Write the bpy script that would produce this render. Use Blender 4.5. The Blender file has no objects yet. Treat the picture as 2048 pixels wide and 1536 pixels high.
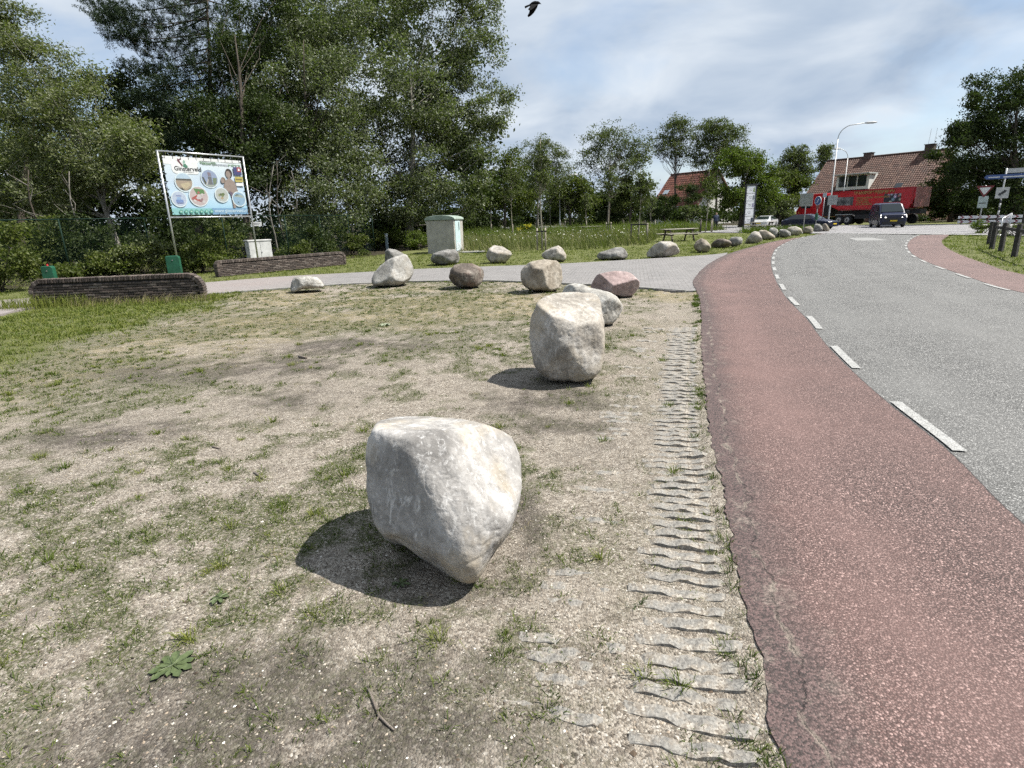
import bpy, math, random
import numpy as np
from mathutils import Vector, Matrix, Euler

random.seed(7)
RNG = np.random.default_rng(11)
scene = bpy.context.scene
COL = scene.collection

# ------------------------------------------------------------------ camera
FPX, CX, CY, CAMH = 1150.0, 1024.0, 768.0, 1.6          # focal length in pixels of the 2048 wide photograph
PITCH, ROLL = math.atan2(328, 1150), math.radians(1.8)
_F = np.array([0, math.cos(PITCH), -math.sin(PITCH)])
_U0 = np.array([0, math.sin(PITCH), math.cos(PITCH)]); _R0 = np.array([1.0, 0, 0])
_R = math.cos(ROLL) * _R0 - math.sin(ROLL) * _U0
_U = math.sin(ROLL) * _R0 + math.cos(ROLL) * _U0
cam_data = bpy.data.cameras.new('camera')
cam_data.sensor_width = 36.0
cam_data.lens = 36.0 * FPX / 2048.0
cam_data.clip_start = 0.05
cam_data.clip_end = 5000.0
cam = bpy.data.objects.new('camera', cam_data)
M = Matrix(((_R[0], _U[0], -_F[0], 0), (_R[1], _U[1], -_F[1], 0), (_R[2], _U[2], -_F[2], CAMH), (0, 0, 0, 1)))
cam.matrix_world = M
COL.objects.link(cam)
scene.camera = cam

# ------------------------------------------------------------------ world, sun, exposure
SUN_EL, SUN_AZ = math.radians(56), math.radians(1)      # azimuth measured from +X towards +Y
sun_dir = Vector((math.cos(SUN_EL) * math.cos(SUN_AZ), math.cos(SUN_EL) * math.sin(SUN_AZ), math.sin(SUN_EL)))
world = bpy.data.worlds.new('World'); scene.world = world; world.use_nodes = True
wn, wl = world.node_tree.nodes, world.node_tree.links
wn.clear()
w_out = wn.new('ShaderNodeOutputWorld'); w_bg = wn.new('ShaderNodeBackground')
w_bg.inputs['Strength'].default_value = 0.08
sky = wn.new('ShaderNodeTexSky'); sky.sky_type = 'NISHITA'; sky.sun_disc = False
sky.sun_elevation = SUN_EL; sky.sun_rotation = math.radians(90) - SUN_AZ
sky.air_density = 1.0; sky.dust_density = 0.6; sky.ozone_density = 1.6
tc = wn.new('ShaderNodeTexCoord')
sep = wn.new('ShaderNodeSeparateXYZ'); wl.new(tc.outputs['Generated'], sep.inputs[0])
zz = wn.new('ShaderNodeMath'); zz.operation = 'MAXIMUM'; zz.inputs[1].default_value = 0.0; wl.new(sep.outputs['Z'], zz.inputs[0])
za = wn.new('ShaderNodeMath'); za.operation = 'ADD'; za.inputs[1].default_value = 0.28; wl.new(zz.outputs[0], za.inputs[0])
dv = []
for ax in 'XY':
    m = wn.new('ShaderNodeMath'); m.operation = 'DIVIDE'; wl.new(sep.outputs[ax], m.inputs[0]); wl.new(za.outputs[0], m.inputs[1]); dv.append(m)
cmb = wn.new('ShaderNodeCombineXYZ'); wl.new(dv[0].outputs[0], cmb.inputs[0]); wl.new(dv[1].outputs[0], cmb.inputs[1])
def wnoise(scale, detail, rough, off, dist=0.0):
    mp = wn.new('ShaderNodeMapping'); mp.inputs['Location'].default_value = off; wl.new(cmb.outputs[0], mp.inputs[0])
    n = wn.new('ShaderNodeTexNoise'); n.inputs['Scale'].default_value = scale; n.inputs['Detail'].default_value = detail
    n.inputs['Roughness'].default_value = rough; n.inputs['Distortion'].default_value = dist
    wl.new(mp.outputs[0], n.inputs['Vector']); return n
cn = wnoise(1.15, 6, 0.55, (3.3, 1.2, 0.0), 0.35)
cr = wn.new('ShaderNodeValToRGB'); wl.new(cn.outputs[0], cr.inputs[0])
cr.color_ramp.elements[0].position = 0.30; cr.color_ramp.elements[0].color = (0.30, 0.30, 0.30, 1)
cr.color_ramp.elements[1].position = 0.47; cr.color_ramp.elements[1].color = (1, 1, 1, 1)
cs = wnoise(1.9, 5, 0.5, (8.1, 4.4, 2.0), 0.5)
cc = wn.new('ShaderNodeValToRGB'); wl.new(cs.outputs[0], cc.inputs[0])
cc.color_ramp.elements[0].position = 0.32; cc.color_ramp.elements[0].color = (0.34, 0.43, 0.56, 1)
cc.color_ramp.elements[1].position = 0.66; cc.color_ramp.elements[1].color = (0.64, 0.70, 0.77, 1)
cmul = wn.new('ShaderNodeVectorMath'); cmul.operation = 'SCALE'; cmul.inputs['Scale'].default_value = 7.7; wl.new(cc.outputs[0], cmul.inputs[0])
wmix = wn.new('ShaderNodeMix'); wmix.data_type = 'RGBA'
wl.new(cr.outputs[0], wmix.inputs['Factor']); wl.new(sky.outputs[0], wmix.inputs['A']); wl.new(cmul.outputs[0], wmix.inputs['B'])
wl.new(wmix.outputs['Result'], w_bg.inputs['Color']); wl.new(w_bg.outputs[0], w_out.inputs[0])

sun_data = bpy.data.lights.new('sun', 'SUN'); sun_data.energy = 5.0; sun_data.angle = math.radians(0.5); sun_data.color = (1.0, 0.955, 0.88)
sun = bpy.data.objects.new('sun', sun_data); COL.objects.link(sun)
sun.rotation_euler = sun_dir.to_track_quat('Z', 'Y').to_euler()
sun.location = (20, 10, 30)

vs = scene.view_settings
vs.view_transform = 'Standard'; vs.look = 'None'; vs.exposure = 0.96; vs.gamma = 1.0; vs.use_curve_mapping = False
cy = scene.cycles
cy.max_bounces = 4; cy.diffuse_bounces = 2; cy.glossy_bounces = 2; cy.transmission_bounces = 4; cy.transparent_max_bounces = 6
cy.caustics_reflective = False; cy.caustics_refractive = False
cy.use_denoising = False
cy.use_adaptive_sampling = True; cy.adaptive_threshold = 0.03

# ------------------------------------------------------------------ photograph geometry: pixel -> place
def ray(x, y):
    return _F + _R * (x - CX) / FPX - _U * (y - CY) / FPX
def gp(x, y, z=0.0):
    d = ray(x, y); t = (z - CAMH) / d[2]
    return np.array([0, 0, CAMH]) + d * t
def wp(x, y, zc):
    return np.array([0, 0, CAMH]) + ray(x, y) * zc
def ground_at(x, zc):
    """ground point seen in column x at camera depth zc"""
    lo, hi = 380.0, 4000.0
    for _ in range(50):
        mid = (lo + hi) / 2
        if (np.array([0, 0, CAMH]) + ray(x, mid) * zc)[2] > 0: lo = mid
        else: hi = mid
    p = np.array([0, 0, CAMH]) + ray(x, lo) * zc; p[2] = 0
    return p

# ------------------------------------------------------------------ noise
def _h(i, seed):
    i = (i.astype(np.int64) * 374761393 + seed * 668265263) & 0xFFFFFFFF
    i = ((i ^ (i >> 13)) * 1274126177) & 0xFFFFFFFF
    return (i ^ (i >> 16)) & 0xFFFFFFFF
def vnoise(p, seed=0):
    """value noise, p (N,d) -> 0..1"""
    p = np.asarray(p, float); d = p.shape[1]
    i0 = np.floor(p).astype(np.int64); f = p - i0; f = f * f * (3 - 2 * f)
    out = np.zeros(len(p))
    for c in range(1 << d):
        w = np.ones(len(p)); key = np.zeros(len(p), np.int64)
        for k in range(d):
            b = (c >> k) & 1
            w = w * (f[:, k] if b else 1 - f[:, k])
            key = key + (i0[:, k] + b) * (1, 57913, 7919333)[k]
        out += w * (_h(key, seed) / 4294967295.0)
    return out
def fbm(p, seed=0, octv=4, rough=0.5):
    p = np.asarray(p, float); a = 1.0; s = 0; t = 0
    for o in range(octv):
        s = s + a * vnoise(p * (2.03 ** o) + o * 17.3, seed + o * 31); t += a; a *= rough
    return s / t
def sstep(a, b, x):
    t = np.clip((x - a) / (b - a), 0, 1); return t * t * (3 - 2 * t)

# ------------------------------------------------------------------ mesh helpers
def fast_mesh(name, verts, faces, smooth=False):
    """verts (N,3), faces (M,k) int array of equal-sized polygons"""
    me = bpy.data.meshes.new(name)
    verts = np.ascontiguousarray(verts, np.float32); faces = np.ascontiguousarray(faces, np.int32)
    k = faces.shape[1]
    me.vertices.add(len(verts)); me.vertices.foreach_set('co', verts.ravel())
    me.loops.add(faces.size); me.loops.foreach_set('vertex_index', faces.ravel())
    me.polygons.add(len(faces))
    me.polygons.foreach_set('loop_start', np.arange(0, faces.size, k, dtype=np.int32))
    me.polygons.foreach_set('use_smooth', np.full(len(faces), bool(smooth)))
    me.update(calc_edges=True)
    return me
def attr(me, name, vals, domain='POINT'):
    a = me.attributes.new(name, 'FLOAT', domain); a.data.foreach_set('value', np.ascontiguousarray(vals, np.float32))
def tag(o, label=None, cat=None, group=None, kind=None):
    if label: o['label'] = label
    if cat: o['category'] = cat
    if group: o['group'] = group
    if kind: o['kind'] = kind
    return o
def wloc(o):
    v = Vector((0, 0, 0))
    while o is not None: v += o.location; o = o.parent
    return v
def link(name, me, mat, parent=None, loc=None):
    o = bpy.data.objects.new(name, me); COL.objects.link(o)
    if mat is not None and len(me.materials) == 0: me.materials.append(mat)
    if parent is not None: o.parent = parent
    if loc is not None: o.location = loc
    return o
def thing(name, label, cat, loc, group=None):
    o = bpy.data.objects.new(name, None); COL.objects.link(o); o.location = Vector([float(v) for v in loc]); o.empty_display_size = 0.2
    return tag(o, label, cat, group)
def place(name, verts, faces, mat, parent=None, smooth=False, base=None):
    """world-space verts -> object whose origin is its parent's (or base)"""
    off = np.array(wloc(parent)) if parent is not None else (np.array(base, float) if base is not None else np.zeros(3))
    me = fast_mesh(name, np.asarray(verts, float) - off, faces, smooth)
    return link(name, me, mat, parent, None if parent is not None else Vector(off))

class MB:
    """collects shapes in world space; build() links them as ONE mesh object"""
    def __init__(s): s.v = []; s.f = []
    def add(s, v, f):
        n = len(s.v); s.v += [tuple(map(float, q)) for q in v]; s.f += [tuple(i + n for i in q) for q in f]; return s
    def box(s, c, size, X=None, Y=None, Z=None, taper=1.0):
        X = np.array((1, 0, 0) if X is None else X, float); Z = np.array((0, 0, 1) if Z is None else Z, float)
        Y = np.cross(Z, X) if Y is None else np.array(Y, float)
        c = np.array(c, float); hx, hy, hz = [q / 2 for q in size]; v = []
        for dz, k in ((-hz, 1), (hz, taper)):
            for a, b in ((-1, -1), (1, -1), (1, 1), (-1, 1)): v.append(c + X * a * hx * k + Y * b * hy * k + Z * dz)
        return s.add(v, [(3, 2, 1, 0), (4, 5, 6, 7), (0, 1, 5, 4), (1, 2, 6, 5), (2, 3, 7, 6), (3, 0, 4, 7)])
    def tube(s, pts, rad, n=8, caps=True):
        pts = [np.array(p, float) for p in pts]
        if not hasattr(rad, '__len__'): rad = [rad] * len(pts)
        v = []; prev = None
        for i, p in enumerate(pts):
            t = pts[min(i + 1, len(pts) - 1)] - pts[max(i - 1, 0)]; t = t / (np.linalg.norm(t) + 1e-9)
            a = np.cross(t, (0, 0, 1) if abs(t[2]) < 0.9 else (1, 0, 0)) if prev is None else prev - t * (prev @ t)
            a = a / (np.linalg.norm(a) + 1e-9); b = np.cross(t, a); prev = a
            for k in range(n):
                q = 2 * math.pi * k / n; v.append(p + (a * math.cos(q) + b * math.sin(q)) * rad[i])
        f = [(i * n + k, i * n + (k + 1) % n, (i + 1) * n + (k + 1) % n, (i + 1) * n + k) for i in range(len(pts) - 1) for k in range(n)]
        if caps: f += [tuple(range(n - 1, -1, -1)), tuple(range((len(pts) - 1) * n, len(pts) * n))]
        return s.add(v, f)
    def cyl(s, p0, p1, r0, r1=None, n=16): return s.tube([p0, p1], [r0, r0 if r1 is None else r1], n)
    def prism(s, poly, O, X, Y, N, d0, d1):
        """polygon (list of 2d) in the frame O,X,Y, extruded along N from d0 to d1"""
        O, X, Y, N = [np.array(q, float) for q in (O, X, Y, N)]; n = len(poly)
        v = [O + X * a + Y * b + N * d for d in (d0, d1) for a, b in poly]
        return s.add(v, [tuple(range(n - 1, -1, -1)), tuple(range(n, 2 * n))] + [(i, (i + 1) % n, n + (i + 1) % n, n + i) for i in range(n)])
    def build(s, name, mat, parent=None, smooth=False, base=None, bevel=0, label=None):
        off = np.array(wloc(parent)) if parent is not None else (np.array(base, float) if base is not None else np.zeros(3))
        me = bpy.data.meshes.new(name)
        me.from_pydata([tuple(np.array(q) - off) for q in s.v], [], s.f); me.update()
        if smooth: me.polygons.foreach_set('use_smooth', np.ones(len(me.polygons), bool))
        o = link(name, me, mat, parent, None if parent is not None else Vector(off))
        if bevel:
            b = o.modifiers.new('bevel', 'BEVEL'); b.width = bevel; b.segments = 2; b.limit_method = 'ANGLE'
        if label: o['label'] = label
        return o
def circ(cx, cy_, r, n=28, a0=0, a1=2 * math.pi, ry=None):
    ry = r if ry is None else ry
    return [(cx + r * math.cos(a0 + (a1 - a0) * k / n), cy_ + ry * math.sin(a0 + (a1 - a0) * k / n)) for k in range(n)]

# ------------------------------------------------------------------ materials
class NT:
    def __init__(s, name):
        s.m = bpy.data.materials.new(name); s.m.use_nodes = True; s.t = s.m.node_tree; s.t.nodes.clear()
        s.out = s.n('ShaderNodeOutputMaterial')
    def n(s, typ, **kw):
        q = s.t.nodes.new(typ)
        for k, v in kw.items(): setattr(q, k, v)
        return q
    def l(s, a, b): s.t.links.new(a, b)
    def put(s, sock, v):
        if hasattr(v, 'is_output') or isinstance(v, bpy.types.NodeSocket): s.l(v, sock)
        elif isinstance(v, (tuple, list)) and len(v) == 3 and sock.type == 'RGBA': sock.default_value = (*v, 1)
        else: sock.default_value = v
    def coord(s, kind='Object', scale=None):
        c = s.n('ShaderNodeTexCoord').outputs[kind]
        if scale is not None:
            m = s.n('ShaderNodeMapping'); m.inputs['Scale'].default_value = scale if hasattr(scale, '__len__') else (scale,) * 3
            s.l(c, m.inputs[0]); c = m.outputs[0]
        return c
    def noise(s, vec, scale, detail=4, rough=0.55, dist=0.0):
        q = s.n('ShaderNodeTexNoise'); s.l(vec, q.inputs['Vector'])
        for k, v in (('Scale', scale), ('Detail', detail), ('Roughness', rough), ('Distortion', dist)): q.inputs[k].default_value = v
        return q.outputs[0]
    def vor(s, vec, scale, feature='F1', out='Color', rnd=1.0):
        q = s.n('ShaderNodeTexVoronoi', feature=feature); s.l(vec, q.inputs['Vector']); q.inputs['Scale'].default_value = scale
        q.inputs['Randomness'].default_value = rnd
        return q.outputs[out]
    def ramp(s, fac, stops):
        q = s.n('ShaderNodeValToRGB'); s.l(fac, q.inputs[0]); e = q.color_ramp.elements
        while len(e) < len(stops): e.new(0.5)
        for el, (p, c) in zip(e, stops):
            el.position = p; el.color = (*c, 1) if hasattr(c, '__len__') else (c, c, c, 1)
        return q.outputs[0]
    def mix(s, fac, a, b, mode='MIX'):
        q = s.n('ShaderNodeMix', data_type='RGBA', blend_type=mode)
        s.put(q.inputs['Factor'], fac); s.put(q.inputs['A'], a); s.put(q.inputs['B'], b); return q.outputs['Result']
    def math(s, op, a, b=0.0, clamp=False):
        q = s.n('ShaderNodeMath', operation=op, use_clamp=clamp); s.put(q.inputs[0], a); s.put(q.inputs[1], b); return q.outputs[0]
    def attr(s, name):
        return s.n('ShaderNodeAttribute', attribute_name=name).outputs['Fac']
    def objrand(s): return s.n('ShaderNodeObjectInfo').outputs['Random']
    def bump(s, h, strength=0.5, dist=0.01, normal=None):
        q = s.n('ShaderNodeBump'); s.l(h, q.inputs['Height']); q.inputs['Strength'].default_value = strength; q.inputs['Distance'].default_value = dist
        if normal is not None: s.l(normal, q.inputs['Normal'])
        return q.outputs[0]
    def pbr(s, color, rough=0.8, metal=0.0, normal=None, spec=0.4, coat=0.0, trans=0.0, emit=None):
        b = s.n('ShaderNodeBsdfPrincipled')
        s.put(b.inputs['Base Color'], color); s.put(b.inputs['Roughness'], rough); s.put(b.inputs['Metallic'], metal)
        s.put(b.inputs['Specular IOR Level'], spec); s.put(b.inputs['Coat Weight'], coat); s.put(b.inputs['Transmission Weight'], trans)
        if emit is not None:
            s.put(b.inputs['Emission Color'], emit[0]); b.inputs['Emission Strength'].default_value = emit[1]
        if normal is not None: s.l(normal, b.inputs['Normal'])
        s.l(b.outputs[0], s.out.inputs[0]); return s.m
MATS = {}
def plain(name, col, rough=0.6, metal=0.0, var=0.12, scale=6.0, coat=0.0, spec=0.4, bump=0.0, bscale=60):
    """painted / worn surface with slight procedural variation"""
    if name in MATS: return MATS[name]
    t = NT(name); c = t.coord()
    n = t.noise(c, scale, 5, 0.6)
    col2 = tuple(max(0, q * (1 - 2 * var)) for q in col); col3 = tuple(min(1, q * (1 + var)) for q in col)
    cc_ = t.ramp(n, [(0.3, col2), (0.7, col3)])
    nr = t.bump(t.noise(c, bscale, 3), bump, 0.004) if bump else None
    MATS[name] = t.pbr(cc_, rough, metal, nr, spec, coat); return MATS[name]

def leafmat(name, c0, c1, trans=0.35, gloss=0.12, under=None, rough=0.55):
    t = NT(name); r = t.attr('rnd')
    col = t.ramp(r, [(0.0, c0), (1.0, c1)])
    if under is not None:
        bf = t.n('ShaderNodeNewGeometry').outputs['Backfacing']
        col = t.mix(t.math('MULTIPLY', bf, 0.8), col, under)
    d = t.n('ShaderNodeBsdfDiffuse'); t.l(col, d.inputs[0])
    tr = t.n('ShaderNodeBsdfTranslucent'); t.l(t.mix(1.0, col, (1.0, 1.25, 0.45), 'MULTIPLY'), tr.inputs[0])
    m1 = t.n('ShaderNodeMixShader'); m1.inputs[0].default_value = trans; t.l(d.outputs[0], m1.inputs[1]); t.l(tr.outputs[0], m1.inputs[2])
    g = t.n('ShaderNodeBsdfGlossy'); g.inputs['Roughness'].default_value = rough; g.inputs[0].default_value = (0.9, 0.95, 0.9, 1)
    m2 = t.n('ShaderNodeMixShader'); m2.inputs[0].default_value = gloss; t.l(m1.outputs[0], m2.inputs[1]); t.l(g.outputs[0], m2.inputs[2])
    t.l(m2.outputs[0], t.out.inputs[0]); return t.m

def bark(name, c0, c1):
    t = NT(name); c = t.coord('Object', (3, 3, 0.8))
    n = t.noise(c, 5, 6, 0.65); return t.pbr(t.ramp(n, [(0.35, c0), (0.65, c1)]), 0.95, 0, t.bump(n, 0.8, 0.03), 0.2)

# ================================================================== THE SETTING
Z_CROSS, Z_PATH, Z_ROAD, Z_RED, Z_MARK = 0.010, 0.014, 0.018, 0.024, 0.029
RED_L = [(0.10, -5.0), (0.40, -2.0), (0.62, 0.2), (0.78, 1.36), (0.8, 1.51), (0.87, 1.68), (0.91, 1.89), (0.97, 2.15), (1.09, 2.6), (1.24, 3.12), (1.39, 3.75), (1.73, 4.89), (2.33, 6.86), (3.0, 8.93), (3.67, 11.12), (4.05, 12.49), (4.42, 13.91), (5.22, 16.02), (6.84, 19.72), (8.85, 23.6), (11.76, 28.28), (15.65, 33.84), (19.35, 37.98), (22.2, 41.3)]
RED_R = [(1.75, -5.0), (2.05, -2.0), (2.3, 0.2), (2.42, 1.2), (2.61, 2.64), (2.91, 3.54), (3.17, 4.6), (3.83, 6.78), (4.51, 8.65), (5.21, 10.76), (6.09, 13.1), (7.23, 15.92), (8.62, 19.17), (10.17, 22.55), (12.12, 26.52), (14.35, 30.49), (16.8, 34.5), (19.79, 38.66), (22.6, 42.1)]
R2_L = [(6.6, -5.0), (7.1, -2.0), (7.6, 1.0), (8.3, 5.0), (9.0, 8.5), (9.5, 10.58), (9.64, 11.09), (10.48, 13.08), (11.37, 15.03), (12.19, 16.77), (13.09, 18.53), (14.13, 20.42), (15.01, 21.87), (17.27, 25.39), (19.94, 29.18), (23.27, 33.49), (24.3, 34.7)]
R2_R = [(9.0, -5.0), (9.4, -2.0), (9.9, 1.0), (10.5, 5.0), (11.1, 9.5), (11.96, 13.43), (12.33, 14.38), (13.27, 16.13), (14.46, 18.35), (16.43, 21.72), (18.53, 24.97), (21.2, 28.74), (24.19, 32.43), (25.5, 34.1)]
PATH_N = [(-10.3, 4.0), (-10.55, 9.0), (-10.74, 12.14), (-10.9, 13.2), (-10.5, 13.9), (-9.3, 14.25), (-7.78, 14.97), (-6.42, 15.6), (-4.42, 16.4), (-2.71, 16.56), (-0.71, 16.09), (0.34, 15.5), (3.02, 13.35), (3.85, 12.45), (4.2, 12.5)]
PATH_F = [(-21, 2.0), (-18.5, 7.5), (-15.5, 12.5), (-13.14, 14.98), (-12.47, 15.31), (-9.35, 18.29), (-7.64, 19.53), (-4.8, 20.43), (-3.4, 20.96), (-1.02, 21.15), (2.26, 21.47), (4.27, 22.16), (6.42, 22.89), (8.69, 24.05), (9.2, 24.6)]
CD = np.array([0.38, -0.925]); CN = np.array([0.925, 0.38])       # direction of the crossing road, and across it

def resample(pl, n):
    pl = np.array(pl, float); s = np.r_[0, np.cumsum(np.linalg.norm(np.diff(pl, axis=0), axis=1))]
    # Catmull-like smoothing through cubic interpolation of each coordinate
    t = np.linspace(0, s[-1], n); m = np.gradient(pl, s, axis=0)
    k = np.clip(np.searchsorted(s, t, side='right') - 1, 0, len(s) - 2); h = (s[k + 1] - s[k])[:, None]; u = ((t - s[k]) / (s[k + 1] - s[k]))[:, None]
    return (2*u**3 - 3*u**2 + 1) * pl[k] + (u**3 - 2*u**2 + u) * h * m[k] + (-2*u**3 + 3*u**2) * pl[k + 1] + (u**3 - u**2) * h * m[k + 1]
def strip(name, A, B, n, cols, z, mat, jitter_a=0.0, jitter_b=0.0, kind='structure', parent=None):
    A = resample(A, n); B = resample(B, n)
    if jitter_a:
        tA = np.gradient(A, axis=0); nA = np.stack([-tA[:, 1], tA[:, 0]], 1) / np.linalg.norm(tA, axis=1)[:, None]
        A = A + nA * ((fbm(np.c_[A * 13], 5, 3, 0.8) - 0.5) * 2 * jitter_a)[:, None]
    w = np.linalg.norm(B - A, axis=1)
    fr = np.linspace(0, 1, cols); rows = []
    for q in fr: rows.append(np.c_[A * (1 - q) + B * q, np.full(n, z)])
    down = lambda P: np.c_[P, np.full(n, z - 0.07)]
    rows = [down(A)] + rows + [down(B)]
    V = np.stack(rows, 1).reshape(-1, 3); C = cols + 2
    i, j = np.meshgrid(np.arange(n - 1), np.arange(C - 1), indexing='ij'); i = i.ravel(); j = j.ravel()
    F = np.stack([i * C + j, i * C + j + 1, (i + 1) * C + j + 1, (i + 1) * C + j], 1)
    me = fast_mesh(name, V, F)
    edge = np.concatenate([[0], fr, [1]])[None, :] * w[:, None]
    attr(me, 'across', edge.ravel())
    attr(me, 'width', np.repeat(w, C))
    o = link(name, me, mat, parent); 
    if parent is None: tag(o, kind=kind)
    return o

# ---- asphalt
def asphalt(name, dark, mid, light, sc, edge=False, tracks=False):
    t = NT(name); c = t.coord('Object')
    v = t.vor(c, sc, out='Color'); sepn = t.n('ShaderNodeSeparateColor'); t.l(v, sepn.inputs[0]); g = sepn.outputs[0]
    d = t.vor(c, sc, out='Distance')
    stone = t.ramp(g, [(0.0, dark), (0.30, mid), (0.72, tuple((a + b) / 2 for a, b in zip(mid, light))), (1.0, light)])
    gap = t.ramp(d, [(0.34, 0.0), (0.58, 1.0)])
    col = t.mix(t.math('MULTIPLY', gap, 0.90), stone, tuple(q * 0.30 for q in dark))
    col = t.mix(t.ramp(sepn.outputs[1], [(0.93, 0.0), (0.97, 0.75)]), col, tuple(min(0.55, q * 1.6) for q in light))
    big = t.noise(c, 0.55, 5, 0.6)
    col = t.mix(t.ramp(big, [(0.3, 0.0), (0.75, 0.55)]), col, tuple(q * 1.2 for q in mid))
    col = t.mix(t.ramp(t.noise(c, 2.3, 6, 0.7), [(0.52, 0.0), (0.72, 0.30)]), col, tuple(q * 0.55 for q in mid))
    h = t.math('SUBTRACT', 1.0, d)
    if tracks:
        a = t.attr('across'); lane = t.math('MODULO', a, 2.35); tr = t.ramp(t.math('ABSOLUTE', t.math('SUBTRACT', lane, 1.2)), [(0.25, 0.0), (0.75, 0.35), (1.1, 0.05)])
        col = t.mix(t.math('MULTIPLY', tr, t.ramp(t.noise(c, 0.9, 5, 0.65), [(0.3, 0.3), (0.7, 1.0)])), col, tuple(q * 1.25 for q in mid))
        col = t.mix(t.ramp(t.noise(c, 0.35, 6, 0.7), [(0.60, 0.0), (0.68, 0.35)]), col, tuple(q * 0.6 for q in mid))
    if edge:
        a = t.attr('across'); wob = t.math('MULTIPLY', t.math('SUBTRACT', t.noise(c, 2.2, 5, 0.7), 0.5), 0.34)
        aw = t.math('ADD', a, wob)
        worn = t.math('SUBTRACT', 1.0, t.ramp(aw, [(0.10, 0.0), (0.32, 1.0)]))
        wornc = t.mix(t.ramp(g, [(0.25, 0.0), (0.8, 1.0)]), (0.028, 0.022, 0.021), (0.105, 0.070, 0.066))
        col = t.mix(t.math('MULTIPLY', worn, 0.9), col, wornc)
        # the crack that runs along the worn edge, its wandering branches and the sand caught in it
        w2 = t.math('MULTIPLY', t.math('SUBTRACT', t.noise(c, 1.9, 9, 0.74), 0.5), 0.26)
        ck = t.math('ABSOLUTE', t.math('SUBTRACT', t.math('ADD', a, w2), 0.125))
        crack = t.math('MULTIPLY', t.math('SUBTRACT', 1.0, t.ramp(ck, [(0.001, 0.0), (0.0045, 1.0)])), t.ramp(t.noise(c, 5.5, 4, 0.7), [(0.36, 0.15), (0.52, 1.0)]))
        sandy = t.math('MULTIPLY', t.math('SUBTRACT', 1.0, t.ramp(ck, [(0.003, 0.0), (0.015, 1.0)])), t.ramp(t.noise(c, 9, 4), [(0.46, 0.0), (0.60, 1.0)]))
        col = t.mix(t.math('MULTIPLY', sandy, 0.8), col, (0.27, 0.23, 0.19))
        col = t.mix(crack, col, (0.012, 0.010, 0.010))
        h = t.math('SUBTRACT', h, t.math('MULTIPLY', crack, 3.0)); h = t.math('ADD', h, t.math('MULTIPLY', worn, t.math('MULTIPLY', t.noise(c, 30, 4, 0.7), 1.5)))
        drift = t.math('MULTIPLY', t.math('SUBTRACT', 1.0, t.ramp(a, [(0.0, 0.0), (0.45, 1.0)])), t.ramp(t.noise(c, 6, 6, 0.75), [(0.54, 0.0), (0.72, 0.7)]))
        col = t.mix(drift, col, t.ramp(g, [(0.0, (0.12, 0.10, 0.085)), (1.0, (0.34, 0.30, 0.25))]))
        tr = t.math('MULTIPLY', t.ramp(t.math('ABSOLUTE', t.math('SUBTRACT', a, 0.62)), [(0.0, 1.0), (0.38, 0.0)]), t.ramp(t.noise(c, 1.1, 4), [(0.3, 0.05), (0.7, 0.30)]))
        col = t.mix(tr, col, (0.215, 0.135, 0.122))
        # outer joint against the grey roadway, dark bitumen seam
        far = t.math('SUBTRACT', t.attr('width'), a)
        seam = t.math('SUBTRACT', 1.0, t.ramp(t.math('ADD', far, t.math('MULTIPLY', t.math('SUBTRACT', t.noise(c, 14, 3), 0.5), 0.03)), [(0.004, 0.0), (0.010, 1.0)]))
        col = t.mix(seam, col, (0.02, 0.018, 0.018))
    return t.pbr(col, 0.75, 0, t.bump(h, 0.55, 0.005), 0.35)
m_red = asphalt('red_asphalt', (0.040, 0.024, 0.021), (0.124, 0.074, 0.066), (0.265, 0.185, 0.168), 135, True)
m_red2 = asphalt('red_asphalt_far', (0.092, 0.060, 0.055), (0.150, 0.098, 0.090), (0.24, 0.172, 0.158), 135)
m_grey = asphalt('grey_asphalt', (0.042, 0.042, 0.041), (0.122, 0.121, 0.117), (0.31, 0.307, 0.297), 125, False, True)
m_cross = asphalt('cross_asphalt', (0.16, 0.155, 0.16), (0.235, 0.23, 0.235), (0.33, 0.32, 0.32), 60)

o_road = strip('road', RED_R, R2_L, 160, 10, Z_ROAD, m_grey)
# wide patch of roadway beneath the joints so that no ground shows between the strips
o_red = strip('cycle_lane', RED_L, RED_R, 1500, 8, Z_RED, m_red, jitter_a=0.03)
o_red2 = strip('far_cycle_lane', R2_L, R2_R, 120, 6, Z_RED, m_red2)
# crossing road
def cpt(a, n):   # a along CD, n across
    q = CD * a + CN * n; return q
c_near = float(np.dot((22.7, 41.9), CN)); c_far = 58.0
V = []
for a in (-140, -60, -30, -15, 0, 15, 30, 60, 140):
    for n_ in (c_near - 0.3, 44, 50, c_far): p = cpt(a - 25, n_); V.append((p[0], p[1], Z_CROSS))
F = [(i * 4 + j, (i + 1) * 4 + j, (i + 1) * 4 + j + 1, i * 4 + j + 1) for i in range(8) for j in range(3)]
o_cross = place('crossing_road', V, np.array(F), m_cross); tag(o_cross, kind='structure')

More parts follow.
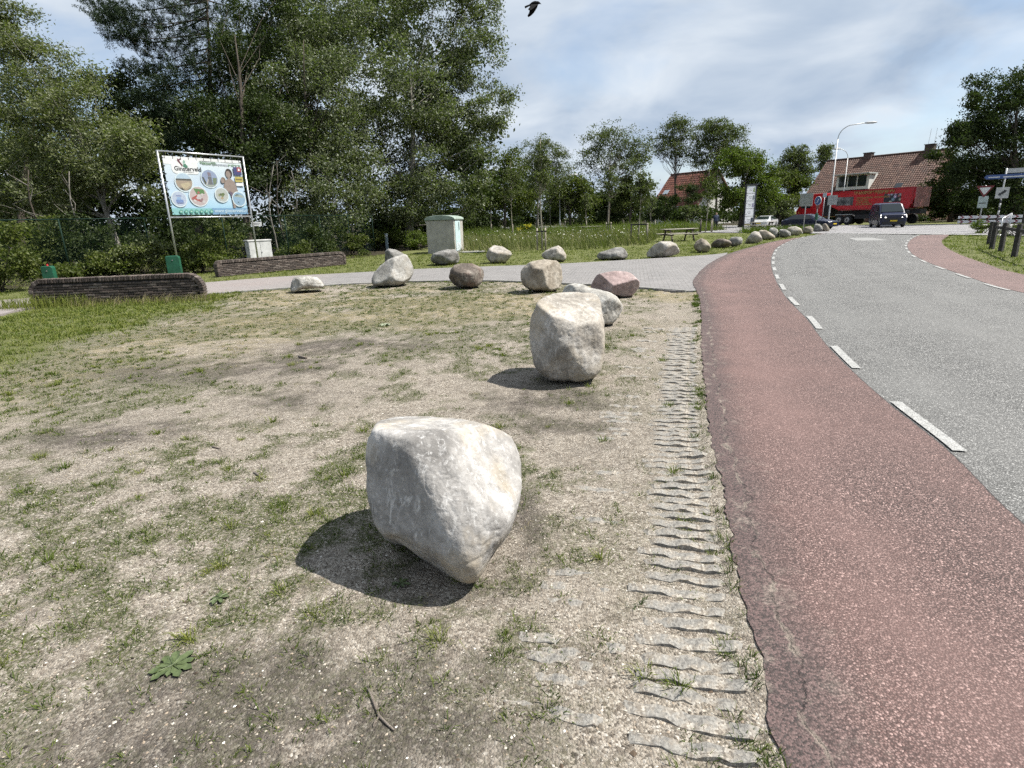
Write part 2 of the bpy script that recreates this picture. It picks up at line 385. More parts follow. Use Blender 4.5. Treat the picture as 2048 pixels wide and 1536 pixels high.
# ---- brick path
def paving():
    t = NT('clinker_paving'); c = t.coord('Object')
    mp = t.n('ShaderNodeMapping'); mp.inputs['Rotation'].default_value = (0, 0, math.radians(12)); t.l(c, mp.inputs[0]); c2 = mp.outputs[0]
    b = t.n('ShaderNodeTexBrick'); t.l(c2, b.inputs['Vector']); b.inputs['Scale'].default_value = 1.0
    b.inputs['Brick Width'].default_value = 0.21; b.inputs['Row Height'].default_value = 0.105; b.inputs['Mortar Size'].default_value = 0.007
    b.inputs['Mortar Smooth'].default_value = 0.3; b.inputs['Bias'].default_value = 0.0
    b.inputs['Color1'].default_value = (0.160, 0.156, 0.155, 1); b.inputs['Color2'].default_value = (0.215, 0.206, 0.203, 1); b.inputs['Mortar'].default_value = (0.085, 0.078, 0.07, 1)
    sx = t.n('ShaderNodeSeparateXYZ'); t.l(c, sx.inputs[0])
    west = t.ramp(t.math('MULTIPLY', t.math('ADD', sx.outputs[0], t.math('MULTIPLY', t.noise(c, 0.7, 3), 2.0)), -0.1), [(0.42, 0.0), (0.62, 1.0)])
    col = t.mix(t.math('MULTIPLY', west, 0.75), b.outputs[0], t.mix(0.7, b.outputs[0], (0.25, 0.205, 0.192)))
    col = t.mix(t.ramp(t.noise(c, 0.9, 5, 0.6), [(0.4, 0.0), (0.75, 0.5)]), col, (0.215, 0.208, 0.205))
    col = t.mix(t.ramp(t.noise(c, 22, 3, 0.6), [(0.45, 0.0), (0.8, 0.45)]), col, (0.11, 0.105, 0.102))
    return t.pbr(col, 0.88, 0, t.bump(t.math('SUBTRACT', 1.0, b.outputs['Fac']), 0.7, 0.006), 0.3)
m_pav = paving()
o_path = strip('brick_path', PATH_N, PATH_F, 160, 14, Z_PATH, m_pav)
m_conc = plain('edging_concrete', (0.25, 0.245, 0.23), 0.9, var=0.25, scale=9, bump=0.6)
# edging stones along the near side of the path: each a stone of its own
pe = resample(PATH_N[5:], 900); s_ = np.r_[0, np.cumsum(np.linalg.norm(np.diff(pe, axis=0), axis=1))]
edge_me = None; k = 0; pos = 0.0
stone = MB(); stone.box((0, 0, 0), (0.985, 0.07, 0.16)); edge_src = stone.build('edging_stone', m_conc, o_path, bevel=0.008)
first = True
while pos + 1.0 < s_[-1] - 0.2:
    p0 = np.array([np.interp(pos, s_, pe[:, q]) for q in (0, 1)]); p1 = np.array([np.interp(pos + 1.0, s_, pe[:, q]) for q in (0, 1)])
    mid = (p0 + p1) / 2; a = math.atan2(*(p1 - p0)[::-1])
    o = edge_src if first else edge_src.copy()
    if not first: COL.objects.link(o)
    o.location = (mid[0], mid[1], Z_PATH - 0.072 + 0.012 * random.random()); o.rotation_euler = (0.01 * random.uniform(-1, 1), 0.008 * random.uniform(-1, 1), a); first = False
    pos += 1.0

# ---- markings
def worn_paint():
    t = NT('road_paint'); c = t.coord('Object'); n = t.noise(c, 16, 6, 0.7); v = t.vor(c, 95, out='Distance')
    col = t.mix(t.ramp(n, [(0.42, 0.0), (0.64, 0.8)]), (0.37, 0.37, 0.36), (0.22, 0.22, 0.212))
    col = t.mix(t.ramp(v, [(0.44, 0.0), (0.60, 0.75)]), col, (0.15, 0.15, 0.145))
    return t.pbr(col, 0.7, 0, t.bump(t.math('SUBTRACT', 1.0, v), 0.4, 0.004), 0.4)
m_paint = worn_paint()
def dashes(PL, start, dlen, gap, w, side, stop, z=Z_MARK, parent=o_road):
    pl = resample(PL, 1400); s = np.r_[0, np.cumsum(np.linalg.norm(np.diff(pl, axis=0), axis=1))]
    p = start
    while p + dlen < min(stop, s[-1]):
        q = np.linspace(p, p + dlen, 7); X = np.stack([np.interp(q, s, pl[:, 0]), np.interp(q, s, pl[:, 1])], 1)
        tt = np.gradient(X, axis=0); tt /= np.linalg.norm(tt, axis=1)[:, None]; nn = np.stack([tt[:, 1], -tt[:, 0]], 1) * side
        A = X + nn * 0.02; B = X + nn * (0.02 + w)
        V = np.r_[np.c_[A, np.full(7, z)], np.c_[B, np.full(7, z)]]
        F = [(i, i + 1, 8 + i, 7 + i) if side > 0 else (7 + i, 8 + i, i + 1, i) for i in range(6)]
        place('lane_dash', V, np.array(F), m_paint, parent); p += dlen + gap
# phase: a dash from y=3.56 to y=4.62 on the near edge line
pl = resample(RED_R, 1400); s = np.r_[0, np.cumsum(np.linalg.norm(np.diff(pl, axis=0), axis=1))]
d0 = float(np.interp(3.56, pl[:, 1], s)); per = 2.235
dashes(RED_R, d0 - 2 * per, 1.09, per - 1.09, 0.085, 1, 1e9)
dashes(R2_L, 0.6, 1.09, per - 1.09, 0.085, -1, 1e9)
def quad(name, c, d, L, W, z, parent):
    d = np.array(d, float); d /= np.linalg.norm(d); n = np.array([-d[1], d[0]]); c = np.array(c, float)
    P_ = [c - d * L / 2 - n * W / 2, c + d * L / 2 - n * W / 2, c + d * L / 2 + n * W / 2, c - d * L / 2 + n * W / 2]
    return place(name, [(*q, z) for q in P_], np.array([(0, 1, 2, 3)]), m_paint, parent)
# junction line of slanting blocks, then the centre and edge dashes of the crossing road
a0, a1 = float(np.dot((22.4, 41.5), CD)), float(np.dot((27.3, 33.2), CD))
nb = 14
for i in range(nb):
    a = a0 + (a1 - a0) * (i + 0.5) / nb; c = cpt(a, c_near + 0.1)
    quad('junction_block', c, CD + CN * 0.25, 0.36, 1.0, Z_MARK, o_road)
for k_, (n_, w_, L_, g_) in enumerate(((44.6, 0.34, 2.2, 1.6), (48.2, 0.34, 2.2, 1.6), (40.6, 0.30, 1.2, 0.9))):
    a = -75.0
    while a < 10:
        c = cpt(a, n_); quad('centre_dash', c, CD, L_, w_, Z_CROSS + 0.006, o_cross); a += L_ + g_
# pale repair patch on the roadway near the junction
pc = gp(1712, 479)[:2]
place('road_patch', [(*(pc + np.array(q)), Z_ROAD + 0.004) for q in ((-0.9, -1.6), (0.3, -2.2), (1.6, 1.2), (0.5, 1.7))], np.array([(0, 1, 2, 3)]), plain('patch', (0.215, 0.215, 0.21), 0.9, var=0.1), o_road)

# ---- ground sheet
def grade(a, b, step): return list(np.arange(a, b, step))
def geo(a, b, n): return list(a + (b - a) * (np.linspace(0, 1, n + 1)[1:] ** 2.2))
ys = sorted(set(np.round([-400, -200, -80, -30, -12, -6, -3, -1.5, -0.5] + grade(0, 1.0, 0.2) + grade(1.0, 4.5, 0.034) + grade(4.5, 9, 0.075) + grade(9, 26, 0.2) + grade(26, 70, 1.2) + geo(70, 3000, 30), 4)))
xs = sorted(set(np.round([-v for v in geo(22, 3000, 30)] + grade(-22, -14, 0.6) + grade(-14, -5, 0.14) + grade(-5, -2.6, 0.075) + grade(-2.6, 1.6, 0.038) + grade(1.6, 6, 0.09) + grade(6, 34, 0.7) + geo(34, 3000, 30), 4)))
XX, YY = np.meshgrid(np.array(xs), np.array(ys)); GX, GY = XX.ravel(), YY.ravel()
def inpoly(px, py, poly):
    poly = np.asarray(poly); r = np.zeros(len(px), bool); n = len(poly)
    for i in range(n):
        x0, y0 = poly[i]; x1, y1 = poly[(i + 1) % n]
        if y0 == y1: continue
        c = ((y0 > py) != (y1 > py)) & (px < (x1 - x0) * (py - y0) / (y1 - y0) + x0); r ^= c
    return r
def polydist(px, py, pl):
    pl = np.asarray(pl, float); d = np.full(len(px), 1e9)
    for a, b in zip(pl[:-1], pl[1:]):
        ab = b - a; t = np.clip(((px - a[0]) * ab[0] + (py - a[1]) * ab[1]) / (ab @ ab), 0, 1)
        d = np.minimum(d, np.hypot(px - a[0] - t * ab[0], py - a[1] - t * ab[1]))
    return d
POLY_ROAD = np.r_[resample(RED_L, 160), resample(R2_R, 120)[::-1]]
POLY_PATH = np.r_[resample(PATH_N, 90), resample(PATH_F, 90)[::-1]]
def paved(px, py):
    n = px * CN[0] + py * CN[1]
    return inpoly(px, py, POLY_ROAD) | inpoly(px, py, POLY_PATH) | ((n > c_near - 0.3) & (n < c_far) & (py > 5))
WALL_A, WALL_B = gp(70, 613)[:2], gp(414, 597)[:2]
LUSH_A, LUSH_B = gp(-60, 752)[:2], gp(470, 597)[:2]
# the dark bare-soil patches seen in the photograph, as world spots (x, y, rx, ry, strength)
DARK = [(*gp(400, 1430)[:2], 0.50, 0.28, 1.1), (*gp(650, 1480)[:2], 0.6, 0.24, 1.1), (*gp(560, 1340)[:2], 0.40, 0.22, 0.8), (*gp(850, 1330)[:2], 0.35, 0.2, 0.6), (*gp(215, 865)[:2], 0.6, 0.30, 1.1), (*gp(450, 735)[:2], 1.5, 0.6, 1.0), (*gp(700, 690)[:2], 1.2, 0.5, 1.2), (*gp(600, 790)[:2], 0.5, 0.5, 0.6), (*gp(1040, 770)[:2], 0.5, 0.4, 0.5),
        (*gp(1090, 800)[:2], 0.6, 0.5, 0.8), (*gp(1120, 850)[:2], 0.5, 0.3, 0.6), (*gp(1050, 1040)[:2], 0.12, 0.4, 0.8), (*gp(1180, 880)[:2], 0.25, 0.5, 0.45), (*gp(900, 1160)[:2], 0.4, 0.25, 0.5), (*gp(520, 640)[:2], 1.5, 0.5, 0.25)]
def fields(px, py):
    p = np.c_[px, py]
    e = LUSH_B - LUSH_A; e = e / np.linalg.norm(e); nrm = np.array([-e[1], e[0]])
    sd = (px - LUSH_A[0]) * nrm[0] + (py - LUSH_A[1]) * nrm[1]          # >0 : the lush side
    wob = (fbm(p * 0.9, 41, 4) - 0.5) * 1.6
    lush = sstep(-0.5, 0.9, sd + wob)
    beyond = (polydist(px, py, PATH_F) > 0) & (py > np.interp(px, [q[0] for q in PATH_F], [q[1] for q in PATH_F], left=6, right=24)) 
    lush = np.where(beyond, 1.0, lush)
    right = px > np.interp(py, [q[1] for q in R2_R], [q[0] for q in R2_R])
    lush = np.where(right & (py < 60), 1.0, lush)
    n1 = fbm(p * 0.75, 3, 4, 0.55); n2 = fbm(p * 3.2, 9, 4, 0.6); n3 = fbm(p * 11, 15, 3, 0.6)
    dist = np.hypot(px, py)
    patch = 0.30 * n1 + 0.42 * n2 + 0.28 * n3
    thr = np.interp(dist, [1.5, 3, 6, 10, 15], [0.478, 0.472, 0.458, 0.448, 0.440])
    green = sstep(thr, thr + 0.06, patch)
    # sand: the trodden strip next to the red lane
    dl = polydist(px, py, RED_L); strip_ = (1 - sstep(0.5, 1.1, dl)) * (py < 13)
    green = green * (1 - 0.72 * strip_)
    dark = np.zeros(len(px))
    for (dx, dy, rx, ry, st) in DARK:
        dark = np.maximum(dark, st * np.exp(-(((px - dx) / rx) ** 2 + ((py - dy) / ry) ** 2) ** 1.2))
    dark = np.clip(dark * (0.2 + 2.1 * sstep(0.30, 0.66, 0.6 * n2 + 0.4 * n3)), 0, 1)
    straw = sstep(6.5, 11.5, dist) * sstep(0.38, 0.58, fbm(p * 0.5, 77, 3)) * (1 - lush)
    straw = np.maximum(straw, 0.6 * np.exp(-((sd + 0.9) / 0.9) ** 2) * (dist < 14))
    green = np.maximum(green * (1 - 0.65 * dark), lush)
    return green, dark, straw, lush
def zground(px, py):
    p = np.c_[px, py]
    z = -0.014 + (fbm(p * 1.1, 51, 3) - 0.5) * 0.05 + (fbm(p * 5, 53, 3, 0.6) - 0.5) * 0.022 + (fbm(p * 17, 57, 2, 0.6) - 0.5) * 0.009
    near = np.minimum(polydist(px, py, RED_L), polydist(px, py, PATH_N)); near = np.minimum(near, polydist(px, py, PATH_F)); near = np.minimum(near, polydist(px, py, R2_R))
    k = sstep(0.0, 0.8, near); z = z * k + (1 - k) * (-0.012 + (z + 0.014) * 0.25)
    dr_ = polydist(px, py, RED_L); kr = (1 - sstep(0.0, 0.13, dr_)) * (py < 12.3); z = z * (1 - kr) + kr * (0.0185 + (fbm(p * 9, 61, 3, 0.6) - 0.5) * 0.022)
    pv_ = paved(px, py); z = np.where(pv_ & (dr_ > 0.03), np.minimum(z, 0.012), z); z = np.where(pv_ & ((dr_ > 0.10) | (py > 12.3)), -0.06, z)
    far = sstep(45, 80, np.hypot(px, py)); return z * (1 - far) - 0.06 * far
g_green, g_dark, g_straw, g_lush = fields(GX, GY)
GZ = zground(GX, GY)
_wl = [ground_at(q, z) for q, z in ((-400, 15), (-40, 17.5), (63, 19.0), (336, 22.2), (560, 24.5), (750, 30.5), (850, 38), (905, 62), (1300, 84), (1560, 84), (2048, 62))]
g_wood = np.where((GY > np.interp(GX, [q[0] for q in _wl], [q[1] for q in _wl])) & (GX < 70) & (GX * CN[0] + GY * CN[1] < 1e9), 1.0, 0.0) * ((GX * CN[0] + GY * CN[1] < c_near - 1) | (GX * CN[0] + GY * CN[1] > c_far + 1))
nx_, ny_ = len(xs), len(ys)
i, j = np.meshgrid(np.arange(ny_ - 1), np.arange(nx_ - 1), indexing='ij'); i = i.ravel(); j = j.ravel()
F = np.stack([i * nx_ + j, i * nx_ + j + 1, (i + 1) * nx_ + j + 1, (i + 1) * nx_ + j], 1)
me = fast_mesh('ground', np.c_[GX, GY, GZ], F, True)
for nme, val in (('green', g_green), ('dark', g_dark), ('straw', g_straw), ('lush', g_lush), ('wood', g_wood)): attr(me, nme, val)
def ground_mat():
    t = NT('sandy_ground'); c = t.coord('Object')
    v = t.vor(c, 105, out='Color'); sp = t.n('ShaderNodeSeparateColor'); t.l(v, sp.inputs[0])
    d = t.vor(c, 105, out='Distance')
    grain = t.ramp(sp.outputs[0], [(0.0, (0.030, 0.025, 0.020)), (0.22, (0.135, 0.113, 0.090)), (0.60, (0.310, 0.272, 0.226)), (0.88, (0.42, 0.38, 0.325)), (1.0, (0.58, 0.54, 0.48))])
    v2 = t.vor(c, 260, out='Color'); s2 = t.n('ShaderNodeSeparateColor'); t.l(v2, s2.inputs[0])
    fine = t.ramp(s2.outputs[1], [(0.0, (0.08, 0.068, 0.055)), (0.5, (0.235, 0.206, 0.172)), (1.0, (0.42, 0.385, 0.33))])
    sand = t.mix(t.ramp(t.noise(c, 14, 4, 0.6), [(0.35, 0.5), (0.65, 1.0)]), fine, grain)
    tone = t.noise(c, 1.3, 5, 0.6)
    sand = t.mix(t.ramp(tone, [(0.35, 0.0), (0.7, 0.40)]), sand, (0.300, 0.266, 0.224))
    sand = t.mix(t.ramp(t.noise(c, 3.1, 6, 0.7), [(0.53, 0.0), (0.70, 0.55)]), sand, (0.120, 0.104, 0.086))
    sand = t.mix(t.ramp(t.noise(c, 11, 5, 0.75), [(0.50, 0.0), (0.66, 0.55)]), sand, (0.12, 0.100, 0.080))
    sand = t.mix(t.ramp(t.noise(c, 6.5, 4, 0.7), [(0.56, 0.0), (0.72, 0.45)]), sand, (0.36, 0.325, 0.275))
    dk = t.math('MULTIPLY', t.attr('dark'), t.ramp(t.noise(c, 26, 4, 0.7), [(0.32, 0.55), (0.66, 1.0)]))
    soil = t.mix(t.ramp(sp.outputs[2], [(0.86, 0.0), (0.97, 0.6)]), t.mix(t.noise(c, 60, 3), (0.035, 0.03, 0.027), (0.105, 0.09, 0.078)), (0.33, 0.30, 0.26))
    col = t.mix(dk, sand, soil)
    stn = t.noise(c, 34, 4, 0.7)
    straw = t.mix(stn, (0.15, 0.122, 0.068), (0.34, 0.29, 0.17))
    col = t.mix(t.math('MULTIPLY', t.attr('straw'), t.ramp(t.noise(c, 7, 5, 0.7), [(0.36, 0.0), (0.58, 0.85)])), col, straw)
    moss = t.mix(t.noise(c, 45, 4, 0.7), (0.030, 0.038, 0.014), (0.100, 0.108, 0.045))
    gm = t.math('MULTIPLY', t.attr('green'), t.ramp(t.noise(c, 55, 4, 0.75), [(0.42, 0.05), (0.56, 0.9)]))
    col = t.mix(gm, col, moss)
    lawn = t.mix(t.noise(c, 3.2, 4, 0.7), (0.066, 0.086, 0.021), (0.135, 0.142, 0.044))
    col = t.mix(t.math('MULTIPLY', t.attr('lush'), t.ramp(t.noise(c, 12, 5, 0.7), [(0.25, 0.55), (0.6, 0.95)])), col, lawn)
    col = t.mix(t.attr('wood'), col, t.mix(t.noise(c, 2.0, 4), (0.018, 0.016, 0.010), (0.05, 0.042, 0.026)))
    h = t.math('ADD', t.math('MULTIPLY', t.math('SUBTRACT', 1.0, d), 0.5), t.math('ADD', t.noise(c, 45, 5, 0.7), t.math('MULTIPLY', s2.outputs[0], 0.25)))
    return t.pbr(col, 0.95, 0, t.bump(h, 1.0, 0.014), 0.15)
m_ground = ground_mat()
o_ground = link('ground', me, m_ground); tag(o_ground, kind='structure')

# ---- wavy rungs of the concrete grass pavers beside the red lane: each its own piece of the ground
def rung_mat():
    t = NT('paver_concrete'); c = t.coord(); v = t.vor(c, 120, out='Color'); s_ = t.n('ShaderNodeSeparateColor'); t.l(v, s_.inputs[0])
    col = t.mix(0.5, t.ramp(t.noise(c, 25, 4, 0.7), [(0.3, (0.135, 0.130, 0.120)), (0.7, (0.255, 0.245, 0.225))]), t.ramp(s_.outputs[0], [(0.0, (0.08, 0.075, 0.07)), (1.0, (0.34, 0.325, 0.295))]))
    col = t.mix(t.ramp(t.noise(c, 16, 5, 0.7), [(0.46, 0.0), (0.60, 0.9)]), col, t.ramp(s_.outputs[1], [(0.0, (0.13, 0.11, 0.09)), (0.6, (0.27, 0.24, 0.20)), (1.0, (0.42, 0.39, 0.34))]))
    return t.pbr(col, 0.95, 0, t.bump(t.noise(c, 90, 4, 0.7), 0.9, 0.006), 0.2)
m_rung = rung_mat()
rung_meshes = []
for q in range(9):
    r = random.Random(100 + q); n = 13; L = 0.42; mb = MB(); top = []; bot = []
    ph = r.uniform(0, 6); am = r.uniform(0.002, 0.006)
    for side in (-1, 1):
        row = []
        for k in range(n):
            u = -L / 2 + L * k / (n - 1)
            arch = am * math.sin(u * 38 + ph) + 0.010 * math.exp(-((u - r.uniform(-0.08, 0.08)) / 0.03) ** 2) * side
            w = 0.021 + 0.004 * r.uniform(-1, 1)
            zt = 0.005 + 0.006 * math.sin(u * 15 + ph * 2) + 0.002 * r.uniform(-1, 1)
            if k in (0, n - 1): zt -= 0.014
            zt += 0.007 * math.sin(u * 47 + ph) * r.uniform(0.3, 1) + 0.004 * side
            row.append((u, arch + side * w, zt))
        top.append(row)
    V = top[0] + top[1] + [(a, b - 0.006, -0.05) for a, b, c in top[0]] + [(a, b + 0.006, -0.05) for a, b, c in top[1]]
    F = [(k, k + 1, n + k + 1, n + k) for k in range(n - 1)] + [(2 * n + k, 2 * n + k + 1, k + 1, k) for k in range(n - 1)] + [(n + k, n + k + 1, 3 * n + k + 1, 3 * n + k) for k in range(n - 1)] + [(0, n, 3 * n, 2 * n), (n - 1, 3 * n - 1, 4 * n - 1, 2 * n - 1)]
    me = bpy.data.meshes.new('concrete_rung'); me.from_pydata(V, [], F); me.update(); me.materials.append(m_rung)
    rung_meshes.append(me)
pl = resample(RED_L, 3000); s = np.r_[0, np.cumsum(np.linalg.norm(np.diff(pl, axis=0), axis=1))]
sy0, sy1 = float(np.interp(1.15, pl[:, 1], s)), float(np.interp(8.3, pl[:, 1], s))
pos = sy0; rr = random.Random(5); idx = 0
while pos < sy1:
    P0 = np.array([np.interp(pos, s, pl[:, q]) for q in (0, 1)]); P1 = np.array([np.interp(pos + 0.3, s, pl[:, q]) for q in (0, 1)])
    tdir = (P1 - P0) / np.linalg.norm(P1 - P0); ndir = np.array([-tdir[1], tdir[0]])
    dcam = P0[1]
    for colk, off in enumerate((0.25, 0.71)):
        keep = 1.0 if colk == 0 else (0.85 if dcam < 2.2 else (0.15 if dcam < 3.6 else 0.42))
        if rr.random() > keep: continue
        c = P0 + ndir * (off + rr.uniform(-0.015, 0.015)) + tdir * (0.05 * colk)
        o = bpy.data.objects.new('concrete_rung', rung_meshes[rr.randrange(9)]); COL.objects.link(o); o.parent = o_ground
        zb = float(zground(np.array([c[0]]), np.array([c[1]]))[0])
        a = math.atan2(ndir[1], ndir[0]) + math.pi + rr.uniform(-0.05, 0.05)
        ends = np.array([c - ndir * 0.18, c + ndir * 0.18]); ze = zground(ends[:, 0], ends[:, 1]); zb = float(ze.mean())
        o.location = (c[0], c[1], zb + rr.uniform(-0.002, 0.004) - (0.004 if colk else 0)); o.rotation_euler = (rr.uniform(-0.06, 0.06), -math.atan2(float(ze[0] - ze[1]), 0.36) + rr.uniform(-0.02, 0.02), a)
        o.scale = (rr.uniform(0.92, 1.05) if colk == 0 else rr.uniform(0.6, 1.0), rr.uniform(0.8, 1.15), 1)
        idx += 1
    pos += 0.098 + rr.uniform(-0.006, 0.006)

# ------------------------------------------------------------------ grass, pebbles, litter (nobody could count these)
def blades(base, ang, lean, length, width, seg=2):
    """curved grass blades; base (N,3) -> verts, tris"""
    N = len(base); d = np.stack([np.cos(ang), np.sin(ang), np.zeros(N)], 1); side = np.stack([-np.sin(ang), np.cos(ang), np.zeros(N)], 1)
    # blade faces are turned at random about the vertical
    tw = RNG.uniform(0, np.pi, N); side = np.stack([np.cos(tw), np.sin(tw), np.zeros(N)], 1)
    L = length[:, None]; W = width[:, None]; ln = lean[:, None]; up = np.array([0, 0, 1.0])
    m = base + d * L * ln * 0.35 + up * L * 0.55 * np.sqrt(np.clip(1 - (ln * 0.5) ** 2, 0.1, 1))
    tip = base + d * L * ln * 0.95 + up * L * np.sqrt(np.clip(1 - ln ** 2 * 0.9, 0.05, 1)) * 0.9
    if seg == 1:
        V = np.stack([base - side * W / 2, base + side * W / 2, tip], 1).reshape(-1, 3)
        F = np.arange(N * 3).reshape(N, 3); return V, F, 1
    V = np.stack([base - side * W / 2, base + side * W / 2, m + side * W * 0.4, m - side * W * 0.4, tip], 1).reshape(-1, 3)
    k = np.arange(N)[:, None] * 5
    F = np.stack([k + [0, 1, 2], k + [0, 2, 3], k + [3, 2, 4]], 1).reshape(-1, 3); return V, F, 3
def grass_object(name, label, base, ang, lean, length, width, mat, rnd, seg=2, parent=None):
    V, F, per_ = blades(base, ang, lean, length, width, seg)
    me = fast_mesh(name, V, F); attr(me, 'rnd', np.repeat(rnd, per_), 'FACE')
    o = link(name, me, mat, parent); tag(o, label, None, None, 'stuff'); return o
m_grass = leafmat('grass_blades', (0.034, 0.058, 0.012), (0.122, 0.148, 0.034), 0.32, 0.012)
m_lawn = leafmat('lawn_blades', (0.070, 0.102, 0.019), (0.185, 0.198, 0.050), 0.32, 0.012)
m_straw = leafmat('straw_blades', (0.19, 0.155, 0.08), (0.30, 0.26, 0.16), 0.25, 0.01)
def scatter(x0, x1, y0, y1, dens):
    n = int((x1 - x0) * (y1 - y0) * dens); return RNG.uniform(x0, x1, n), RNG.uniform(y0, y1, n)
def inview(px, py, pad=60):
    v = np.stack([px, py, np.full(len(px), -CAMH)], 1); w = v @ _F
    sx = CX + FPX * (v @ _R) / np.maximum(w, 1e-3); sy = CY - FPX * (v @ _U) / np.maximum(w, 1e-3)
    return (w > 0.1) & (sx > -pad) & (sx < 2048 + pad) & (sy > 300) & (sy < 1536 + pad * 2)
def tufted(regions, seed, accept, blades_per, lenr, widr, spread, lean=(0.3, 1.0)):
    B, A, LN, LE, WI, RN = [], [], [], [], [], []
    for (x0, x1, y0, y1, dens, k) in regions:
        px, py = scatter(x0, x1, y0, y1, dens); ok = inview(px, py) & ~paved(px, py); px, py = px[ok], py[ok]
        ok = accept(px, py); px, py = px[ok], py[ok]
        size = RNG.uniform(0.5, 1.35, len(px)); cnt = np.maximum(3, (blades_per * size * k).astype(int)); tone = RNG.uniform(0, 1, len(px))
        idx = np.repeat(np.arange(len(px)), cnt); n = len(idx)
        a = RNG.uniform(0, 2 * np.pi, n); rad = np.abs(RNG.normal(0, 1, n)) * spread * size[idx]
        bx = px[idx] + np.cos(a) * rad; by = py[idx] + np.sin(a) * rad
        ok = ~paved(bx, by); idx, a, bx, by = idx[ok], a[ok], bx[ok], by[ok]; n = len(idx)
        bz = zground(bx, by) - 0.004
        B.append(np.c_[bx, by, bz]); A.append(a + RNG.normal(0, 0.5, n)); LN.append(RNG.uniform(*lean, n))
        LE.append(RNG.uniform(*lenr, n) * size[idx]); dist = np.hypot(bx, by); WI.append(RNG.uniform(*widr, n) * np.clip(dist / 4.5, 1, 4.5))
        RN.append(np.clip(tone[idx] * 0.75 + RNG.uniform(-0.2, 0.45, n), 0, 1))
    return [np.concatenate(q) for q in (B, A, LN, LE, WI, RN)]
def acc_green(px, py):
    g, d, s_, l = fields(px, py); return (RNG.uniform(0, 1, len(px)) < g * (1 - l) * 0.95 + 0.012)
near_reg = [(-3.4, 2.5, 1.1, 4.2, 310, 0.92), (-6.5, 3.5, 4.2, 8.0, 155, 0.72), (-9, 4.2, 8, 17, 68, 0.7)]
q = tufted(near_reg, 1, acc_green, 14, (0.016, 0.046), (0.0028, 0.0052), 0.024, (0.6, 1.25))
o_turf = grass_object('sparse_grass', 'thin green grass growing in patches on the sandy verge', *q[:5], m_grass, q[5])
def acc_weed(px, py):
    g, d, s_, l = fields(px, py); return (RNG.uniform(0, 1, len(px)) < 0.06 + 0.35 * g * (1 - l))
q = tufted([(-3.6, 1.7, 1.15, 4.5, 26, 1.0), (-6, 3, 4.5, 9, 12, 0.8)], 2, acc_weed, 40, (0.028, 0.070), (0.003, 0.005), 0.026, (0.5, 1.1))
grass_object('grass_tufts', 'taller tufts of grass dotted over the bare sand', *q[:5], m_lawn, q[5])
# grass that lines the red lane edge
def acc_edge(px, py):
    return (polydist(px, py, RED_L) < 0.13) & (fbm(np.c_[px, py] * 3.0, 71, 3) > 0.50)
q = tufted([(0.3, 4.2, 1.2, 13.2, 160, 1.0)], 3, acc_edge, 22, (0.02, 0.06), (0.0026, 0.0045), 0.022, (0.4, 1.1))
grass_object('edge_grass', 'grass sprouting along the edge of the red lane', *q[:5], m_grass, q[5])
# dry straw of the mown part
def acc_straw(px, py):
    g, d, s_, l = fields(px, py); return (RNG.uniform(0, 1, len(px)) < np.clip(s_ + 0.10, 0, 1) * (1 - 0.6 * l) * 0.8)
q = tufted([(-4, 1.5, 1.2, 5, 40, 0.6), (-9, 2.5, 5, 17, 34, 0.7)], 4, acc_straw, 12, (0.02, 0.05), (0.0022, 0.004), 0.035, (0.8, 1.4))
grass_object('dry_grass', 'dry straw coloured mown grass on the verge', *q[:5], m_straw, q[5])
# lush grass left of the verge and in front of the dark wall
def acc_lush(px, py):
    g, d, s_, l = fields(px, py); return (RNG.uniform(0, 1, len(px)) < l) & (py < np.interp(px, [q_[0] for q_ in PATH_N], [q_[1] for q_ in PATH_N]) + 0.1)
q = tufted([(-14, -2.5, 5, 16.5, 95, 1.0)], 5, acc_lush, 11, (0.035, 0.085), (0.0028, 0.005), 0.05, (0.3, 1.0))
grass_object('lush_grass', 'lush green grass in front of the dark brick wall', *q[:5], m_lawn, q[5])
# tall seeding grass along the foot of the dark wall
wdir = (WALL_B - WALL_A) / np.linalg.norm(WALL_B - WALL_A); wnor = np.array([wdir[1], -wdir[0]])
n = 2600; t_ = RNG.uniform(-0.6, 4.2, n); of = np.abs(RNG.normal(0, 0.28, n)) + 0.06
keep = RNG.uniform(0, 1, n) < np.where(t_ < 1.3, 1.0, 0.45); t_, of = t_[keep], of[keep]; n = len(t_)
B = np.c_[(WALL_A + wdir * t_[:, None] + wnor * of[:, None]), np.full(n, -0.01)]
hh = np.where(t_ < 1.3, RNG.uniform(0.12, 0.42, n), RNG.uniform(0.06, 0.2, n))
grass_object('tall_grass', 'tall green grass at the foot of the dark brick wall', B, RNG.uniform(0, 6.28, n), RNG.uniform(0.1, 0.6, n), hh, RNG.uniform(0.006, 0.012, n), m_lawn, RNG.uniform(0.3, 1, n))
n = 420; t_ = RNG.uniform(0.8, 4.0, n); of = np.abs(RNG.normal(0, 0.3, n)) + 0.1
B = np.c_[(WALL_A + wdir * t_[:, None] + wnor * of[:, None]), np.full(n, -0.01)]
grass_object('seeding_grass', 'pale seeding grass stalks before the dark brick wall', B, RNG.normal(0.3, 0.5, n), RNG.uniform(0.3, 0.8, n), RNG.uniform(0.15, 0.33, n), RNG.uniform(0.006, 0.010, n), m_straw, RNG.uniform(0.3, 1, n))
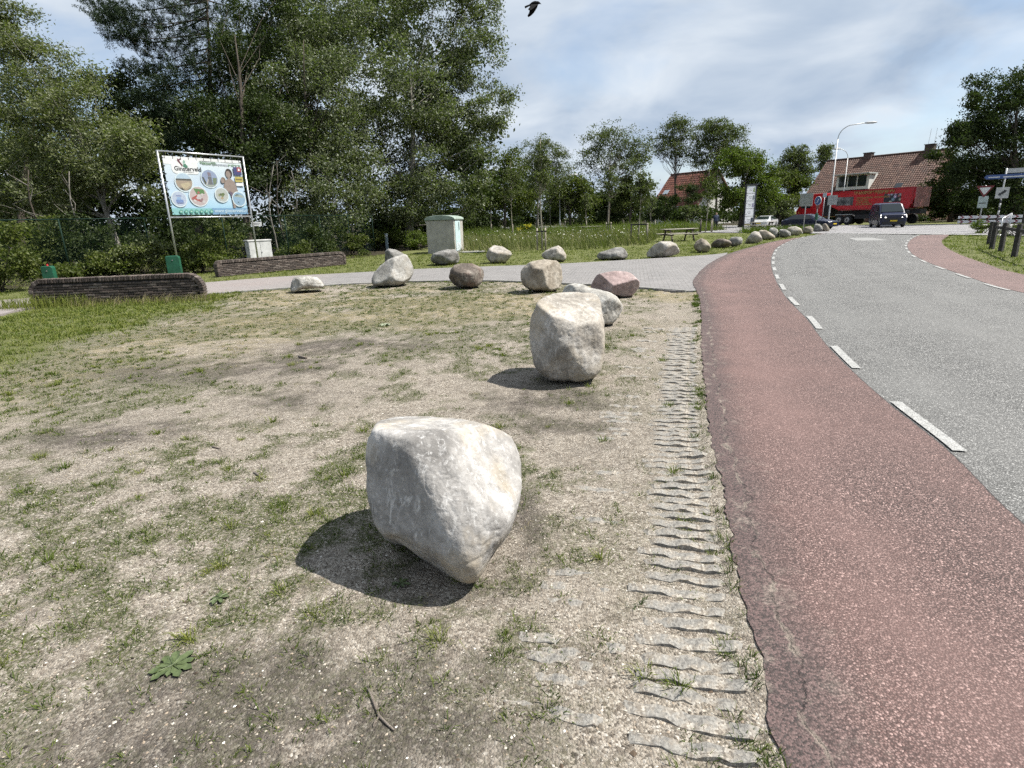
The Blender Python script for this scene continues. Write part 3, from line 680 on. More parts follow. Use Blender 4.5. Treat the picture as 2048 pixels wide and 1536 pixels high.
# verge lawn beyond the path and right-hand lawn
def acc_far(px, py):
    g, d, s_, l = fields(px, py); return l > 0.5
q = tufted([(-26, 12, 14, 32, 22, 0.7)], 6, lambda px, py: acc_far(px, py) & (py > np.interp(px, [q_[0] for q_ in PATH_F], [q_[1] for q_ in PATH_F])), 9, (0.05, 0.11), (0.0032, 0.006), 0.09, (0.2, 0.9))
grass_object('verge_grass', 'mown green verge between the brick path and the boulders', *q[:5], m_lawn, q[5], 1)
q = tufted([(11, 34, 12, 42, 16, 0.7)], 7, lambda px, py: px > np.interp(py, [q_[1] for q_ in R2_R], [q_[0] for q_ in R2_R]) + 0.05, 9, (0.05, 0.13), (0.004, 0.007), 0.10, (0.2, 0.9))
grass_object('roadside_grass', 'green grass on the right of the far cycle lane', *q[:5], m_lawn, q[5], 1)
q = tufted([(8, 26, 24, 46, 12, 0.7)], 8, lambda px, py: (px < np.interp(py, [q_[1] for q_ in RED_L], [q_[0] for q_ in RED_L]) - 0.05), 9, (0.05, 0.12), (0.004, 0.007), 0.11, (0.2, 0.9))
grass_object('picnic_grass', 'green grass around the picnic tables and boulder row', *q[:5], m_lawn, q[5], 1)

# stones and shell chips on the sand
def chips(n, x0, x1, y0, y1, s0, s1, name, label, mat, accept=None):
    px, py = RNG.uniform(x0, x1, n), y0 + (y1 - y0) * RNG.uniform(0, 1, n) ** 1.5
    ok = inview(px, py) & ~paved(px, py)
    if accept is not None: ok &= accept(px, py)
    px, py = px[ok], py[ok]; n = len(px)
    s = s0 + (s1 - s0) * RNG.uniform(0, 1, n) ** 3
    base = np.array([(1, 0, 0), (0, 1, 0), (-1, 0, 0), (0, -1, 0), (0, 0, 0.75), (0, 0, -0.6)])
    P_ = base[None] * (1 + RNG.uniform(-0.35, 0.35, (n, 6, 1))) * s[:, None, None] * np.stack([np.ones(n), RNG.uniform(0.5, 1, n), RNG.uniform(0.3, 0.7, n)], 1)[:, None, :]
    a = RNG.uniform(0, 6.28, n); ca, sa = np.cos(a)[:, None], np.sin(a)[:, None]
    X = P_[..., 0] * ca - P_[..., 1] * sa + px[:, None]; Y = P_[..., 0] * sa + P_[..., 1] * ca + py[:, None]
    Z = P_[..., 2] + (zground(px, py) + s * 0.15)[:, None]
    V = np.stack([X, Y, Z], -1).reshape(-1, 3); k = (np.arange(n) * 6)[:, None]
    F = np.concatenate([np.stack([k[:, 0] + a_, k[:, 0] + b_, k[:, 0] + c_], 1) for a_, b_, c_ in ((0, 1, 4), (1, 2, 4), (2, 3, 4), (3, 0, 4), (1, 0, 5), (2, 1, 5), (3, 2, 5), (0, 3, 5))])
    me = fast_mesh(name, V, F); attr(me, 'rnd', np.tile(RNG.uniform(0, 1, n), 8), 'FACE')
    return tag(link(name, me, mat), label, None, None, 'stuff')
t = NT('gravel_stones'); m_peb = t.pbr(t.ramp(t.attr('rnd'), [(0.0, (0.10, 0.08, 0.065)), (0.35, (0.27, 0.215, 0.16)), (0.75, (0.34, 0.295, 0.24)), (1.0, (0.47, 0.44, 0.39))]), 0.85)
chips(13000, -3.2, 1.5, 1.15, 4.8, 0.0022, 0.0075, 'gravel', 'fine gravel and shell chips strewn on the sand', m_peb)
t = NT('pale_chips'); m_chip = t.pbr(t.ramp(t.attr('rnd'), [(0.0, (0.42, 0.38, 0.32)), (1.0, (0.72, 0.70, 0.66))]), 0.7)
chips(700, -3.4, 1.5, 1.15, 5.0, 0.003, 0.008, 'shell_chips', 'white shell fragments scattered on the sand', m_chip)
t = NT('dark_litter'); m_lit = t.pbr(t.ramp(t.attr('rnd'), [(0.0, (0.02, 0.016, 0.012)), (1.0, (0.085, 0.06, 0.04))]), 0.9)
chips(1500, -6, 2.0, 1.15, 8.0, 0.003, 0.012, 'soil_crumbs', 'dark crumbs of soil and plant litter on the sand', m_lit)

# ================================================================== BOULDERS
def icosphere(level):
    import bmesh
    bm = bmesh.new(); bmesh.ops.create_icosphere(bm, subdivisions=level, radius=1.0)
    v = np.array([q.co[:] for q in bm.verts]); f = np.array([[q.index for q in p.verts] for p in bm.faces]); bm.free(); return v, f
ICO = {k: icosphere(k) for k in (4, 5, 6, 7)}
def rock(name, dark, mid, light, patch=None, streak=0.5, sc=3.0, tint=None):
    t = NT(name); c = t.coord('Object')
    n1 = t.noise(c, sc, 7, 0.65, 0.6); n2 = t.noise(c, sc * 6, 6, 0.7); n3 = t.noise(c, sc * 26, 4, 0.7)
    col = t.ramp(n1, [(0.33, dark), (0.48, mid), (0.64, light)])
    col = t.mix(t.ramp(n2, [(0.44, 0.0), (0.66, 0.75)]), col, tuple(q * 0.55 for q in mid))
    st = t.noise(t.coord('Object', (7, 7, 1.6)), 3.2, 5, 0.7, 1.2)
    col = t.mix(t.math('MULTIPLY', t.ramp(st, [(0.56, 0.0), (0.66, 1.0)]), streak), col, light)
    if patch is not None:
        pn = t.noise(c, sc * 0.75, 5, 0.6, 0.3); col = t.mix(t.math('MULTIPLY', t.ramp(pn, [(0.50, 0.0), (0.64, 1.0)]), 0.75), col, patch)
    sp = t.vor(c, sc * 40, out='Color'); ss = t.n('ShaderNodeSeparateColor'); t.l(sp, ss.inputs[0])
    col = t.mix(t.ramp(ss.outputs[0], [(0.82, 0.0), (0.96, 0.30)]), col, tuple(q * 0.42 for q in mid))
    col = t.mix(t.ramp(ss.outputs[1], [(0.88, 0.0), (0.98, 0.30)]), col, light)
    pits = t.vor(c, sc * 9, out='Distance')
    h = t.math('ADD', t.math('MULTIPLY', n2, 1.3), t.math('ADD', t.math('MULTIPLY', n3, 0.55), t.math('MULTIPLY', pits, 0.35)))
    return t.pbr(col, 0.88, 0, t.bump(h, 0.5, 0.012), 0.25)
RK = {
 'hero': rock('granite_white', (0.145, 0.138, 0.131), (0.300, 0.289, 0.276), (0.465, 0.458, 0.448), (0.335, 0.275, 0.185), 0.85, 2.0),
 'tan': rock('granite_tan', (0.125, 0.113, 0.098), (0.305, 0.280, 0.245), (0.50, 0.478, 0.445), (0.30, 0.26, 0.20), 0.7, 3.2),
 'white': rock('quartz_white', (0.115, 0.110, 0.098), (0.285, 0.275, 0.252), (0.47, 0.465, 0.445), (0.30, 0.275, 0.235), 0.7, 2.6),
 'pink': rock('granite_pink', (0.155, 0.118, 0.115), (0.31, 0.235, 0.225), (0.42, 0.345, 0.33), (0.20, 0.175, 0.17), 0.3, 2.2),
 'dark': rock('basalt_brown', (0.05, 0.042, 0.036), (0.115, 0.095, 0.080), (0.29, 0.262, 0.228), (0.135, 0.088, 0.072), 0.5, 2.6),
 'grey': rock('gneiss_grey', (0.070, 0.068, 0.064), (0.180, 0.176, 0.166), (0.38, 0.372, 0.355), (0.12, 0.11, 0.10), 0.6, 2.8),
 'beige': rock('sandstone_beige', (0.115, 0.098, 0.078), (0.262, 0.228, 0.184), (0.42, 0.385, 0.33), (0.20, 0.17, 0.13), 0.35, 2.4)}
def boulder(label, poly, off, sc, mat, lvl=5, depth=0.46, planes=(), rand=5, seed=0, p=2.6, rough=1.0, back=1.25, tilt=0.0, group='boulders lining the road and path', ybase=None):
    poly = np.array(poly, float) / sc + np.array(off, float)
    a = poly; b = np.roll(a, -1, 0); cr_ = a[:, 0] * b[:, 1] - b[:, 0] * a[:, 1]; A = cr_.sum() / 2
    cpx = ((a + b) * cr_[:, None]).sum(0) / (6 * A)
    c = ray(*cpx); low = poly[poly[:, 1].argmax()]
    if ybase is not None: low = np.array([low[0], ybase])
    W = -c / np.linalg.norm(c); U_ = np.cross((0, 0, 1.0), W); U_ /= np.linalg.norm(U_)
    W = W * math.cos(tilt) + np.cross(W, U_) * math.sin(tilt); V_ = np.cross(W, U_)          # a stone may lean back from the viewer
    rl = ray(*low); k = (c @ W) / (rl @ W); T = (CAMH + 0.012) / (-rl[2] * k)
    C = np.array([0, 0, CAMH]) + c * T
    uv = []
    for q in poly:
        r = ray(*q); P_ = np.array([0, 0, CAMH]) + r * T * (c @ W) / (r @ W) - C; uv.append((P_ @ U_, P_ @ V_))
    uv = np.array(uv); seg = np.concatenate([np.linspace(uv[i], uv[(i + 1) % len(uv)], 24, endpoint=False) for i in range(len(uv))])
    ph = np.arctan2(seg[:, 1], seg[:, 0]); rr_ = np.hypot(seg[:, 0], seg[:, 1]); o_ = np.argsort(ph); ph, rr_ = ph[o_], rr_[o_]
    grid = np.linspace(-np.pi, np.pi, 361); Rg = np.interp(grid, np.r_[ph - 2 * np.pi, ph, ph + 2 * np.pi], np.tile(rr_, 3))
    ker = np.hanning(13); ker /= ker.sum(); Rg = np.convolve(np.r_[Rg[-20:-1], Rg, Rg[1:20]], ker, 'same')[19:-19]
    D, F = ICO[lvl]; u, v, w = D[:, 0], D[:, 1], D[:, 2]; phi = np.arctan2(v, u); rho = np.hypot(u, v)
    width = uv[:, 0].max() - uv[:, 0].min(); hgt_ = uv[:, 1].max() - uv[:, 1].min(); Dp = depth * width; R0 = (width + hgt_) / 4
    s1 = D * 1.7 + seed * 3.1; s2 = D * 5 + seed; s3 = D * 17 + seed
    dn = (fbm(s1, seed, 3) - 0.5) * 0.12 + (fbm(s2, seed + 5, 3, 0.6) - 0.5) * 0.045 + (fbm(s3, seed + 9, 3, 0.65) - 0.5) * 0.018
    cell = fbm(s2 * 0.8 + 9, seed + 21, 2); dn -= 0.012 * np.exp(-((cell - 0.5) / 0.015) ** 2)     # thin creases
    # wanted outline, as pixel radius by direction around the centre
    spx = np.concatenate([np.linspace(poly[i], poly[(i + 1) % len(poly)], 24, endpoint=False) for i in range(len(poly))]) - cpx
    wa = np.arctan2(-spx[:, 1], spx[:, 0]); wr = np.hypot(spx[:, 0], spx[:, 1]); oo = np.argsort(wa); want = np.interp(grid, np.r_[wa[oo] - 2 * np.pi, wa[oo], wa[oo] + 2 * np.pi], np.tile(wr[oo], 3))
    Rg0 = Rg.copy()
    for it in range(4):
        rs = np.random.default_rng(1000 + seed)
        R = np.interp(phi, grid, Rg); inv = (rho / R) ** p + (np.abs(w) / np.where(w < 0, Dp * back, Dp)) ** p; r = inv ** (-1 / p)
        pls = [(np.array(n_, float) / np.linalg.norm(n_), d_ * R0) for n_, d_ in planes]
        for _ in range(rand):
            n_ = rs.normal(0, 1, 3); n_[2] = abs(n_[2]) + 0.25; n_ /= np.linalg.norm(n_)
            if abs(n_[2]) < 0.4: continue
            ref = (max(1e-6, (math.hypot(n_[0], n_[1]) / np.interp(math.atan2(n_[1], n_[0]), grid, Rg0)) ** p + (abs(n_[2]) / Dp) ** p)) ** (-1 / p)
            pls.append((n_, ref * rs.uniform(0.84, 0.96)))
        q = 36.0; acc = (1 / r) ** q
        for n_, d_ in pls: acc = acc + (np.maximum(D @ n_, 0) / d_) ** q
        X = D * (acc ** (-1 / q) * (1 + dn * rough))[:, None]
        pts = C + X[:, :1] * U_ + X[:, 1:2] * V_ + X[:, 2:] * W
        vv = pts - np.array([0, 0, CAMH]); dep = vv @ _F; qx = CX + FPX * (vv @ _R) / dep - cpx[0]; qy = CY - FPX * (vv @ _U) / dep - cpx[1]
        ga = np.arctan2(-qy, qx); gr = np.hypot(qx, qy); nb_ = 60; bi = ((ga + np.pi) / (2 * np.pi) * nb_).astype(int) % nb_
        mx_ = np.zeros(nb_); np.maximum.at(mx_, bi, gr);  bc = -np.pi + (np.arange(nb_) + 0.5) * 2 * np.pi / nb_
        ratio = np.interp(bc, grid, want) / np.maximum(mx_, 1e-6); ratio = np.clip(ratio, 0.88, 1.12); ratio = (np.roll(ratio, 2) + 2 * np.roll(ratio, 1) + 3 * ratio + 2 * np.roll(ratio, -1) + np.roll(ratio, -2)) / 9
        Rg = Rg * np.interp(grid, np.r_[bc - 2 * np.pi, bc, bc + 2 * np.pi], np.tile(ratio, 3))
    base = np.array([C[0], C[1], 0.0])
    o = place('boulder', pts, F, mat, base=base, smooth=True)
    return tag(o, label, 'boulder', group)
c1 = ((560, 780), 3.012)
boulder('large pale boulder tapering to a point, nearest of all on the sand', [(700, 135), (850, 140), (1030, 158), (1200, 185), (1330, 240), (1420, 310), (1455, 420), (1462, 560), (1440, 700), (1390, 850), (1300, 990), (1200, 1140), (1140, 1190), (1060, 1168), (985, 1120), (900, 1050), (800, 985), (690, 920), (620, 888), (570, 820), (545, 720), (520, 640), (520, 520), (500, 420), (507, 320), (560, 240), (620, 170)], *c1, RK['hero'], 7, 0.40,
        planes=[((-0.62, -0.25, 0.74), 0.68), ((0.60, 0.20, 0.77), 0.70), ((0.05, 0.88, 0.45), 0.76), ((0.85, 0.1, 0.45), 0.86)], rand=3, seed=3, p=3.0, rough=0.6, back=1.6, tilt=0.22)
c2 = ((940, 520), 5.39)
boulder('tall blocky tan boulder behind the nearest one, dark left face', [(735, 445), (800, 390), (900, 360), (1000, 345), (1170, 345), (1300, 345), (1370, 365), (1410, 440), (1428, 520), (1450, 640), (1456, 800), (1452, 980), (1442, 1100), (1420, 1180), (1370, 1250), (1250, 1325), (1180, 1338), (1000, 1332), (870, 1310), (760, 1240), (690, 1150), (655, 1000), (640, 850), (640, 700), (660, 600), (690, 520), (708, 480)], *c2, RK['tan'], 6, 0.46,
        planes=[((-0.66, -0.04, 0.75), 0.70), ((0.46, -0.20, 0.86), 0.74), ((0.15, 0.72, 0.67), 0.64), ((0.9, 0.15, 0.4), 0.84), ((-0.1, -0.65, 0.75), 0.86)], rand=3, seed=8, p=4.0, rough=1.1, back=1.3, tilt=0.18)
boulder('whitish humped boulder half hidden behind the tall blocky one', [(985, 360), (1020, 290), (1060, 255), (1130, 245), (1210, 250), (1270, 280), (1320, 302), (1420, 320), (1520, 345), (1590, 390), (1630, 450), (1650, 510), (1640, 550), (1612, 600), (1560, 675), (1510, 702), (1400, 704), (1200, 695), (1050, 620), (990, 480)], *c2, RK['white'], 6, 0.40, rand=5, seed=12, p=3.0)
boulder('pinkish wedge boulder at the edge of the brick path', [(1292, 285), (1335, 200), (1370, 150), (1450, 130), (1560, 118), (1680, 120), (1740, 140), (1800, 190), (1832, 230), (1828, 290), (1790, 345), (1740, 392), (1640, 402), (1580, 385), (1480, 350), (1400, 330), (1310, 318)], *c2, RK['pink'], 6, 0.42,
        planes=[((0.1, 0.72, 0.68), 0.55), ((-0.66, -0.1, 0.74), 0.82), ((0.45, -0.4, 0.8), 0.72)], rand=2, seed=15, p=3.2)
boulder('round beige boulder with a flat bright right side, by the path', [(545, 120), (580, 70), (640, 20), (700, 5), (800, -10), (930, 0), (970, 40), (990, 100), (1000, 200), (985, 260), (950, 310), (880, 342), (780, 337), (680, 332), (620, 315), (570, 270), (545, 200)], *c2, RK['beige'], 6, 0.46,
        planes=[((0.72, 0.1, 0.68), 0.74), ((0, 0.85, 0.5), 0.80)], rand=3, seed=19, p=3.0)
c4 = ((540, 420), 3.657)
boulder('dark brown rounded boulder on the near side of the path', [(1305, 495), (1318, 440), (1345, 402), (1400, 388), (1480, 390), (1530, 410), (1562, 440), (1566, 480), (1552, 530), (1520, 560), (1450, 569), (1370, 562), (1335, 540)], *c4, RK['dark'], 6, 0.46, planes=[((0.05, 0.8, 0.55), 0.74)], rand=5, seed=23, p=2.8)
boulder('big white leaning boulder with a smooth face on the near grass', [(739, 505), (760, 455), (800, 410), (860, 365), (920, 335), (980, 319), (1005, 330), (1030, 375), (1049, 420), (1051, 460), (1030, 505), (990, 540), (920, 560), (820, 563), (760, 556), (742, 535)], *c4, RK['white'], 6, 0.44, planes=[((0.45, 0.2, 0.86), 0.78), ((-0.5, 0.45, 0.74), 0.74)], rand=2, seed=27, p=2.8, rough=0.7)
boulder('small white arch shaped boulder on the grass, leftmost of all', [(203, 1010), (215, 930), (240, 840), (280, 770), (350, 740), (500, 736), (650, 742), (770, 750), (830, 800), (882, 870), (912, 940), (892, 992), (780, 1003), (640, 998), (480, 1010), (400, 1032), (370, 1062), (290, 1078), (228, 1062)], (560, 480), 10.24, RK['white'], 6, 0.40, rand=6, seed=31, p=3.2, rough=1.5)
boulder('pointed grey boulder peeping out behind the big white leaning one', [(838, 375), (843, 300), (866, 279), (920, 290), (972, 315), (1000, 345), (1000, 388), (920, 395), (848, 392)], *c4, RK['grey'], 5, 0.5, rand=5, seed=35)
boulder('flat topped pale grey boulder in front of the grey utility hut', [(1171, 360), (1185, 320), (1230, 303), (1290, 288), (1350, 285), (1376, 310), (1387, 350), (1381, 387), (1340, 399), (1230, 399), (1188, 390)], *c4, RK['grey'], 5, 0.45, rand=6, seed=39, p=3.0)
boulder('rounded boulder with bright top, alone right of the utility hut', [(1578, 330), (1600, 280), (1640, 256), (1700, 267), (1760, 300), (1772, 325), (1752, 357), (1720, 388), (1620, 390), (1588, 360)], *c4, RK['tan'], 5, 0.45, planes=[((0, 0.8, 0.55), 0.72)], rand=4, seed=43)
c5 = ((960, 420), 4.096)
boulder('tan wedge boulder behind the round beige one, across the path', [(503, 362), (530, 335), (580, 310), (640, 289), (672, 310), (707, 360), (707, 395), (690, 422), (640, 420), (540, 410), (510, 390)], *c5, RK['tan'], 5, 0.45, rand=5, seed=47, p=3.0)
boulder('low grey loaf shaped boulder on the far edge of the path', [(953, 375), (975, 345), (1050, 325), (1110, 305), (1160, 302), (1195, 325), (1212, 365), (1202, 402), (1080, 408), (968, 408)], *c5, RK['grey'], 5, 0.36, rand=6, seed=51, p=3.0)
boulder('wide pale boulder with dark left side before the near picnic table', [(1361, 355), (1380, 325), (1430, 280), (1480, 257), (1560, 254), (1610, 275), (1632, 320), (1639, 355), (1580, 377), (1480, 388), (1400, 391), (1365, 388)], *c5, RK['tan'], 5, 0.40, planes=[((-0.7, 0.1, 0.7), 0.72)], rand=4, seed=55, p=3.0)
boulder('egg shaped beige boulder right of the near picnic table', [(1751, 290), (1770, 255), (1815, 229), (1850, 245), (1886, 280), (1892, 310), (1870, 345), (1790, 347), (1758, 325)], *c5, RK['beige'], 5, 0.46, rand=4, seed=59)
c3 = ((1380, 360), 11.378)
boulder('dark low boulder beside the egg shaped beige one', [(468, 1470), (540, 1390), (640, 1333), (800, 1335), (900, 1370), (948, 1430), (922, 1510), (800, 1545), (500, 1545)], *c3, RK['dark'], 4, 0.45, rand=5, seed=63, p=3.0)
boulder('pale grey rounded boulder just right of the dark low one', [(868, 1370), (950, 1300), (1050, 1288), (1170, 1298), (1202, 1350), (1182, 1450), (1100, 1492), (960, 1524), (900, 1480)], *c3, RK['grey'], 4, 0.45, rand=4, seed=67)
boulder('brown wedge boulder with a pointed top, left of the sign pillar row', [(1238, 1430), (1300, 1320), (1400, 1200), (1470, 1163), (1570, 1180), (1632, 1290), (1652, 1385), (1560, 1425), (1380, 1445)], *c3, RK['tan'], 4, 0.45, rand=5, seed=71, p=3.2)
boulder('cream boulder with a bright flat top behind the brown wedge', [(1540, 1185), (1600, 1138), (1720, 1136), (1820, 1188), (1930, 1268), (1942, 1335), (1800, 1358), (1660, 1364), (1600, 1290)], *c3, RK['beige'], 4, 0.45, rand=5, seed=75, p=3.0)
boulder('white upright boulder beyond the cream flat topped one', [(1788, 1140), (1840, 1088), (1910, 1078), (1990, 1120), (2027, 1200), (2032, 1305), (1950, 1316), (1850, 1250)], *c3, RK['white'], 4, 0.45, rand=4, seed=79)
c6 = ((1440, 230), 3.368)
boulder('small grey boulder in weeds right of the white upright one', [(398, 775), (412, 768), (445, 770), (477, 790), (476, 816), (430, 827), (400, 822)], *c6, RK['grey'], 4, 0.45, rand=4, seed=83)
boulder('broad brown boulder left of the sign pole with the square plate', [(448, 764), (475, 753), (510, 749), (550, 765), (556, 792), (530, 811), (480, 812), (466, 790)], *c6, RK['tan'], 4, 0.45, rand=5, seed=87, p=3.0)
boulder('low pale boulder right of the sign pole with the square plate', [(554, 778), (570, 755), (610, 747), (628, 765), (626, 791), (590, 799), (557, 797)], *c6, RK['beige'], 4, 0.45, rand=4, seed=91)
z1 = ((1580, 370), 14.63)
boulder('dark rounded boulder under the blue round sign', [(688, 1235), (730, 1150), (790, 1128), (880, 1158), (940, 1210), (967, 1290), (930, 1355), (810, 1370), (700, 1374)], *z1, RK['grey'], 4, 0.45, rand=4, seed=95)
boulder('triangular pale boulder, last of the row at the junction', [(928, 1185), (1020, 1118), (1060, 1128), (1110, 1200), (1163, 1290), (1130, 1355), (1040, 1362), (940, 1356)], *z1, RK['beige'], 4, 0.45, rand=5, seed=99, p=3.2)

# ================================================================== VEGETATION
LEAF = {
 'poplar': leafmat('poplar_leaves', (0.022, 0.034, 0.010), (0.112, 0.130, 0.044), 0.38, 0.028, under=(0.135, 0.150, 0.095)),
 'willow': leafmat('willow_leaves', (0.030, 0.044, 0.012), (0.150, 0.164, 0.052), 0.40, 0.024, under=(0.14, 0.155, 0.080)),
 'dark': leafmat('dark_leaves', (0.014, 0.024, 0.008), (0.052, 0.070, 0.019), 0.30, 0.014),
 'shrub': leafmat('shrub_leaves', (0.028, 0.044, 0.011), (0.115, 0.132, 0.034), 0.36, 0.012),
 'bright': leafmat('bright_leaves', (0.040, 0.064, 0.012), (0.120, 0.150, 0.030), 0.38, 0.012),
 'airy': leafmat('airy_leaves', (0.045, 0.056, 0.028), (0.130, 0.148, 0.068), 0.38, 0.012),
 'pine': leafmat('pine_needles', (0.010, 0.020, 0.010), (0.030, 0.046, 0.022), 0.10, 0.012),
 'meadow': leafmat('meadow_grass', (0.060, 0.080, 0.024), (0.135, 0.142, 0.056), 0.30, 0.01),
 'yellow': leafmat('yellow_flowers', (0.42, 0.36, 0.02), (0.60, 0.52, 0.05), 0.2, 0.03),
}
BARK = {'grey': bark('bark_grey', (0.10, 0.092, 0.078), (0.235, 0.222, 0.195)), 'dark': bark('bark_dark', (0.030, 0.025, 0.020), (0.085, 0.072, 0.058)), 'pale': bark('bark_pale', (0.17, 0.155, 0.125), (0.31, 0.29, 0.24))}
def unit(v): return v / (np.linalg.norm(v, axis=-1, keepdims=True) + 1e-9)
def leaf_faces(P_, L, W, flat=0.0, dirv=None):
    """rhombic leaves around the points P_ (N,3)"""
    N = len(P_); a = unit(RNG.normal(0, 1, (N, 3)))
    if dirv is not None: a = unit(a + np.array(dirv))
    b = unit(np.cross(a, unit(RNG.normal(0, 1, (N, 3)) + np.array([0, 0, flat]))))
    L = L[:, None] / 2; W = W[:, None] / 2
    V = np.stack([P_ - a * L, P_ + b * W - a * L * 0.1, P_ + a * L, P_ - b * W - a * L * 0.1], 1).reshape(-1, 3)
    return V, np.arange(N * 4).reshape(N, 4)
def crown_points(lobes, n_clump, per, rc, shell=0.42, squash=1.0, seed=0, cl=13):
    """lobes: (center(3), radii(3)); returns leaf points, clump centres, clump tone"""
    vol = np.array([np.prod(l[1]) ** 0.72 for l in lobes]); nb_ = max(len(lobes) * 2, n_clump // cl); pick = RNG.choice(len(lobes), nb_, p=vol / vol.sum())
    d = unit(RNG.normal(0, 1, (nb_, 3))); r = RNG.uniform(0, 1, nb_) ** shell
    c = np.array([lobes[k][0] for k in pick]); R = np.array([lobes[k][1] for k in pick])
    rag = 0.72 + 0.5 * fbm(d * 2.6 + pick[:, None] * 5.7 + seed, seed + 3, 3, 0.6)
    BC = c + d * R * (r * rag)[:, None]; br = (0.20 + 0.16 * RNG.uniform(0, 1, nb_))[:, None] * np.minimum(R, R.mean(1, keepdims=True)) + rc * 0.4
    bi = RNG.integers(0, nb_, n_clump)
    C = BC[bi] + unit(RNG.normal(0, 1, (n_clump, 3))) * br[bi] * (RNG.uniform(0, 1, n_clump) ** 0.45)[:, None] * np.array([1, 1, 0.7])
    btone = RNG.uniform(0, 1, nb_)
    cnt = np.maximum(3, RNG.poisson(per, n_clump)); idx = np.repeat(np.arange(n_clump), cnt); size = RNG.uniform(0.6, 1.4, n_clump)
    P_ = C[idx] + RNG.normal(0, 1, (len(idx), 3)) * (rc * size[idx])[:, None] * np.array([0.52, 0.52, 0.36 * squash])
    tone = (0.55 * btone[bi] + 0.45 * RNG.uniform(0, 1, n_clump))[idx]
    return P_, C, tone
def make_crown(name, lobes, n_clump, per, rc, leaf, mat, parent, wl=0.55, shell=0.42, flat=0.2, dirv=None, seed=0, zmin=0.15, cl=13):
    P_, C, tone = crown_points(lobes, n_clump, per, rc, shell, 1.0, seed, cl)
    ok = P_[:, 2] > zmin; P_, tone = P_[ok], tone[ok]; n = len(P_)
    L = leaf * RNG.uniform(0.7, 1.35, n); V, F = leaf_faces(P_, L, L * wl, flat, dirv)
    o = place(name, V, F, mat, parent); attr(o.data, 'rnd', np.clip(tone * 0.6 + RNG.uniform(-0.1, 0.5, n), 0, 1), 'FACE')
    return o, C
def lobes_px(spec, zc):
    """(px, py, rx_px, ry_px[, dz]) -> world ellipsoids at camera depth zc"""
    out = []
    for q in spec:
        z = zc + (q[4] if len(q) > 4 else 0); k = z / FPX
        out.append((wp(q[0], q[1], z), np.array([q[2] * k, max(q[2] * k * 0.75, 0.8), q[3] * k])))
    return out
def trunk_mesh(base, top, r0, limbs, mat, parent, wig=0.25, n=7, forks=()):
    mb = MB(); base = np.array(base, float); top = np.array(top, float); pts = []; rad = []
    for k in range(9):
        t_ = k / 8; p_ = base * (1 - t_) + top * t_ + np.array([math.sin(t_ * 5 + base[0]) * wig * t_, math.cos(t_ * 4 + base[1]) * wig * t_, 0]); pts.append(p_); rad.append(r0 * (1 - 0.93 * t_) + 0.008)
    pts[0] = pts[0] - np.array([0, 0, 0.25]); rad[0] *= 1.25
    mb.tube(pts, rad, 9)
    for tgt, t0, r_ in limbs:
        k = t0 * 8; i_ = min(int(k), 7); s0 = pts[i_] + (pts[i_ + 1] - pts[i_]) * (k - i_); tgt = np.array(tgt, float)
        mid = s0 * 0.5 + tgt * 0.5 + np.array([0, 0, -0.06]) * np.linalg.norm(tgt - s0) + np.array([random.uniform(-1, 1), random.uniform(-1, 1), random.uniform(-0.5, 0.8)]) * 0.08 * np.linalg.norm(tgt - s0)
        mb.tube([s0, s0 * 0.7 + mid * 0.35 - s0 * 0.05, mid, mid * 0.4 + tgt * 0.6, tgt], [r_, r_ * 0.85, r_ * 0.6, r_ * 0.4, r_ * 0.15], 5, False)
    return mb.build('trunk', mat, parent, True)
def tree(name, label, px, zc, spec, n_clump, per, rc, leaf, mat, brk, r0=0.18, n_limb=26, topf=0.86, group=None, cat='tree', wl=0.55, shell=0.42, dirv=None, base=None, limb_r=0.045, wig=0.25, seed=0, lean=0.0, flat=0.2, cl=13):
    b = ground_at(px, zc) if base is None else np.array(base, float)
    root = thing(name, label, cat, b, group)
    L = lobes_px(spec, zc)
    o, C = make_crown('crown', L, n_clump, per, rc, leaf, LEAF[mat], root, wl, shell, flat, dirv, seed, 0.15, cl)
    zt = max(q[0][2] + q[1][2] * topf for q in L); cen = np.mean([q[0] for q in L], 0)
    top = np.array([b[0] * 0.5 + cen[0] * 0.5 + lean, b[1] * 0.5 + cen[1] * 0.5, min(zt * topf * 0.9, 11.5)])
    pick = RNG.choice(len(C), min(n_limb, len(C)), replace=False); limbs = []
    for k in pick:
        hfrac = np.clip((C[k][2] / max(top[2], 0.1)) * 0.62, 0.12, 0.92); limbs.append((C[k], float(hfrac), limb_r * random.uniform(0.5, 1.2) * (1.1 - 0.6 * hfrac)))
    trunk_mesh(b, top, r0, limbs, BARK[brk], root, wig)
    return root
# ---- the wood on the left
tree('poplar_tree', 'tall grey poplar with glinting leaves behind the utility hut', 818, 39, [(735, 40, 150, 120, 1), (880, 60, 120, 120, 0), (955, 150, 85, 90, 0), (985, 235, 60, 60, -1), (800, 190, 140, 100, -2), (930, 300, 90, 70, -1), (720, 250, 110, 80, -2), (850, 370, 130, 70, -2), (760, 400, 90, 60, -2), (940, 395, 60, 55, -1), (960, 20, 60, 70, 0), (880, 210, 80, 70, 1), (920, 235, 70, 60, 0), (830, 300, 90, 70, 0)], 3750, 28, 0.46, 0.152, 'poplar', 'grey', 0.30, 60, 0.9, 'trees of the wood on the left', seed=1, limb_r=0.06)
tree('poplar_tree', 'poplar in the middle of the wood, right of the billboard', 640, 34, [(640, 60, 110, 110, 2), (600, 180, 100, 90, 0), (660, 200, 80, 100, -1), (600, 320, 110, 90, -1), (690, 330, 80, 80, -1), (640, 420, 100, 60, -2)], 2500, 27, 0.45, 0.135, 'poplar', 'dark', 0.16, 40, 0.9, 'trees of the wood on the left', seed=2)
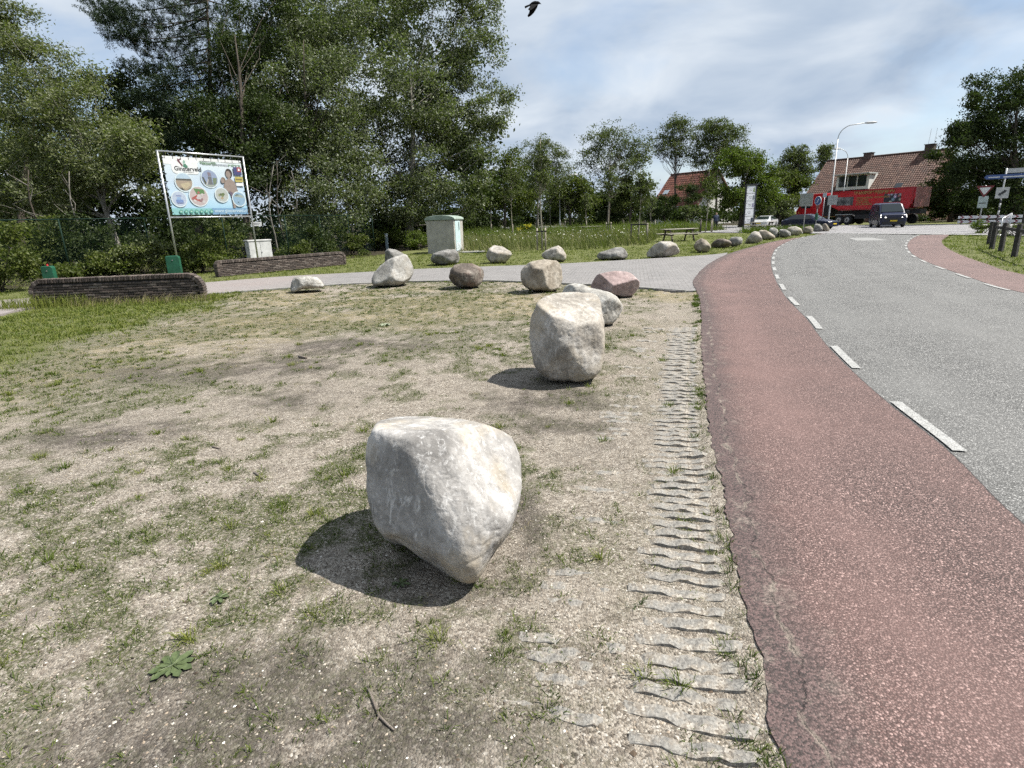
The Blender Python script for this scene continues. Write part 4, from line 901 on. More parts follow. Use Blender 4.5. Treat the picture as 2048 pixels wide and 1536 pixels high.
tree('broadleaf_tree', 'dark leafed tree rising straight behind the billboard', 500, 32, [(520, 130, 100, 110, 2), (470, 230, 100, 80, 0), (550, 270, 80, 80, 0), (480, 340, 100, 60, -1), (560, 30, 80, 60, 3)], 1900, 26, 0.48, 0.14, 'dark', 'dark', 0.22, 34, 0.9, 'trees of the wood on the left', seed=3)
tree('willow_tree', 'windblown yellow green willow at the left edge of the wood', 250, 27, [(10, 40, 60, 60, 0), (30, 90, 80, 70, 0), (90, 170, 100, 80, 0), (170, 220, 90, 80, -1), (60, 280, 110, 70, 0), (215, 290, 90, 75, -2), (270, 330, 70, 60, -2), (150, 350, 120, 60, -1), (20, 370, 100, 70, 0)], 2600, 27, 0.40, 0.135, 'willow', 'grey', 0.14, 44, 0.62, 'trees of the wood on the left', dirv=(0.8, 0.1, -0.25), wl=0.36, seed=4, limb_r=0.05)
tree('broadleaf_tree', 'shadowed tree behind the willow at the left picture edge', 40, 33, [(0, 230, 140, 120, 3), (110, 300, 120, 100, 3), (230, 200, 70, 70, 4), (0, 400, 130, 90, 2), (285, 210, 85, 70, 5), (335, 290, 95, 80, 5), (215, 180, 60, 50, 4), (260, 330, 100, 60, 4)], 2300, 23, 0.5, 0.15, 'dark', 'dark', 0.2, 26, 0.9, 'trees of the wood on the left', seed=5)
# Scots pine: plates of needles on spreading boughs
pz = 36; pb = ground_at(395, pz); pine = thing('pine_tree', 'black green pine towering over the billboard', 'tree', pb, 'trees of the wood on the left')
boughs = [(400, 0, 80, 40), (440, -30, 90, 50), (340, -15, 80, 30), (480, 10, 70, 60), (390, 70, 70, 40), (390, 150, 60, 30), (320, 60, 70, 26), (460, 130, 60, 50), (410, 240, 70, 40), (470, 200, 60, 50), (500, 110, 60, 60), (300, 200, 50, 22), (215, 18, 50, 16), (260, 45, 70, 20), (330, 20, 80, 30), (300, 85, 75, 22), (350, 120, 60, 25), (400, 40, 80, 40), (285, 140, 50, 16), (340, 170, 60, 22), (420, 110, 70, 40), (430, 180, 70, 40), (370, 220, 60, 24), (440, 250, 60, 34), (380, 280, 50, 24), (470, 60, 60, 50), (350, 240, 40, 14), (250, 75, 40, 12), (230, 40, 40, 12)]
PL = lobes_px([(a_, b_, c_, d_, random.uniform(-1.5, 1.5)) for a_, b_, c_, d_ in boughs], pz)
nbr = 60; PP, CC, TT = [], [], []
for (cc_, rr_) in PL:
    for _ in range(nbr):      # needle brushes: short upswept shoots
        q0 = cc_ + unit(RNG.normal(0, 1, 3)) * rr_ * np.array([1, 1.3, 1.0]) * RNG.uniform(0, 1) ** 0.5
        dd = unit(np.array([q0[0] - cc_[0], q0[1] - cc_[1], 0]) * 0.6 + np.array([-0.25, 0, 0.55]) + RNG.normal(0, 0.25, 3)); m_ = 44
        PP.append(q0 + dd * RNG.uniform(0, 0.55, m_)[:, None] + RNG.normal(0, 0.075, (m_, 3))); CC.append(q0); TT.append(np.full(m_, RNG.uniform()))
P_, C, tone = np.concatenate(PP), np.array(CC), np.concatenate(TT)
n = len(P_); Ln = RNG.uniform(0.14, 0.26, n); V, F = leaf_faces(P_, Ln, np.full(n, 0.032), 0.0, (-0.2, 0, 0.5))
o = place('crown', V, F, LEAF['pine'], pine); attr(o.data, 'rnd', np.clip(tone * 0.6 + RNG.uniform(0, 0.4, n), 0, 1), 'FACE')
ptop = wp(430, -40, pz)
trunk_mesh(pb, ptop, 0.26, [(q[0] + np.array([-0.3 * q[1][0], 0, -0.05]), 0.42 + 0.5 * min(1, max(0, (q[0][2] - 6) / 9.0)), 0.055) for q in PL] + [(C[k], 0.55, 0.02) for k in RNG.choice(len(C), 40, replace=False)], BARK['dark'], pine, 0.35)
# dark boughs and stems that fill the wood behind
def wood_mass(name, label, spec, zc, n_clump, per, rc, leaf, mat, seed):
    L = lobes_px(spec, zc); P_, C, tone = crown_points(L, n_clump, per, rc, 0.6, 1.0, seed); ok = P_[:, 2] > 0.05; P_, tone = P_[ok], tone[ok]; n = len(P_)
    Lf = leaf * RNG.uniform(0.7, 1.3, n); V, F = leaf_faces(P_, Lf, Lf * 0.6, 0.2)
    o = place(name, V, F, LEAF[mat]); attr(o.data, 'rnd', np.clip(tone * 0.6 + RNG.uniform(0, 0.4, n), 0, 1), 'FACE'); return tag(o, label, None, None, 'stuff')
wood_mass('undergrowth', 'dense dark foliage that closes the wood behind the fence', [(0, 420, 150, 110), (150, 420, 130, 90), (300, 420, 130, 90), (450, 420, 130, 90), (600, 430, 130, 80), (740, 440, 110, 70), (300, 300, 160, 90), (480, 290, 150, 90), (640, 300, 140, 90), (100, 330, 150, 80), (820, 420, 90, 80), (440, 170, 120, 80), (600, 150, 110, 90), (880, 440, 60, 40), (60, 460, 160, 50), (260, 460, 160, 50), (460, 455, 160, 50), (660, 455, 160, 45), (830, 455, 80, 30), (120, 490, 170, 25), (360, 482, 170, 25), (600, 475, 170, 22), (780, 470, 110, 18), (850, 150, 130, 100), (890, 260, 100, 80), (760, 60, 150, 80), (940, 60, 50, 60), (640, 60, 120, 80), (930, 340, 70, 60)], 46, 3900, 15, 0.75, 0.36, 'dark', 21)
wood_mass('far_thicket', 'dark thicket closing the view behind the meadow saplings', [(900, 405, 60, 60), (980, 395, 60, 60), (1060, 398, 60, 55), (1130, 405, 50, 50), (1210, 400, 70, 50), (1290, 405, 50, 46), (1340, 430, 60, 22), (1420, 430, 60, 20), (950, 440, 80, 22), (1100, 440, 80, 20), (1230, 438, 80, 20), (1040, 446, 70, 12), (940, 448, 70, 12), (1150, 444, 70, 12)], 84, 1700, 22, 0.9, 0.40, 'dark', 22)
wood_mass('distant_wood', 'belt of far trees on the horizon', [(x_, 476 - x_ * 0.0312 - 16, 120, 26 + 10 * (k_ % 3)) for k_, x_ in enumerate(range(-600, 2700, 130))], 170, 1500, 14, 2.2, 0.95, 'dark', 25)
# stems standing in the shade of the wood
for k, (px, zc, h_, r_, lab) in enumerate([(455, 30, 5.0, 0.07, 'slim bare stem left of the white fence sign, in the wood'), (548, 29, 4.6, 0.055, 'thin leaning stem above the white cabinet'), (575, 31, 5.0, 0.06, 'pale straight stem right of the white cabinet, in the shade'), (612, 32, 4.6, 0.05, 'thin stem in the dark wood, behind the far wall middle'), (668, 33, 4.8, 0.06, 'bare stem in the dark wood over the far wall end'), (712, 34, 4.5, 0.07, 'dark stem at the right end of the fence'), (90, 24, 4.2, 0.06, 'bare slanting stem in the shade at far left'), (190, 25, 4.2, 0.06, 'forking stem under the willow, left of the billboard')]):
    b_ = ground_at(px, zc); s = thing('bare_stem', lab, 'tree trunk', b_, 'bare stems inside the wood'); mb = MB(); ln_ = random.uniform(-0.6, 0.6)
    pts = [b_ + np.array([ln_ * t_ + 0.15 * math.sin(6 * t_ + k), 0.1 * math.cos(5 * t_), h_ * t_ - 0.1]) for t_ in np.linspace(0, 1, 8)]
    mb.tube(pts, [r_ * (1 - 0.7 * t_) for t_ in np.linspace(0, 1, 8)], 7); mb.build('stem', BARK['grey' if k % 2 else 'dark'], s, True)
    mb = MB()
    for q in range(4):
        p0 = pts[3 + q]; mb.tube([p0, p0 + np.array([random.uniform(-0.6, 0.6), random.uniform(-0.4, 0.2), 0.5]), p0 + np.array([random.uniform(-1.2, 1.2), random.uniform(-0.8, 0.4), 1.1])], [r_ * 0.4, r_ * 0.25, r_ * 0.1], 5, False)
    mb.build('twigs', BARK['grey'], s, True)
# shrubs along the fence
def shrub(label, px, zc, w, h, n_clump, per, leaf, mat, group='shrubs along the fence', seed=0, spec=None, name='shrub', stems=7, rc=0.22):
    b_ = ground_at(px, zc); root = thing(name, label, 'shrub', b_, group)
    L = [(b_ + np.array([0, 0, h * 0.5]), np.array([w / 2, w * 0.4, h * 0.52])), (b_ + np.array([-w * 0.25, -0.1, h * 0.3]), np.array([w * 0.34, w * 0.3, h * 0.32])), (b_ + np.array([w * 0.25, 0, h * 0.35]), np.array([w * 0.32, w * 0.3, h * 0.36]))]
    o, C = make_crown('foliage', L, n_clump, per, rc, leaf, LEAF[mat], root, 0.6, 0.5, 0.3, None, seed, 0.02)
    mb = MB()
    for k in RNG.choice(len(C), min(stems, len(C)), replace=False):
        p0 = b_ + np.array([random.uniform(-0.15, 0.15), random.uniform(-0.1, 0.1), -0.05]); mb.tube([p0, (p0 + C[k]) / 2 + np.array([0, 0, 0.1]), C[k]], [0.02, 0.014, 0.006], 5, False)
    mb.build('stems', BARK['dark'], root, True); return root
for k, (px, zc, w, h, mat, lab) in enumerate([(5, 17.5, 2.6, 1.9, 'shrub', 'bright shrub at the left picture edge, behind the path'), (75, 23.5, 3.0, 2.5, 'shrub', 'tall shrub behind the left green post'), (150, 20.3, 1.8, 0.9, 'shrub', 'low shrub right of the left green post'), (215, 20.8, 2.4, 1.3, 'shrub', 'leafy shrub midway between the two green posts'), (290, 21.2, 2.2, 1.7, 'willow', 'sunlit shrub left of the billboard post'), (330, 23.5, 3.0, 3.0, 'dark', 'high dark shrub behind the left billboard post'), (405, 22.5, 2.6, 1.5, 'shrub', 'shrub under the billboard, right of its left post'), (450, 25.8, 2.4, 1.9, 'shrub', 'shrub under the right part of the billboard'), (592, 26.5, 1.8, 1.2, 'shrub', 'shrub right of the white cabinet'), (625, 28.5, 3.0, 1.7, 'dark', 'dark shrub behind the middle of the far wall'), (700, 31.5, 3.0, 1.5, 'shrub', 'shrub at the right end of the far wall'), (760, 37, 3.0, 1.8, 'shrub', 'shrub left of the pale trunk near the hut'), (838, 35.5, 1.9, 1.3, 'bright', 'bright shrub tight against the left side of the hut'), (180, 24.0, 3.2, 3.2, 'dark', 'high dark shrub below the willow'), (430, 27.0, 3.4, 3.2, 'dark', 'high dark shrub hidden behind the billboard')]):
    shrub(lab, px, zc, w, h, int(60 * w * h ** 0.6), 24, 0.095, mat, seed=k + 40)

# ---- trees beyond the meadow and around the houses
FAR = 'trees beyond the meadow and road'
def far(label, px, zc, spec, n, per, rc, leaf, mat, brk='dark', **kw): return tree('tree', label, px, zc, spec, n, per, rc, leaf, mat, brk, group=FAR, **kw)
far('bushy tree right next to the big poplar, behind the meadow', 1010, 62, [(1010, 340, 45, 45), (1030, 390, 50, 40), (980, 390, 50, 45)], 620, 24, 0.6, 0.22, 'shrub', seed=31, cl=7)
far('feathery willow tree rising behind the left saplings', 1075, 66, [(1060, 320, 40, 35), (1095, 330, 42, 45), (1075, 375, 55, 45), (1120, 350, 26, 45), (1085, 300, 40, 28)], 760, 22, 0.5, 0.20, 'airy', 'grey', seed=32, cl=4, dirv=(-0.5, 0, -0.3), wl=0.35)
far('dark green tree below the far lamp post', 1140, 70, [(1140, 390, 40, 38), (1115, 395, 35, 40), (1165, 395, 30, 40)], 460, 24, 0.6, 0.24, 'shrub', seed=33, cl=6)
far('airy tree with bare lower limbs, left of the tiled farmhouse', 1215, 78, [(1195, 295, 45, 36), (1250, 290, 34, 40), (1175, 325, 22, 25), (1285, 300, 26, 34), (1225, 335, 60, 30), (1215, 270, 45, 26), (1270, 320, 40, 30)], 900, 14, 0.55, 0.22, 'airy', 'dark', seed=34, cl=3, n_limb=46, limb_r=0.06, r0=0.2)
far('tall airy tree standing over the farmhouse roof', 1350, 92, [(1345, 265, 34, 28), (1335, 300, 26, 26), (1375, 262, 30, 25), (1360, 300, 34, 30), (1320, 275, 20, 24), (1355, 245, 30, 16)], 640, 14, 0.55, 0.24, 'airy', 'dark', seed=35, cl=3, n_limb=46, limb_r=0.07, r0=0.22)
far('broad airy tree right of the farmhouse roof ridge', 1430, 90, [(1415, 275, 40, 30), (1450, 280, 38, 28), (1430, 315, 45, 35), (1475, 310, 22, 20), (1400, 330, 25, 25), (1430, 255, 40, 18), (1470, 265, 26, 18)], 950, 16, 0.55, 0.25, 'airy', 'dark', seed=36, cl=3, n_limb=44, limb_r=0.07, r0=0.22)
far('dense sunlit green tree behind the sign pillar', 1480, 66, [(1480, 330, 50, 36), (1520, 350, 42, 40), (1455, 375, 40, 45), (1500, 395, 60, 40), (1545, 375, 25, 35)], 1000, 28, 0.5, 0.22, 'bright', seed=37, cl=8, r0=0.25)
far('dark bush in front of the farmhouse', 1330, 74, [(1330, 415, 30, 26), (1312, 425, 22, 20)], 200, 26, 0.5, 0.22, 'dark', seed=38, n_limb=8)
far('pointed dark yew before the farmhouse roof', 1372, 74, [(1372, 385, 26, 20), (1350, 400, 18, 16), (1392, 396, 16, 16), (1375, 410, 24, 18)], 200, 28, 0.4, 0.22, 'dark', seed=39, n_limb=8, dirv=(0, 0, 0.9), wl=0.3)
far('small pale green bush at the farmhouse wall', 1385, 70, [(1383, 425, 16, 16)], 60, 26, 0.4, 0.20, 'airy', seed=40, n_limb=5)
far('round green tree left of the farmhouse', 1260, 80, [(1265, 375, 30, 30), (1285, 395, 24, 34), (1235, 400, 30, 26)], 300, 26, 0.6, 0.26, 'shrub', seed=41)
far('grey green tree left of the tiled house gable', 1585, 95, [(1585, 325, 24, 30), (1610, 345, 22, 36), (1565, 350, 22, 26), (1600, 315, 20, 24)], 480, 20, 0.6, 0.27, 'airy', seed=42, cl=4)
far('slender tree peeping over the left end of the tiled house', 1655, 105, [(1652, 305, 17, 18), (1650, 325, 16, 16)], 200, 20, 0.6, 0.27, 'airy', seed=43, cl=4, n_limb=10)
far('dark shrubbery tree between the sign pillar and the truck cab', 1570, 74, [(1570, 380, 32, 34), (1600, 375, 22, 26), (1560, 415, 40, 22)], 480, 26, 0.6, 0.26, 'shrub', seed=44)
far('pale flowering hedge bush left of the truck cab', 1555, 66, [(1552, 415, 40, 24), (1580, 428, 30, 16)], 220, 26, 0.5, 0.22, 'airy', seed=45, n_limb=8)
# right-hand wood
tree('tree', 'huge dark tree filling the right picture edge', 2030, 52, [(2035, 190, 85, 60), (2000, 240, 70, 60), (1950, 275, 60, 36), (2020, 300, 90, 70), (1985, 350, 80, 55), (2040, 400, 80, 50), (1910, 265, 26, 18), (1945, 205, 24, 22), (1920, 330, 40, 40)], 2250, 25, 0.52, 0.205, 'dark', 'dark', 0.35, 60, 0.9, 'trees on the right', seed=51, limb_r=0.07)
tree('tree', 'dark tree overhanging the right end of the tiled house', 1900, 62, [(1885, 345, 40, 40), (1910, 385, 55, 40), (1870, 400, 30, 30), (1940, 420, 60, 30)], 820, 26, 0.6, 0.24, 'dark', 'dark', 0.25, 26, 0.9, 'trees on the right', seed=52)
wood_mass('hedge', 'dark hedge closing the view behind the truck and barrier boards', [(1870, 425, 40, 24), (1940, 420, 50, 30), (2010, 420, 60, 34), (2080, 410, 60, 40)], 66, 620, 24, 0.6, 0.26, 'dark', 53)
wood_mass('far_hedge', 'low dark hedge along the far side of the crossing road', [(1480, 432, 40, 14), (1560, 436, 40, 14), (1640, 430, 40, 14), (1720, 430, 45, 16), (1790, 428, 45, 18), (1850, 425, 40, 20)], 78, 420, 22, 0.6, 0.26, 'dark', 54)

# ---- meadow of tall grass and flowers, on both sides of the saplings
def meadow(n, acc, h0, h1, wid, name, label, mat='meadow', head=False):
    px = RNG.uniform(-4, 24, n); py = RNG.uniform(29, 76, n); ok = inview(px, py) & acc(px, py); px, py = px[ok], py[ok]; n = len(px)
    cl = fbm(np.c_[px, py] * 0.5, 91, 3); L = RNG.uniform(h0, h1, n) * (0.5 + cl)
    B = np.c_[px, py, np.full(n, -0.05)]
    return grass_object(name, label, B, RNG.normal(3.0, 0.9, n), RNG.uniform(0.15, 0.8, n), L, np.full(n, wid) * RNG.uniform(0.6, 1.4, n), LEAF[mat] if mat in LEAF else mat, np.clip(cl + RNG.uniform(-0.4, 0.4, n), 0, 1), 2 if mat == 'meadow' else 1)
mN = [gp(905, 507), gp(985, 503), gp(1090, 500), gp(1180, 500), gp(1290, 490), gp(1330, 470), gp(1460, 459)]
mx, my = [q[0] for q in mN], [q[1] for q in mN]
def in_meadow(px, py):
    return (py > np.interp(px, mx, my, left=33, right=70) + (fbm(np.c_[px, py] * 0.6, 93, 2) - 0.5) * 2) & (px * CN[0] + py * CN[1] < 60 + 0 * px) & (px < 22)
meadow(40000, in_meadow, 0.35, 0.95, 0.026, 'meadow_grass', 'tall rough meadow grass behind the boulders')
meadow(9000, lambda x, y: in_meadow(x, y) & (fbm(np.c_[x, y] * 0.35, 95, 2) > 0.5), 0.5, 1.05, 0.02, 'seed_stalks', 'pale seed stalks standing in the meadow', m_straw)
def reeds(px, py): return (py > 52) & in_meadow(px, py)
meadow(24000, reeds, 0.8, 1.35, 0.05, 'bright_reeds', 'bright green weeds at the back of the meadow', 'bright')
_pa = RNG.uniform(0, 1, 5200); _px = RNG.uniform(1500, 1640, 5200); _zc = RNG.uniform(45.5, 48.2, 5200)
_B = np.array([ground_at(a_, b_) for a_, b_ in zip(np.linspace(1500, 1642, 60), [46.5] * 60)])
_k = RNG.integers(0, 60, 5200); _P = _B[_k] + np.c_[RNG.normal(0, 0.25, 5200), RNG.uniform(-0.6, 2.2, 5200), np.full(5200, -0.03)]
grass_object('weed_strip', 'tall weeds behind the last boulders of the row', _P, RNG.uniform(0, 6.28, 5200), RNG.uniform(0.1, 0.7, 5200), RNG.uniform(0.25, 0.75, 5200), RNG.uniform(0.02, 0.04, 5200), LEAF['bright'], RNG.uniform(0, 1, 5200), 1)
# flower heads
def heads(n, acc, col, s0, s1, name, label, hz=(0.35, 0.75)):
    px = RNG.uniform(-4, 20, n); py = RNG.uniform(30, 62, n); ok = inview(px, py) & acc(px, py); px, py = px[ok], py[ok]; n = len(px)
    P_ = np.c_[px, py, RNG.uniform(*hz, n)]; L = RNG.uniform(s0, s1, n); V, F = leaf_faces(P_, L, L * 0.8, 0.6)
    o = place(name, V, F, col); attr(o.data, 'rnd', RNG.uniform(0, 1, n), 'FACE'); return tag(o, label, None, None, 'stuff')
t = NT('white_petals'); m_wp = t.pbr((0.62, 0.62, 0.56), 0.8)
heads(700, in_meadow, m_wp, 0.05, 0.11, 'white_flowers', 'small white flower heads dotted over the meadow')
yb = ground_at(1047, 58); yr = thing('yellow_flower_bush', 'bush of bright yellow flowers in the meadow', 'plant', yb)
L = [(yb + np.array([0, 0, 0.85]), np.array([0.95, 0.6, 0.75])), (yb + np.array([0.5, 0, 0.5]), np.array([0.6, 0.5, 0.5]))]
make_crown('blossom', L, 70, 20, 0.2, 0.10, LEAF['yellow'], yr, 0.8, 0.5); make_crown('foliage', L, 60, 18, 0.22, 0.12, LEAF['bright'], yr, 0.5, 0.7)

# ---- young trees with stakes
m_stake = plain('stake_wood', (0.30, 0.27, 0.22), 0.9, var=0.25, scale=14, bump=0.4)
m_stake_d = plain('stake_dark', (0.12, 0.105, 0.09), 0.9, var=0.25, scale=14)
m_strap = plain('black_strap', (0.012, 0.012, 0.013), 0.6, var=0.1)
def sapling(label, px, zc, top_px, crown_w, style, nleaf, mat='airy', seed=0, low=0.42):
    b_ = ground_at(px, zc); root = thing('young_tree', label, 'tree', b_, 'staked young trees in the meadow')
    H_ = wp(px, top_px, zc)[2]; k = zc / FPX; w = crown_w * k / 2
    Lb = [(b_ + np.array([0, 0, H_ * (low + 0.25)]), np.array([w * 0.85, w * 0.7, H_ * 0.24])), (b_ + np.array([0.1, 0, H_ * 0.82]), np.array([w * 0.45, w * 0.4, H_ * 0.18]))]
    o, C = make_crown('crown', Lb, int(nleaf * 1.6), 11, 0.17, 0.13, LEAF[mat], root, 0.5, 0.6, 0.2, None, seed, 0.15, 2)
    mb = MB(); pts = [b_ + np.array([0.04 * math.sin(t_ * 7 + seed), 0.03, H_ * t_ - 0.05]) for t_ in np.linspace(0, 0.96, 9)]
    mb.tube(pts, [0.045 * (1 - 0.75 * t_) + 0.006 for t_ in np.linspace(0, 1, 9)], 7)
    for q in RNG.choice(len(C), min(26, len(C)), replace=False):
        f_ = np.clip((C[q][2] - 0.35) / H_, 0.3, 0.9); s0 = b_ + np.array([0, 0, H_ * f_ * 0.92]); mb.tube([s0, (s0 + C[q]) / 2 + np.array([0, 0, -0.05]), C[q]], [0.016, 0.011, 0.005], 4, False)
    mb.build('trunk', BARK['pale'], root, True)
    if style == 'pair':
        offs = [(-0.22, 0.0), (0.22, 0.05)]
    elif style == 'four': offs = [(-0.55, -0.2), (-0.45, 0.35), (0.45, -0.25), (0.55, 0.3)]
    elif style == 'one': offs = [(0.05, -0.12)]
    else: offs = []
    sh = 1.15 if style != 'one' else 1.25
    for a_, c_ in offs:
        MB().tube([b_ + np.array([a_, c_, -0.1]), b_ + np.array([a_, c_, sh])], 0.045 if style != 'one' else 0.035, 8).build('stake', m_stake if a_ > -0.3 else m_stake_d, root, True)
    if style == 'pair': MB().box(b_ + np.array([0, 0.0, 0.98]), (0.54, 0.13, 0.06)).build('strap', m_strap, root)
    if style == 'four':
        mb = MB(); cs = [np.array([a_, c_, 1.08]) for a_, c_ in offs]
        for i_, j_ in ((0, 1), (1, 3), (3, 2), (2, 0)):
            a_, c_ = b_ + cs[i_], b_ + cs[j_]; mb.box((a_ + c_) / 2, (np.linalg.norm(c_ - a_) + 0.1, 0.03, 0.075), X=unit(c_ - a_))
        mb.build('strap', m_strap, root)
    return root
sapling('staked young tree with two thick posts, nearest in the meadow', 1083, 30.5, 275, 70, 'pair', 120, 'airy', 1)
sapling('young tree with a single dark stake left of the nearest one', 1025, 50, 322, 80, 'one', 150, 'airy', 2)
sapling('young tree with two posts behind the far picnic table', 1217, 52, 330, 66, 'pair', 140, 'airy', 3)
sapling('young tree inside a four post frame left of the near table', 1278, 36.5, 330, 72, 'four', 140, 'airy', 4)
sapling('young tree inside a four post frame right of the near table', 1412, 52, 335, 56, 'four', 110, 'shrub', 5)
sapling('small young tree in a four post frame, behind the near table', 1300, 60, 385, 34, 'four', 50, 'airy', 6)
for k, (px, zc, tp, lab) in enumerate([(983, 66, 375, 'leftmost of the thin saplings at the meadow back'), (1012, 68, 368, 'second thin sapling from the left at the meadow back'), (1100, 70, 372, 'thin sapling right of the nearest staked tree'), (1130, 70, 380, 'thin sapling below the far lamp post'), (1172, 68, 385, 'thin sapling left of the far picnic table')]):
    sapling(lab, px, zc, tp, 36, 'one', 60, 'airy', 10 + k, 0.5)

# ---- weeds on the sand
def rosette(label, px, py, R_, nl, mat, up=0.25, w=0.34):
    c_ = gp(px, py); c_[2] = float(zground(c_[:1], c_[1:2])[0]); root = thing('weed', label, 'weed', c_)
    for k in range(nl):
        a_ = 6.283 * k / nl + random.uniform(-0.25, 0.25); L = R_ * random.uniform(0.65, 1.05); d = np.array([math.cos(a_), math.sin(a_), 0]); sd_ = np.array([-d[1], d[0], 0]); V = []; F = []
        prof = [(0.0, 0.03, 0.01), (0.25, 0.10, 0.10), (0.5, 0.20, 0.13), (0.65, 0.15, 0.12), (0.8, 0.19, 0.09), (1.0, 0.02, 0.03)]
        for t_, ww, zz_ in prof:
            p_ = c_ + d * L * t_; z_ = 0.004 + zz_ * up * L * 1.5
            V += [p_ - sd_ * ww * w / 0.34 * L + np.array([0, 0, z_ + 0.006]), p_ + np.array([0, 0, z_]), p_ + sd_ * ww * w / 0.34 * L + np.array([0, 0, z_ + 0.006])]
        for i_ in range(len(prof) - 1):
            for j_ in (0, 1): F.append((i_ * 3 + j_, i_ * 3 + j_ + 1, i_ * 3 + j_ + 4, i_ * 3 + j_ + 3))
        o = place('leaf', np.array(V), np.array(F), mat, root, True)
    return root
t = NT('weed_leaf'); nn_ = t.noise(t.coord(), 60, 3); m_weed = t.pbr(t.ramp(nn_, [(0.3, (0.038, 0.056, 0.020)), (0.7, (0.080, 0.105, 0.042))]), 0.55, 0, None, 0.4)
rosette('flat broad leaved weed rosette on the sand, bottom left', 345, 1325, 0.085, 10, m_weed, 0.22, 0.36)
rosette('small leafy weed left of the nearest boulder shadow', 437, 1190, 0.055, 8, m_weed, 0.5)
rosette('small leafy weed in front of the nearest boulder tip', 800, 1165, 0.05, 7, m_weed, 0.5)
rosette('pale leafy weed on the grass left of the tall blocky boulder', 770, 648, 0.11, 10, plain('pale_weed', (0.22, 0.25, 0.17), 0.8), 0.9)
# ---- dead twigs
m_twig = bark('twig_bark', (0.075, 0.06, 0.05), (0.20, 0.175, 0.15))
def twig(label, pxs, r, forks=()):
    zt_ = lambda q: (lambda g: g + np.array([0, 0, float(zground(g[:1], g[1:2])[0]) + r * 0.8]))(gp(*q))
    pts = [zt_(q) for q in pxs]; b_ = pts[0].copy(); b_[2] = 0; mb = MB()
    mb.tube(pts, [r * (1 - 0.5 * i_ / len(pts)) for i_ in range(len(pts))], 7)
    for f in forks:
        fp = [zt_(q) for q in f]; mb.tube(fp, [r * 0.6] * (len(fp) - 1) + [r * 0.3], 6)
    return tag(mb.build('twig', m_twig, None, True, b_), label, 'twig')
twig('forked dead twig lying on the sand at the bottom centre', [(736, 1368), (748, 1398), (757, 1424), (772, 1440), (787, 1455)], 0.006, [[(757, 1424), (748, 1436), (745, 1444)]])
twig('short dark twig left of the nearest boulder', [(508, 943), (516, 949), (526, 957)], 0.008)
twig('dark bit of wood on the grass in the middle distance', [(598, 711), (606, 713), (613, 714)], 0.02)
twig('tiny dark stick far left of the nearest boulder', [(425, 893), (433, 894), (440, 896)], 0.008)

# ================================================================== BUILT THINGS
# ---- brick walls: every brick a piece of its own
def brickmat(name, cols):
    t = NT(name); c = t.coord(); r = t.objrand()
    col = t.ramp(r, [(i_ / (len(cols) - 1), q) for i_, q in enumerate(cols)])
    col = t.mix(t.ramp(t.noise(c, 22, 5, 0.7), [(0.40, 0.0), (0.72, 0.6)]), col, tuple(q * 0.5 for q in cols[1]))
    col = t.mix(t.ramp(t.noise(c, 9, 5, 0.7), [(0.60, 0.0), (0.74, 0.5)]), col, (0.30, 0.285, 0.25))
    return t.pbr(col, 0.92, 0, t.bump(t.noise(c, 55, 4, 0.7), 0.6, 0.006), 0.2)
m_brick = brickmat('old_brick', [(0.048, 0.040, 0.037), (0.095, 0.076, 0.067), (0.065, 0.056, 0.052), (0.125, 0.100, 0.088), (0.165, 0.142, 0.128)])
m_mortar = plain('lime_mortar', (0.022, 0.020, 0.018), 0.95, var=0.3, scale=20, bump=0.6)
def brick_me(name, sx, sy, sz, seed):
    r = random.Random(seed); import bmesh
    bm = bmesh.new(); bmesh.ops.create_cube(bm, size=1.0)
    for v in bm.verts: v.co = Vector((v.co.x * sx, v.co.y * sy, v.co.z * sz)) + Vector((r.uniform(-1, 1), r.uniform(-1, 1), r.uniform(-1, 1))) * 0.0025
    bmesh.ops.bevel(bm, geom=list(bm.edges), offset=0.006, segments=1, affect='EDGES')
    me = bpy.data.meshes.new(name); bm.to_mesh(me); bm.free(); me.materials.append(m_brick); return me
